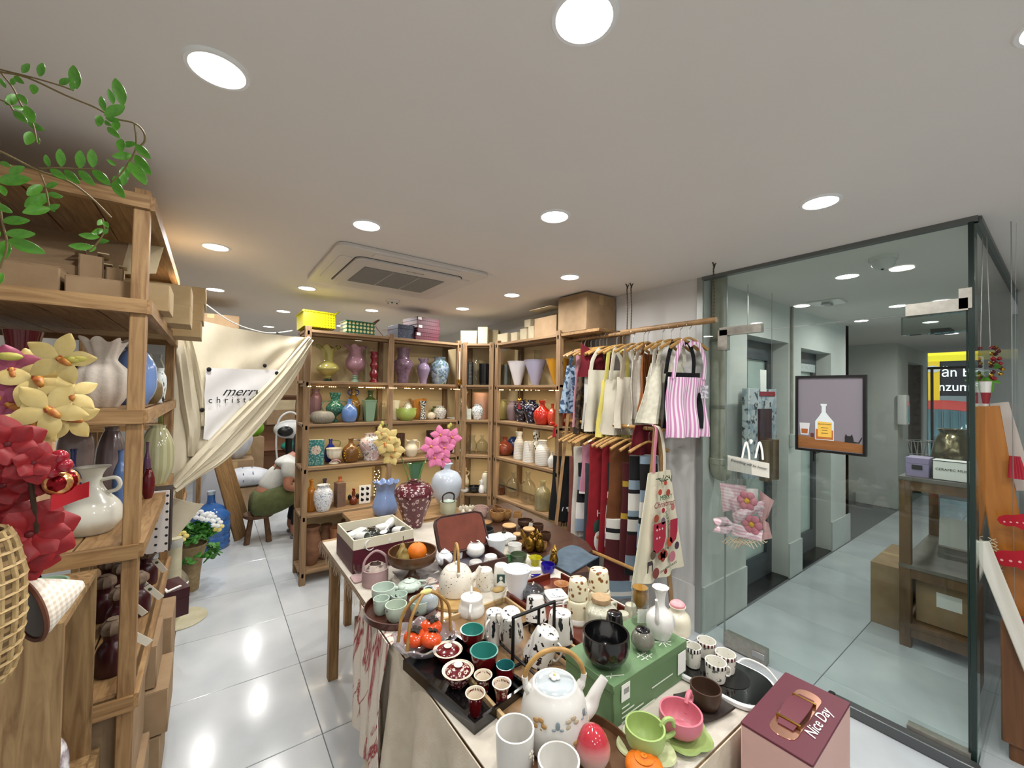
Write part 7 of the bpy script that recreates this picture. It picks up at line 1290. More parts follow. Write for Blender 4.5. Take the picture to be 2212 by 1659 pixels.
for cxx,cyy,st in ((.17,.06,'#'),(.035,.05,'x'),(.06,.3,'T'),(.27,.075,'*')):
    q=MB()
    if st=='#': q.box((0,.007,0),(.05,.0025,.001)).box((0,-.007,0),(.05,.0025,.001)).box((-.008,0,0),(.0025,.035,.001)).box((.008,0,0),(.0025,.035,.001))
    elif st=='x': q.box((0,0,0),(.05,.002,.001),(0,0,-.5)).box((-.01,.005,0),(.02,.002,.001),(0,0,.6))
    elif st=='T': q.box((0,0,0),(.035,.0025,.001)).box((0,-.008,0),(.0025,.018,.001)).box((-.016,-.004,0),(.0025,.012,.001))
    else: 
        for a in range(4): q.box((0,0,0),(.05,.0025,.001),(0,0,a*PI/4+.2))
    part('printed_character',q,SW,t,smooth=False,loc=(gL*cxx/.3 if False else cxx/.34*gL,cyy/.36*gW if st!='T' else gW*.75,gh+.001))
for k,w in enumerate((.03,.05,.09,.14)): part('printed_line',MB().box((.03+w/2,-.002,gh*.38-.012*k),(w,.0006,.003)),SW,t,smooth=False)
part('printed_line',MB().box((gL*.62,-.002,gh*.37),(.1,.0006,.003)),SW,t,smooth=False)
GT=gt+.0015
TV('black_bowl','large glossy black bowl with a white slip inside','bowl',1308,1446,1340,102,'bowl2',BLK,z=GT,extra=lambda t,H,R:(lambda o:setattr(o,'rotation_euler',(.1,0,.7)))(part('paper_slip',MB().sheet(lambda u,v:((u-.5)*R*.8,(v-.5)*R*.7,H*.28+.1*R*(2*u-1)**2),8,4,.001),PAPER,t)))
TV('black_cup','upturned black cup behind the black bowl','cup',1327,1378,1316,42,CUPI,BLK,th=0,z=GT)
TV('grey_jar','round grey-brown jar with a black knobbed lid','jar',1388,1408,1352,52,[(.5,0),(.6,.03),(.95,.3),(1,.5),(.85,.8),(.6,.98),(.58,1)],cer('6d6d62'),z=GT,th=0,extra=lambda t,H,R:(part('lid',MB().lathe(vprof([(1,0),(.9,.6),(.5,1)],H*.12,R*.62,0),22,c=(0,0,H*.97),close=False),BLK,t),part('knob',MB().ell((0,0,H*1.14),(R*.14,R*.14,R*.12),10,6),BLK,t)))
def ewer(t,H,R):
    d=Vector((-.8,-.3,0)).normalized(); part('spout',MB().tube(cr([d*R*.75+Vector((0,0,H*.36)),d*R*1.0+Vector((0,0,H*.5)),d*R*1.0+Vector((0,0,H*.72)),d*R*1.25+Vector((0,0,H*.88))],6),rl(R*.22,R*.14,R*.1,19),10),WHITE,t); part('handle',MB().tube(cr([-d*R*.4+Vector((0,0,H*.97)),-d*R*.72+Vector((0,0,H*.92)),-d*R*.74+Vector((0,0,H*.74)),-d*R*.6+Vector((0,0,H*.5))],5),R*.1,8),WHITE,t)
TV('white_ewer','tall white lobed wine ewer with long spout','ewer',1426,1385,1260,62,[(.6,0),(.7,.03),(.95,.2),(1,.34),(.9,.46),(.55,.56),(.34,.64),(.32,.78),(.42,.92),(.6,1)],WHITE,z=GT,flute=(8,.025),seg=64,extra=ewer)
TV('whisk_glass','clear tube glass holding an amber bamboo whisk','glass',1382,1352,1260,38,'straight',CLEAR,z=GT,extra=lambda t,H,R:(part('whisk',MB().lathe(vprof([(.5,0),(.9,.3),(.95,.7),(.6,1)],H*.5,R*.85,0),20,c=(0,0,H*.45),close=False),glz2('a8803a','e0c080',.6),t),part('paper_label',MB().box((-R*.5,-R*.75,H*.28),(R*1.2,.001,H*.38),(0,0,-.6)),PAPER,t,smooth=False),part('cap',MB().lathe([(.001,H*.985),(R*.9,H*.985),(R*.9,H),(.001,H)],18,close=False),glz2('a8803a','e0c080',.6),t)))
def plid(t,H,R): part('lid',MB().lathe(vprof([(1,0),(1,.5),(.6,1)],H*.18,R*.55,0),20,c=(0,0,H),close=False),pbr('pink_plastic','d99aa0',rough=.3),t); part('collar',MB().lathe([(R*.46,H*.9),(R*.5,H*.9),(R*.5,H*1.0),(R*.46,H*1.0)],24,close=False),pbr('stripe_collar','6a2430','e4d8d0',pat='ang',bsc=12,sc=1,rough=.4),t)
TV('pink_lid_flask','cream flask with pink lid and striped collar','flask',1463,1378,1300,60,'milk',CREAM,z=TZ+.001,th=0,extra=plid)
# black warming tray with striped mugs
wt=at(1560,1445,z=TZ+.012); t=thing('warming_tray','black glass warming tray with white rim','warming tray',Vector((1.232,.655,TZ+.001)),.12); part('rim',MB().rbox((0,0,.008),(.19,.36,.014),.08,8,ch=.05),pbr('white_plastic','d6d8d8'),t); part('glass_top',MB().rbox((0,0,.0156),(.172,.342,.002),.072,8),pbr('black_glass','0b0b0c',rough=.08,coat=.6),t); part('dotted_disc',MB().lathe([(.001,.0172),(.055,.0172),(.055,.0176),(.001,.0176)],28,close=False),pbr('dotted_black','111112','c9c9c6',pat='grid_dots',sc=150,th=.22,rough=.3),t,loc=(0,-.06,0)); part('switch',MB().box((.03,-.178,.009),(.022,.01,.012)),pbr('red_switch','4a0c14',rough=.3),t,smooth=False); part('power_cord',MB().tube(cr([(.095,-.05,.008),(.12,-.07,.02),(.135,-.12,.01),(.13,-.16,-.02)],5),.0035,6),WHITE,t)
MS=lambda c:pbr('mug_scene_'+c,'dedcd2','6a7068',pat='spots',sc=70,th=.62,soft=.02,rough=.2,coat=.4)
def mug2(lab,px,yb,yt,w,c,hang): 
    b,H,R=TT(px,yb,yt,w,'tall',TZ+.0195); t=thing('striped_mug',lab,'mug',b,0,'mugs with striped rims'); part('body',vmesh('tall',H,R,.08,28),MS(c),t); part('rim_stripes',MB().lathe([(R*1.0,H*.78),(R*1.015,H*.79),(R*1.02,H*.97),(R*1.0,H*.98)],36,close=False),pbr('stripes_'+c,c,'e6e2da',pat='ang',bsc=16,sc=1,soft=.02,rough=.3),t); part('handle',handle_mb('tall',H,R,(hang,.82,.3,.4,.11)),MUGW,t)
mug2('mug with black striped rim at the left of the warming tray',1497,1445,1385,36,'1a1a1e',140); mug2('mug with red striped rim at the back of the warming tray',1526,1425,1372,42,'5a1c24',40); mug2('mug with red striped rim at the right of the warming tray',1567,1458,1398,46,'5a1c24',60); mug2('mug with black striped rim and handle toward the camera',1546,1478,1415,48,'1a1a1e',-50)
# brown cup and saucer, heart mugs
p=at(1532,1535,z=TZ+.001); solo('square_saucer','dark brown square saucer under the brown cup','saucer',MB().sheet(lambda u,v:((u-.5)*.115,(v-.5)*.1,.004+.012*((2*u-1)**2+(2*v-1)**2)*.5),10,10,.005),pbr('dark_clay','2c221e',rough=.6),p+Vector((0,.015,0)),-.2)
TV('brown_cup','dark brown tapered clay cup on the square saucer','cup',1524,1538,1462,70,'cup',pbr('brown_clay','3f2c20',rough=.45),z=TZ+.01)
def heart(t,H,R,m,a):
    d=Vector((math.cos(a),math.sin(a),0)); P=[d*R*.9+Vector((0,0,H*.85)),d*R*1.15+Vector((0,0,H*1.12)),d*R*1.5+Vector((0,0,H*1.1)),d*R*1.62+Vector((0,0,H*.86)),d*R*1.85+Vector((0,0,H*1.02)) if False else d*R*1.75+Vector((0,0,H*.7)),d*R*1.5+Vector((0,0,H*.45)),d*R*.85+Vector((0,0,H*.3))]
    part('heart_handle',MB().tube(cr(P,5),R*.12,8),m,t)
def saucer(lab,px,py,m,n=5):
    p=at(px,py,z=TZ+.001); t=thing('petal_saucer',lab,'saucer',p); mb=MB()
    part('dish',MB().lathe([(.001,.004),(.04,.004),(.062,.012),(.06,.016),(.04,.009),(.001,.009)],50,close=False,mod=lambda r,z,a,k:(r*(1+(.16*abs(math.cos(n*a/2))-.05)*(1 if r>.03 else .2)),z)),m,t); return t
PKM=cer('c4707e',rough=.4,coat=.1); GRM=cer('9ab26c',rough=.4,coat=.1)
saucer('green flower shaped saucer under the pink cup',1475,1592,GRM); saucer('pale green flower shaped saucer under the green cup',1395,1622,pbr('pale_green','c3c99c',rough=.4))
TV('heart_mug','pink cup with a heart shaped handle','mug',1470,1598,1507,96,'bowl2',PKM,z=TZ+.012,extra=lambda t,H,R:heart(t,H,R,PKM,.25)); TV('heart_mug','green cup with a heart shaped handle','mug',1393,1634,1540,88,'bowl2',GRM,z=TZ+.012,extra=lambda t,H,R:heart(t,H,R,GRM,-.45))
TV('orange_sugar_pot','orange mandarin shaped lidded pot','pot',1391,1690,1622,84,'round',ORG,th=0,extra=lambda t,H,R:part('stalk_knob',MB().lathe(vprof([(1,0),(.7,.3),(.5,.7),(.6,1)],H*.16,R*.28,0),16,c=(0,0,H*.97),close=False),ORG,t))
# flower teapot set on round tray
tp=at(1198,1625,z=TZ+.001); t=thing('round_tray','large round dark wooden tray with the flower tea set','tray',Vector((.667,.655,TZ+.001))); RT=.148; part('tray',MB().lathe([(.001,0),(RT*.94,0),(RT,.006),(RT*1.01,.026),(RT*.975,.027),(RT*.95,.01),(.001,.009)],56,close=False),pbr('tray_walnut','6a4a30','4c3220',pat='wood',sc=10,st=(.2,1,1),rough=.35,coat=.3),t)
FZ=TZ+.011; FLW=pbr('matte_porcelain','d0cec9',rough=.35,coat=.15)
b,H,R=TT(1196,1632,1448,150,[(.82,0),(.6,1)],FZ); R*=.98
t=thing('flower_teapot','large white teapot with painted flowers and bamboo handle','teapot',b); part('body',MB().lathe(vprof([(.8,0),(.92,.03),(1,.25),(.98,.5),(.88,.78),(.7,.95),(.64,1),(.58,1.0)],H,R,0),48,close=False),FLW,t)
l=part('lid',MB().lathe(vprof([(1,0),(1,.15),(.8,.55),(.3,.95),(.05,1)],H*.09,R*.58,0),36,c=(0,0,H*.99),close=False),pbr('lid_glaze','b4bec2',rough=.2,coat=.3),t); fl_=MB()
for k in range(5): fl_.ell((R*.1*math.cos(k*1.257),R*.1*math.sin(k*1.257),H*1.11),(R*.09,R*.09,R*.05),10,6)
part('flower_knob',fl_,WHITE,l); part('knob_heart',MB().ell((0,0,H*1.13),(R*.04,R*.04,R*.04),8,6),pbr('pollen','c9c07a'),l)
d=Vector((.93,-.37,0)); part('spout',MB().tube(cr([d*R*.8+Vector((0,0,H*.35)),d*R*1.15+Vector((0,0,H*.45)),d*R*1.35+Vector((0,0,H*.68)),d*R*1.62+Vector((0,0,H*.92))],6),rl(R*.34,R*.2,R*.13,19),12),FLW,t)
e=Vector((.86,-.5,0)); 
for s in(-1,1): part('lug',MB().tube(cr([e*s*R*.72+Vector((0,0,H*.85)),e*s*R*.86+Vector((0,0,H*1.0)),e*s*R*.9+Vector((0,0,H*1.14))],4),[R*.13]*4+[R*.09]*5,8),FLW,t)
part('bamboo_handle',MB().tube(cr([e*-R*.92+Vector((0,0,H*1.06)),e*-R*.78+Vector((0,0,H*1.32)),e*-R*.35+Vector((0,0,H*1.56)),e*R*.3+Vector((0,0,H*1.58)),e*R*.76+Vector((0,0,H*1.34)),e*R*.92+Vector((0,0,H*1.06))],6),R*.072,10),BAMB,t)
def paint(a,z,kind):   # flowers in low relief on the pot
    n=Vector((math.cos(a),math.sin(a),0)); rr=R*rad_at([(.8,0),(.92,.03),(1,.25),(.98,.5),(.88,.78),(.7,.95)],z)*1.0; p=n*rr+Vector((0,0,H*z)); q=n.to_track_quat('Z','Y').to_euler(); col={'d':'b5aa94','t':'b08a58','b':'7d8a90'}[kind]
    mb=MB()
    if kind!='b':
        for k in range(5): mb.ell((R*.1*math.cos(k*1.257),R*.1*math.sin(k*1.257),.0005),(R*.075,R*.055,.002),8,5)
    else: mb.ell((0,R*.1,.0005),(R*.05,R*.09,.002),8,5).ell((R*.08,R*.02,.0005),(R*.05,R*.025,.002),8,5).ell((-R*.08,R*.02,.0005),(R*.05,R*.025,.002),8,5)
    o=part('painted_flower',mb,pbr('relief_'+col,col,rough=.4),t,loc=p); o.rotation_euler=q; o.scale=(1.35,1.35,1)
    lf=MB().box((0,-R*.24,.0005),(R*.025,R*.34,.0016)).ell((-R*.08,-R*.28,.0005),(R*.045,R*.11,.0018),8,5).ell((R*.08,-R*.28,.0005),(R*.045,R*.11,.0018),8,5)
    part('painted_stem',lf,pbr('relief_leaf','66746e',rough=.5),o)
for a,z,k in ((-2.75,.62,'t'),(-1.75,.66,'d'),(-1.2,.62,'b'),(-1.55,.3,'t'),(-2.2,.58,'b'),(-2.3,.3,'d'),(-.9,.35,'d')): paint(a,z,k)
def petals(t,H,R):
    for a,z in ((-1.2,.6),(-2.0,.3),(-.7,.3)):
        n=Vector((math.cos(a),math.sin(a),0)); o=part('relief_flower',(lambda mb:[mb.ell((R*.13*math.cos(k*1.257),R*.13*math.sin(k*1.257),0),(R*.1,R*.07,.002),8,5) for k in range(5)] and mb)(MB()),pbr('relief_cream','cfc8b8',rough=.5),t,loc=n*R*.97+Vector((0,0,H*z))); o.rotation_euler=n.to_track_quat('Z','Y').to_euler()
TV('flower_cup','tall white cup with relief flowers at the tray front','cup',1111,1690,1546,84,'tall',FLW,z=FZ,extra=petals); TV('flower_cup','shorter white cup at the bottom edge of the picture','cup',1206,1730,1608,92,'tall',FLW,z=FZ,extra=petals)
b,H,R=TT(1279,1660,1564,78,[(.6,0),(.1,1)],FZ); t=thing('strawberry_jar','glossy red and white strawberry shaped jar','jar',b); part('body',MB().lathe(vprof([(.62,0),(.8,.05),(1,.32),(.92,.58),(.62,.84),(.2,.98),(.05,1)],H,R,0),32,close=False),pbr('strawberry_glaze','dcc8c0','b0303c',pat='gz',sc=1,th=H*.42,soft=H*.28,rough=.12,coat=.6),t); part('base_ring',MB().lathe([(R*.6,0),(R*.66,.002),(R*.7,.012),(R*.66,.014)],28,close=False),WHITE,t)
# lacquer tray with red cups
k0=at(1025,1588,z=TZ+.001); k1=at(900,1432,z=TZ+.001); k2=at(1142,1498,z=TZ+.001); ax=math.atan2(k2.y-k0.y,k2.x-k0.x); tl=(k2-k0).length; tw=(k1-k0).length
t=thing('lacquer_tray','rectangular black lacquer tray with red tea cups','tray',Vector((k0.x,k0.y,TZ+.001)),ax); LQ=pbr('black_lacquer','0d0d0e',rough=.12,coat=.6)
cx,cy=tl/2,tw/2; part('base',MB().bx(.004,tl-.004,.004,tw-.004,0,.006),LQ,t,smooth=False)
for a_,q in (('side',(0,.008,0,tw)),('side',(tl-.008,tl,0,tw)),('end',(.008,tl-.008,0,.008)),('end',(.008,tl-.008,tw-.008,tw))): part(a_,MB().bx(*q,0,.028),LQ,t,smooth=False)
LZ2=TZ+.0085
RL=pbr('red_pattern','5a0f18','c9b8a8',pat='rings',sc=85,th=.3,soft=.09,rough=.2,coat=.5); RP=pbr('red_plain','5c0f14',rough=.18,coat=.5); TEAL=cer('2f7a70')
def gaiwan(lab,px,yb,yt,w,m):
    b,H,R=TT(px,yb,yt,w,'cup',LZ2); t=thing('gaiwan',lab,'tea bowl',b); h=H*.72; part('bowl',vmesh([(.5,0),(.55,.05),(.75,.4),(.9,.75),(1,1)],h,R,.08,32),m,t); part('rim_band',MB().lathe([(R*.8,h*.93),(R*.99,h*1.0),(R*1.0,h*1.02),(R*.8,h*.96)],32,close=False),CREAM,t)
    l=part('lid',MB().lathe(vprof([(1,0),(.9,.35),(.5,.85),(.1,1)],H*.24,R*.78,0),28,c=(0,0,h*.95),close=False),m,t); part('lid_knob',MB().lathe(vprof([(.7,0),(.8,.3),(1,1),(.7,.95),(.3,.6)],H*.1,R*.28,0),20,c=(0,0,h*.95+H*.22),close=False),CREAM,l)
gaiwan('dark red lidded tea bowl at the back of the lacquer tray',967,1435,1378,64,RP); gaiwan('dark red patterned lidded tea bowl in front',989,1490,1416,70,RL)
def inner(c,kd='flare'): 
    def f(t,H,R): part('glazed_inside',MB().lathe([(.001,H*.3),((rad_at(kd,.32)-.13)*R,H*.31),((rad_at(kd,.5)-.115)*R,H*.5),((rad_at(kd,.75)-.11)*R,H*.75),((rad_at(kd,.95)-.1)*R,H*.95),(R*.9,H*1.004),(R*1.0,H*1.004),(R*1.005,H*.99)],32,close=False),cer(c),t)
    return f
TV('teal_cup','footed red cup with a teal inside','cup',1019,1412,1346,52,[(.4,0),(.42,.05),(.25,.22),(.45,.34),(.85,.6),(1,1)],RP,z=LZ2,extra=inner('2f7a70',[(.4,0),(.42,.05),(.25,.22),(.45,.34),(.85,.6),(1,1)])); TV('teal_bowl','red scalloped bowl with a teal inside','bowl',1045,1462,1388,62,[(.55,0),(.6,.05),(.8,.4),(.95,.8),(1,1)],RP,z=LZ2,extra=inner('2f7a70',[(.55,0),(.6,.05),(.8,.4),(.95,.8),(1,1)]))
TV('teal_cup','small red cup with a fluted teal inside','cup',1091,1480,1425,40,'cup',RP,z=LZ2,extra=inner('27696a','cup'))
for px,yb,yt,w,m,l in ((1043,1500,1446,40,RL,'patterned red tea cup with cream inside, left of two'),(1083,1528,1463,42,RL,'patterned red tea cup with cream inside, right of two'),(1026,1550,1483,44,RP,'plain red tea cup with cream inside at the tray front')): TV('red_tea_cup',l,'cup',px,yb,yt,w,'flare',m,z=LZ2,extra=inner('cfc4b0'),group='red tea cups with cream insides')
# dusty pink gift box beside the table
PZ=.81; q=[at(x,y,z=PZ) for x,y in ((1600,1560),(1697,1452),(1845,1520),(1765,1640))]
o_=q[0]; vx=q[1]-q[0]; L_=vx.length; pa_=math.atan2(vx.y,vx.x); W_=abs((q[3]-q[0]).dot(Vector((-math.sin(pa_),math.cos(pa_),0))))
t=thing('pink_gift_box','tall dusty pink gift box with burgundy lid and handle','box',Vector((o_.x,o_.y,0)),pa_); solo('side_stool','plain low stool carrying the pink gift box','stool',MB().rbox((0,0,.42),(.34,.22,.03),.01,2).rbox((-.13,0,.2),(.04,.16,.41),.006,1).rbox((.13,0,.2),(.04,.16,.41),.006,1),WOODX,(o_.x+.15,o_.y-.085,0)); PB=pbr('dusty_pink','c8a49c','bf9a92',pat='noise',sc=3,rough=.6)
part('body',MB().rbox((L_/2,-W_/2,(PZ-.004+.437)/2),(L_,W_,PZ-.004-.437),.003,1),PB,t); lid=part('lid',MB().rbox((L_/2,-W_/2,PZ-.002),(L_*1.005,W_*1.01,.006),.003,1),pbr('burgundy_card','56202e',rough=.5),t)
part('handle_plate',MB().rbox((L_*.48,-W_*.5,PZ+.0015),(.22,.056,.002),.025,5),pbr('rose_gold','d9a08a',rough=.2,metal=.9),lid); part('handle_strap',MB().sheet(lambda u,v:(L_*.48-.075+.15*u,-W_*.5+(v-.5)*.042*(.75+.4*math.sin(PI*u)),PZ+.004+.012*math.sin(PI*u)),12,4,.003),pbr('burgundy_leather','5c2430',rough=.6),lid)
for s in(-1,1): part('buckle',MB().box((L_*.48+s*.055,-W_*.5,PZ+.008),(.006,.05,.008)),GOLD,lid,smooth=False)
text('Nice Day',.034,PAPER,lid,(L_*.5,-W_*.8,PZ+.0025),(0,0,.0),shear=.35)
FLK=pbr('ink_flower','4a3a40',rough=.8)
for k in range(9): a=k*.7; part('flower_print',MB().sheet(lambda u,v:(L_+.0015,-W_*.55+(.05*v)*math.cos(a)+.008*(u-.5)*math.sin(PI*v),PZ-.1+.06*v*math.sin(a)),3,5,.0005),FLK,t)
part('flower_print',MB().tube(cr([(L_+.001,-W_*.55,PZ-.1),(L_+.001,-W_*.6,PZ-.25),(L_+.001,-W_*.5,PZ-.45)],5),.0012,5),FLK,t)
# orchids standing in the burgundy vase
vb,vH,vR=TT(893,1143,1036,80,'mei'); mouth=vb+Vector((0,0,vH))
t=thing('yellow_orchid','yellow orchid stem standing in the burgundy vase','flower',mouth); P=[at(x,y,y=mouth.y)-mouth for x,y in ((893,1060),(884,1040),(866,985),(848,945),(832,915))]; part('stem',MB().tube(cr(P,5),.0035,6),GST,t)
for px,py,w,s_ in ((832,958,42,.2),(850,970,42,.8),(840,945,38,.5),(845,985,36,1.1),(824,935,26,.4)): p=at(px,py,y=mouth.y-.03); c=bloom(t,p-mouth,toc(p)+Vector((-.6,0,.0)),w*.6*depth(p)/F,('cdbb80','bfa45e'),5,1,YLIP,s_,wide=.72); lip_part(c,w*.5*depth(p)/F,REDL)
for px,py in ((826,915),(822,922)): p=at(px,py,y=mouth.y); part('bud',MB().ell((0,0,0),(.01,.01,.016),8,6),pbr('orchid_bud','8f9a45'),t,loc=p-mouth)
t=thing('pink_orchid','bright pink orchid stem standing in the burgundy vase','flower',mouth+Vector((.005,0,0))); P=[at(x,y,y=mouth.y)-mouth for x,y in ((897,1060),(903,1035),(915,1000),(940,965),(970,935),(975,920))]; part('stem',MB().tube(cr(P,5),.0035,6),GST,t)
for px,py,w,s_ in ((950,940,40,.2),(975,945,40,.8),(930,965,44,.5),(958,968,42,1.1),(938,990,40,.1),(955,992,34,.6)): p=at(px,py,y=mouth.y-.02); c=bloom(t,p-mouth,toc(p),w*.55*depth(p)/F,('c2508a','d88aaa'),5,1,YLIP,s_,wide=.68)
for px,py in ((972,918),(968,922)): p=at(px,py,y=mouth.y); part('bud',MB().ell((0,0,0),(.01,.01,.015),8,6),pbr('orchid_bud','8f9a45'),t,loc=p-mouth)
# ================================================================ LOBBY BEHIND THE GLASS
PVC=pbr('old_pvc','a8a598','8a877a',pat='noise',sc=9,rough=.6)
p=at(1549,1005,y=1.42); t=thing('drain_pipe','old grey vertical drain pipe with an elbow','pipe',Vector((p.x,1.415,0)))
part('pipe',MB().tube([(0,0,1.12),(0,0,CEIL)],.045,18),PVC,t); part('elbow',MB().tube(cr([(0,0,1.14),(.004,0,1.09),(.03,0,1.06),(.07,0,1.05)],4),.05,16),PVC,t); part('collar',MB().lathe([(.046,1.12),(.053,1.125),(.053,1.16),(.046,1.165)],18,close=False),PVC,t)
for z in (1.5,1.95): part('bracket',MB().lathe([(.046,z),(.049,z),(.049,z+.02),(.046,z+.02)],18,close=False),pbr('bracket','77756c',rough=.5),t)
t=thing('cable_conduit','thin cable conduit with a switch box between the doors','conduit',Vector((4.14,DY-.012,0))); part('conduit',MB().tube([(0,0,1.26),(0,0,CEIL)],.011,8),PVC,t); part('switch_box',MB().rbox((0,-.005,1.2),(.07,.03,.11),.008,2),pbr('switch_plate','b5b8b4',rough=.4),t)
SPK=pbr('speckled_board','b9bfc4','3a4048',pat='spots',sc=26,th=.57,soft=.04,rough=.4,c3='93a2ae')
t=thing('speckled_sign','speckled stone look hanging panel with a maroon patch','display',Vector((3.28,1.36,0))); part('board',MB().rbox((0,0,1.32),(.46,.05,.64),.006,1),SPK,t); [part('hanging_wire',MB().tube([(s*.2,0,1.64),(s*.2,0,CEIL)],.002,5),STEEL,t) for s in (-1,1)]; part('maroon_panel',MB().rbox((.02,-.028,1.36),(.22,.008,.27),.02,3),pbr('maroon_gloss','3a0f18',rough=.2),t)  # solid panel stands in for a reflection in the glass, wires added
part('red_strip',MB().rbox((.06,-.027,1.605),(.26,.006,.035),.003,1),pbr('red_strip','8a2028',rough=.5),t)
for x in(-.05,.07): part('brass_tube',MB().tube([(x,-.06,.98),(x,-.06,1.27)],.04,16),pbr('brass_dull','8a7560',rough=.3,metal=.8),t)
part('price_card',MB().rbox((-.02,-.03,1.7),(.1,.004,.16),.003,1),PAPER,t)
# flower bouquet bag hung on the glass
GX=WX-.012; bb=at(1612,1185,x=GX-.04); t=thing('bouquet_bag','clear bag with pink gingham bow bouquet hanging on the glass','bouquet',bb)
def gp(px,py,o=0): return at(px,py,x=GX-.04-o)-bb
GIN=pbr('pink_gingham','d8b0bc','f0e6e8',pat='gingham',sc=330,rough=.9); 
part('clear_bag',MB().sheet(lambda u,v:(lambda a,b2:a+(b2-a)*v)(gp(1562+118*u,985+30*u,.1+.02*math.sin(6*u)),gp(1548+128*u,1150,.1+.03*math.sin(PI*u)+.015*math.sin(9*u))),14,14,.0006),thin_glass('cellophane','f4f6f6',.03,.02),t)
hc=part('header_card',MB().sheet(lambda u,v:gp(1572+90*u,983+18*u+32*v,.1),4,3,.002),pbr('header_card','d6d4ca',rough=.7),t)
hr=Matrix((Vector((0,-1,0)),Vector((0,0,1)),Vector((-1,0,0)))).transposed()
text('Everything will be better',.02,INK,hc,gp(1616,1003,.106),(hr@Matrix.Rotation(-.12,3,'Z')).to_euler(),shear=.35)
part('suction_hook',MB().tube([at(1622,953,x=WX-.0065)-bb,gp(1622,958,.03)],[.012,.004],10),PAPER,t)
for s in (1603,1632): part('ribbon_loop',MB().tube(cr([gp(s,990,.08),gp(s+4,970,.05),gp(s+9,955,.03),gp(s+14,972,.05),gp(s+16,993,.08)],4),.006,6,flat=.3),PAPER,t)
def patch(nm,P,m,o=.06,wv=.01): 
    (a,b2,c,d)=P; part(nm,MB().sheet(lambda u,v:gp(a[0]*(1-u)*(1-v)+b2[0]*u*(1-v)+c[0]*u*v+d[0]*(1-u)*v,a[1]*(1-u)*(1-v)+b2[1]*u*(1-v)+c[1]*u*v+d[1]*(1-u)*v,o+wv*math.sin(PI*u)*math.sin(PI*v)+wv*.5*math.sin(7*u)),8,8,.0015),m,t)
PPAP=pbr('pink_wrap','c9a2a0',rough=.8); patch('wrap_paper',((1642,1060),(1672,1082),(1658,1118),(1640,1140)),PPAP,.03); patch('wrap_paper',((1646,1120),(1660,1130),(1668,1163),(1640,1168)),PPAP,.03); patch('wrap_paper',((1605,1055),(1638,1056),(1636,1095),(1600,1080)),PAPER,.03)
patch('gingham_tail',((1555,1043),(1612,1050),(1606,1094),(1562,1106)),GIN,.04); patch('gingham_tail',((1573,1078),(1604,1072),(1614,1114),(1588,1122)),GIN,.055); patch('gingham_wrap',((1580,1110),(1632,1084),(1652,1098),(1588,1134)),GIN,.08,.03); patch('gingham_wrap',((1574,1128),(1648,1146),(1645,1170),(1582,1156)),GIN,.08,.02); patch('gingham_wrap',((1632,1085),(1652,1080),(1645,1125),(1635,1105)),GIN,.06)
part('bow_loop',MB().tube([gp(1582,1133,.08),gp(1568,1124,.09),gp(1550,1128,.09),gp(1548,1142,.09),gp(1568,1146,.09),gp(1584,1138,.08)],[.008,.022,.03,.03,.022,.008],10),GIN,t)
for px,py,w in ((1614,1082,24),(1624,1133,20)):
    c=part('puffy_flower',MB().ell((0,0,0),(.014,.017,.017),10,8),pbr('flower_yellow','d9b03a',rough=.7),t,loc=gp(px,py,.085))
    for k in range(6): part('petal',MB().ell((0,.036*math.cos(k*PI/3),.036*math.sin(k*PI/3)),(.013,.023,.023),10,8),pbr('puff_pink','c9808e',rough=.85),c)
NETM=pbr('cotton_net','c2b89e',rough=.9); nb=MB()
for k in range(9):
    for s in(-1,1): nb.tube([gp(1572+72*(k/8)+s*0,1158+6*math.sin(k),.06),gp(1575+66*((k+s*1.6)/8),1172,.07),gp(1580+56*((k+s*3)/8),1186-4*abs(k-4),.06)],.0035,4)
part('net_base',nb,NETM,t,kind='stuff')
# framed picture hung in front of the glass
q=[at(*v,x=WX-.035) for v in ((1720,812),(1872,810),(1872,985),(1720,972))]; pc=sum(q,Vector())/4; pw=(q[0].y+q[3].y-q[1].y-q[2].y)/2; ph=(q[0].z+q[1].z-q[2].z-q[3].z)/2
t=thing('framed_picture','black framed picture of a whisky bottle on a wooden bar','picture',pc); t.rotation_euler=hr.to_euler()
fr=MB(); f=.012
for x0,x1,y0,y1 in ((-pw/2,pw/2,ph/2-f,ph/2),(-pw/2,pw/2,-ph/2,-ph/2+f),(-pw/2,-pw/2+f,-ph/2+f,ph/2-f),(pw/2-f,pw/2,-ph/2+f,ph/2-f)): fr.bx(x0,x1,y0,y1,-.015,.015)
part('frame',fr,pbr('frame_black','0c0c0d',rough=.35),t,smooth=False); cv=part('canvas',MB().bx(-pw/2+f,pw/2-f,-ph/2+f,ph/2-f,-.012,.006),pbr('picture_grey','77727a',rough=.7),t,smooth=False)
zc=.0065
def flat(nm,poly,c,dz=0): return part(nm,MB().prism([(x*pw,y*ph) for x,y in poly],zc+dz,zc+dz+.0006),pbr('paint_'+c,c,rough=.7),cv,smooth=False)
part('bar_counter',MB().prism([(-.46*pw,-.3*ph),(.46*pw,-.36*ph),(.46*pw,-.462*ph),(-.46*pw,-.462*ph)],zc,zc+.0006),pbr('paint_wood','8a5a2c','74471e',pat='wood',sc=60,st=(.1,1,1),rough=.7),cv,smooth=False)
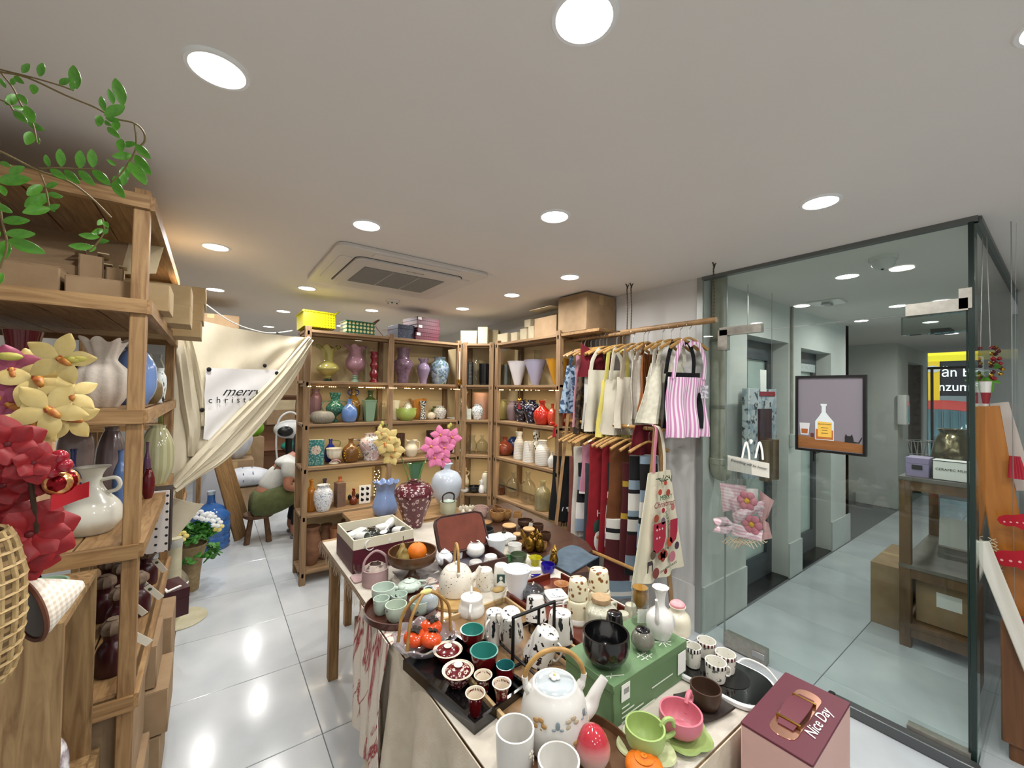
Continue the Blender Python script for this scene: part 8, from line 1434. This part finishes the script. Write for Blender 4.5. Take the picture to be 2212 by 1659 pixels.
flat('painted_bottle',[(-.2,-.34),(-.2,-.1),(-.14,-.03),(-.105,.02),(-.105,.1),(-.12,.11),(-.12,.13),(-.03,.13),(-.03,.11),(-.045,.1),(-.045,.02),(0,-.03),(.07,-.1),(.07,-.34)],'c9d2d4',.0008); flat('painted_whisky',[(-.19,-.33),(-.19,-.2),(.06,-.21),(.06,-.33)],'a8622c',.0016); lb=flat('painted_label',[(-.16,-.3),(-.16,-.1),(.04,-.11),(.04,-.3)],'d8ae48',.0024)
text('MELLOW WHISKY',.0075,INK,lb,(-.06*pw,-.135*ph,zc+.0034),(0,0,0)); 
for k in range(3): part('label_line',MB().box((-.06*pw,(-.18-.035*k)*ph,zc+.0034),(.03-.006*(k%2),.0022,.0005)),INK,lb,smooth=False)
flat('painted_glass',[(-.42,-.29),(-.44,-.13),(-.28,-.13),(-.3,-.29)],'c4c6c8',.0008); flat('painted_drink',[(-.405,-.27),(-.41,-.21),(-.31,-.21),(-.315,-.27)],'9a5426',.0016); flat('painted_cork',[(-.27,-.31),(-.27,-.26),(-.22,-.26),(-.22,-.31)],'5a2420',.0008)
flat('painted_cat',[(.22,-.34),(.22,-.28),(.235,-.24),(.255,-.265),(.295,-.265),(.315,-.24),(.33,-.28),(.34,-.33),(.4,-.335),(.44,-.27),(.45,-.275),(.41,-.345),(.2,-.345)],'151314',.0008)
t.location.z=pc.z
# lobby ceiling fittings
p=at(1933,540,z=CEIL); t=thing('dome_camera','white dome camera on the lobby ceiling','camera',Vector((3.05,.62,CEIL))); part('base',MB().lathe([(.001,0),(.065,0),(.065,-.02),(.001,-.022)],24,close=False),WHITE,t); part('dome',MB().lathe([(.055,-.02),(.052,-.045),(.035,-.068),(.001,-.078)],24,close=False),pbr('dome_white','cfd0ce',rough=.2),t); part('lens',MB().ell((-.02,0,-.07),(.008,.008,.008),8,6),BLACK,t)
p=at(1787,652,z=CEIL); t=thing('emergency_light','square white ceiling spot unit in the lobby','ceiling light',p); part('plate',MB().rbox((0,0,-.006),(.22,.22,.012),.015,3),WHITE,t)
for s in(-1,1): part('spot_head',MB().lathe([(.03,-.012),(.034,-.03),(.02,-.034),(.001,-.03)],16,close=False,c=(s*.035,0,0)),STEEL,t)
p=at(2036,712,z=CEIL); t=thing('ceiling_speaker','small dark ceiling unit far in the lobby','vent',p); part('box',MB().rbox((0,0,-.02),(.3,.16,.04),.01,2),pbr('dark_vent','55585a',rough=.6),t)
for k in range(4): part('slat',MB().box((0,-.06+.04*k,-.042),(.26,.008,.004)),BLACK,t,smooth=False)
# sanitiser on far wall
p=at(1951,885,y=DY-.05); t=thing('sanitiser_dispenser','blue and white wall dispenser by the lobby entrance','dispenser',p); part('case',MB().rbox((0,0,0),(.22,.1,.42),.02,3),WHITE,t); part('window',MB().rbox((.02,-.052,-.06),(.13,.01,.24),.01,2),pbr('pale_blue','7fb0bc',rough=.3),t)
# wooden display unit and goods in the lobby
UX,UY0,UY1=3.62,.285,.665
t=thing('display_unit','low worn wooden display unit inside the lobby','shelving',Vector((UX,UY0,0))); L,D=1.0,UY1-UY0; UW=pbr('worn_wood','75583a','543c26',pat='wood',sc=14,st=(1,1,.2),rough=.6)
for x in (.03,L-.03):
    for y in (.03,D-.03): part('post',MB().rbox((x,y,.53),(.055,.055,1.06),.004,1),UW,t)
for z,nm in ((1.06,'top'),(.5,'shelf'),(.13,'shelf')): part(nm,MB().rbox((L/2,D/2,z+.012),(L,D,.024),.003,1),pbr('grey_top','6d6a64','56534c',pat='noise',sc=8,rough=.4) if z>.2 else UW,t); part('rail',MB().rbox((.02,D/2,z-.03),(.025,D,.06),.003,1),UW,t); part('rail',MB().rbox((L/2,D-.02,z-.03),(L,.025,.06),.003,1),UW,t)
t=carton('cardboard_box','big brown shipping carton with a label in the lobby',Vector((4.12,.76,0)),(.6,.18,.42),0,CARD); 
carton('cardboard_box','large brown carton standing under the lobby display unit',Vector((3.96,.47,.157)),(.5,.26,.3),0,CARD); o=bpy.data.objects['display_unit']
part('shipping_label',MB().box((-.2515,-.02,.17),(.002,.11,.09)),PAPER,[x for x in bpy.data.objects if x.get('label')=='large brown carton standing under the lobby display unit'][0],smooth=False)
UZ=1.085
g=gift('purple_box','lilac card box with small print on the display unit',Vector((3.75,.585,UZ)),(.16,.11,.12),0,pbr('lilac_card','8f84a6',rough=.6),pbr('lilac_card','8f84a6'),.3); part('print',MB().box((-.081,0,.06),(.001,.05,.03)),INK,g,smooth=False)
t=thing('mug_box','white ceramic mug box with black lettering','box',Vector((3.72,.43,UZ))); part('body',MB().rbox((0,0,.06),(.12,.17,.12),.003,1),PAPER,t); part('frame_line',hollow(.001,.17,.0,.12,.004) if False else MB().box((-.0608,0,.118),(.001,.17,.004)).box((-.0608,0,.002),(.001,.17,.004)).box((-.0608,.083,.06),(.001,.004,.12)).box((-.0608,-.083,.06),(.001,.004,.12)),INK,t,smooth=False); text('CERAMIC MUG',.021,INK,t,(-.0612,.0,.066),hr.to_euler())
vase('hammered_vase','large hammered silver-gold vase on the display unit','vase',(Vector((4.05,.47,UZ)),.3,.1),[(.6,0),(.65,.03),(.95,.3),(1,.5),(.8,.78),(.62,.9),(.75,1)],pbr('hammered','9a8f74','5f563e',pat='cracks',sc=16,th=.12,soft=.2,rough=.25,metal=.8,bump=.8,bsc=40),flute=(9,.04),seg=54)
t=thing('wire_basket','grey wire basket beside the hammered vase','basket',Vector((4.1,.62,UZ)))
for k in range(14): a=k*2*PI/14; part('wire',MB().tube([(.06*math.cos(a),.06*math.sin(a),0),(.09*math.cos(a+.3),.09*math.sin(a+.3),.2)],.003,5),STEEL,t)
for z,r in ((0.004,.06),(.1,.075),(.2,.09)): part('ring',MB().lathe([(r-.003,z),(r,z+.003),(r+.003,z),(r,z-.003),(r-.003,z)],24,close=False),STEEL,t)
solo('white_paper_box','white paper sheet lying on the middle shelf','paper',MB().rbox((0,0,.1),(.012,.22,.2),.003,1,rot=(0,.25,0)),PAPER,(4.3,.46,.53))
# ---------------------------------------------------------------- street beyond the entrance
struct('pavement',MB().bx(10.1,22,-6,9,-.06,-.005),pbr('pavement','a8a8a4','8f8f8c',pat='noise',sc=2,rough=.8),'grey pavement outside the entrance')
S0=at(2003,785,x=13.0); 
t=thing('shop_sign','black street sign with white letters and yellow band','sign',Vector((13,.8,0))); part('board',MB().bx(0,.08,-2.2,1.3,1.66,2.42),pbr('sign_black','26262c',rough=.5),t,smooth=False); part('yellow_band',MB().bx(-.02,.1,-2.2,1.3,2.42,2.75),emis('yellow_band','e8d020',.6),t,smooth=False)
LW=emis('white_letters','f4f4f4',1.0); text('Văn Biên',.3,LW,t,(-.02,1.02,2.17),hr.to_euler(),ext=.01,sx=.78,align='LEFT'); text('onzum*',.28,LW,t,(-.02,1.05,1.85),hr.to_euler(),ext=.01,sx=.8,align='LEFT')
part('yellow_panel',MB().bx(-.05,-.03,.9,1.1,1.55,2.42),emis('yellow_panel','e2b820',.5),t,smooth=False); part('round_logo',MB().lathe([(.001,0),(.08,0),(.08,.01),(.001,.01)],24,close=False,sy=1.4),PAPER,t,loc=(-.06,1.0,2.25)).rotation_euler=(0,-PI/2,0)
part('support',MB().bx(.02,.06,-2.15,-2.1,0,1.66).bx(.02,.06,1.2,1.25,0,1.66),BLACK,t,smooth=False)
t=thing('market_awning','red sloping awning below the street sign','awning',Vector((12.6,.8,0))); part('canopy',MB().sheet(lambda u,v:(-.3+.6*v,-1.6+2.9*u,1.38+.18*v+.05*math.sin(9*u)-.12*abs(u-.4)),30,4,.01),pbr('red_canvas','c23a36',rough=.7),t)
for y in(-1.4,1.1): part('pole',MB().tube([(-.2,y,0),(-.2,y,1.45)],.02,8),STEEL,t)
t=thing('street_stall','street stall with poster and pale blue curtain','stall',Vector((13.2,.8,0))); part('counter',MB().bx(-.1,.4,-1.6,1.3,0,.75),pbr('stall_white','c8ccd0',rough=.5),t,smooth=False); part('poster',MB().bx(-.12,-.1,-.35,.25,.55,1.25),pbr('food_poster','b04a3a','d8a070',pat='noise',sc=6,rough=.5),t,smooth=False)
for k in range(5): part('curtain_strip',MB().tube([(-.1,.55+.13*k,.2),(-.1,.55+.13*k,1.35)],.06,8),pbr('pale_blue_curtain','8fc0c8',rough=.7),t)
text('AM',.3,LW,t,(-.14,.42,.95),hr.to_euler(),ext=.01); text('BÒ C...',.1,LW,t,(-.13,-.05,1.15),hr.to_euler()) if False else None
struct('facade',MB().bx(14.5,14.7,-6,9,0,6),pbr('facade','b5b8ba','9a9da0',pat='noise',sc=.6,rough=.8),'pale house front across the street')
struct('window_4',MB().bx(10.08,10.092,.245,DY,0,CEIL-.05),thin_glass('entrance_glass','eef2f2',.01),'glass entrance front toward the street')
struct('trim_7',MB().bx(10.05,10.12,1.4,1.43,0,2.1).bx(10.05,10.12,.245,DY,2.1,2.14),BLACK,'black entrance frame')
# ---------------------------------------------------------------- goods at the right edge (shop side of the side glass)
CABW=pbr('cabinet_wood','7a5030','5c3a20',pat='wood',sc=18,st=(1,1,.1),rough=.45)
t=thing('wooden_cabinet','low warm brown wooden cabinet at the right edge','cabinet',Vector((3.11,.04,0))); part('body',MB().rbox((0,0,.34),(.5,.3,.52),.005,1),CABW,t); part('panel_line',MB().box((-.2515,.0,.34),(.002,.004,.5)),pbr('knot','4a3018'),t,smooth=False)
for x in(-.2,.2):
    for y in(-.1,.1): part('foot',MB().rbox((x,y,.04),(.06,.06,.08),.01,2),CABW,t)
def lean2(nm,lab,a,b_,w,th,m,face,cat='plank'):
    a=Vector(a);b_=Vector(b_); d=b_-a; L=d.length; t=thing(nm,lab,cat,a); zz=d.normalized(); yy=Vector(face); xx=yy.cross(zz).normalized(); yy=zz.cross(xx); t.rotation_euler=Matrix((xx,yy,zz)).transposed().to_euler(); part('board',MB().rbox((0,0,L/2),(w,th,L),.003,1),m,t); return t
X3=2.93
def rp(px,py,x=X3): return at(px,py,x=x)
lean2('leaning_board','orange brown wooden board leaning at the right edge',rp(2205,1330),rp(2124,878),.1,.016,pbr('orange_wood','a86a28','915618',pat='wood',sc=16,st=(1,1,.08),rough=.4,coat=.2),(1,.2,0))
lean2('leaning_board','whitewashed plank leaning low at the right edge',rp(2228,1440,2.83)+(rp(2228,1440,2.83)-rp(2118,1170,2.83))*((rp(2228,1440,2.83).z-.02)/(rp(2118,1170,2.83).z-rp(2228,1440,2.83).z)),rp(2118,1170,2.83),.055,.03,pbr('whitewash','d2cfc6','b5b0a4',pat='wood',sc=14,st=(1,1,.1),rough=.7),(1,.2,0))
lean2('leaning_board','pale grey board behind the orange brown one',rp(2215,1060,3.02),rp(2158,870,3.02),.06,.014,pbr('pale_board','b9aea6',rough=.7),(1,.2,0))
p=rp(2140,800,2.95); t=thing('christmas_swag','red and gold berry swag with white leaves','ornament',p)
for k in range(26): a=random.uniform(-.03,.05); part('berry',MB().ell((random.uniform(-.02,.02),-.02+a*.5,.11-.16*random.random()),(.009,.009,.009),8,6),[pbr('swag_red','8a1420',rough=.3),GOLD,pbr('swag_dark','4a0c14',rough=.3)][k%3],t)
for k in range(9): o=part('leaf',lm,None,t,loc=(0,random.uniform(-.02,.03),random.uniform(-.12,.02))); o.scale=(.06,)*3; o.rotation_euler=(random.uniform(0,6),random.uniform(0,6),random.uniform(0,6))
part('santa_boot',MB().tube(cr([(0,.015,-.05),(0,.022,-.12),(0,.03,-.19),(0,.005,-.225),(0,-.025,-.225)],4),rl(.02,.024,.014,17),10),pbr('boot_red','8a2830','d8d4d0',pat='sz',sc=60,rough=.8),t); part('hanging_wire',MB().tube([(0,0,.1),(0,.01,CEIL-p.z)],.002,5),STEEL,t)
FELT=pbr('red_felt','9e1424',rough=.95)
for i,(px,py,s,l) in enumerate(((2188,1130,.06,'upper red felt cutout hanging at the right edge'),(2190,1215,.085,'large red felt cutout with lace holes at the right edge'),(2192,1350,.045,'narrow red felt cutout on the whitewashed plank'))):
    p=rp(px,py,2.86); t=thing('felt_cutout',l,'ornament',p); t.rotation_euler=hr.to_euler(); part('felt',MB().prism([(-s*.75,.05*s),(-s*.68,s*.3),(-s*.4,s*.5),(0,s*.58),(s*.5,s*.8),(s*1.2,s*.8),(s*1.3,-s*.6),(s*.6,-s*.45),(s*.1,-s*.2),(-s*.3,-s*.3),(-s*.62,-s*.18)],-.002,.002),FELT,t)
    for k in range(5): part('lace_hole',MB().lathe([(.001,0),(s*.06,0),(s*.06,.0008),(.001,.0008)],8,close=False),pbr('lace_pink','d8a0a4',rough=.8),t,loc=(-s*.4+s*.3*k,.05*s*k,.0022))
    part('thread',MB().tube([(0,s*.3,0),(0,CEIL-p.z,0)],.0005,4),STEEL,t)
p=rp(2192,1000,2.9); t=thing('red_tassels','bundle of red silk tassels at the right edge','ornament',p)
for k in range(5): part('tassel',MB().tube([(0,.006*k-.012,.03),(.002*k,.008*k-.02,-.02),(.002,.009*k-.024,-.07)],[.004,.007,.009],8),pbr('red_silk','a0182c',rough=.6),t)
part('cord',MB().tube([(0,0,.02),(0,-.01,CEIL-p.z)],.0005,5),STEEL,t)
p=rp(2165,1215,2.9); t=thing('net_garland','cream knotted net hanging along the whitewashed plank','ornament',p); nb=MB()
for k in range(10):
    for s in(-1,1): nb.tube([(0,.03-.004*k+s*.012,.1-.03*k),(0,.026-.004*k-s*.012,.085-.03*k),(0,.03-.004*(k+1)+s*.012,.07-.03*k)],.002,4)
part('net',nb,NETM,t,kind='stuff')
t=thing('white_cupboard','white cupboard behind the side glass','cupboard',Vector((4.3,.0,0))); part('body',MB().rbox((0,-.1,.95),(.5,.4,1.9),.01,2),pbr('cupboard_white','c4c9ce',rough=.4),t)
for s in(-1,1): part('door',MB().rbox((-.255,-.1+s*.098,1.0),(.012,.18,1.7),.01,2),pbr('cupboard_white','c4c9ce'),t)
carton('cardboard_box','grey carton on top of the white cupboard',Vector((4.3,-.1,1.902)),(.4,.36,.25),0,pbr('grey_card','8f8a80',rough=.8))
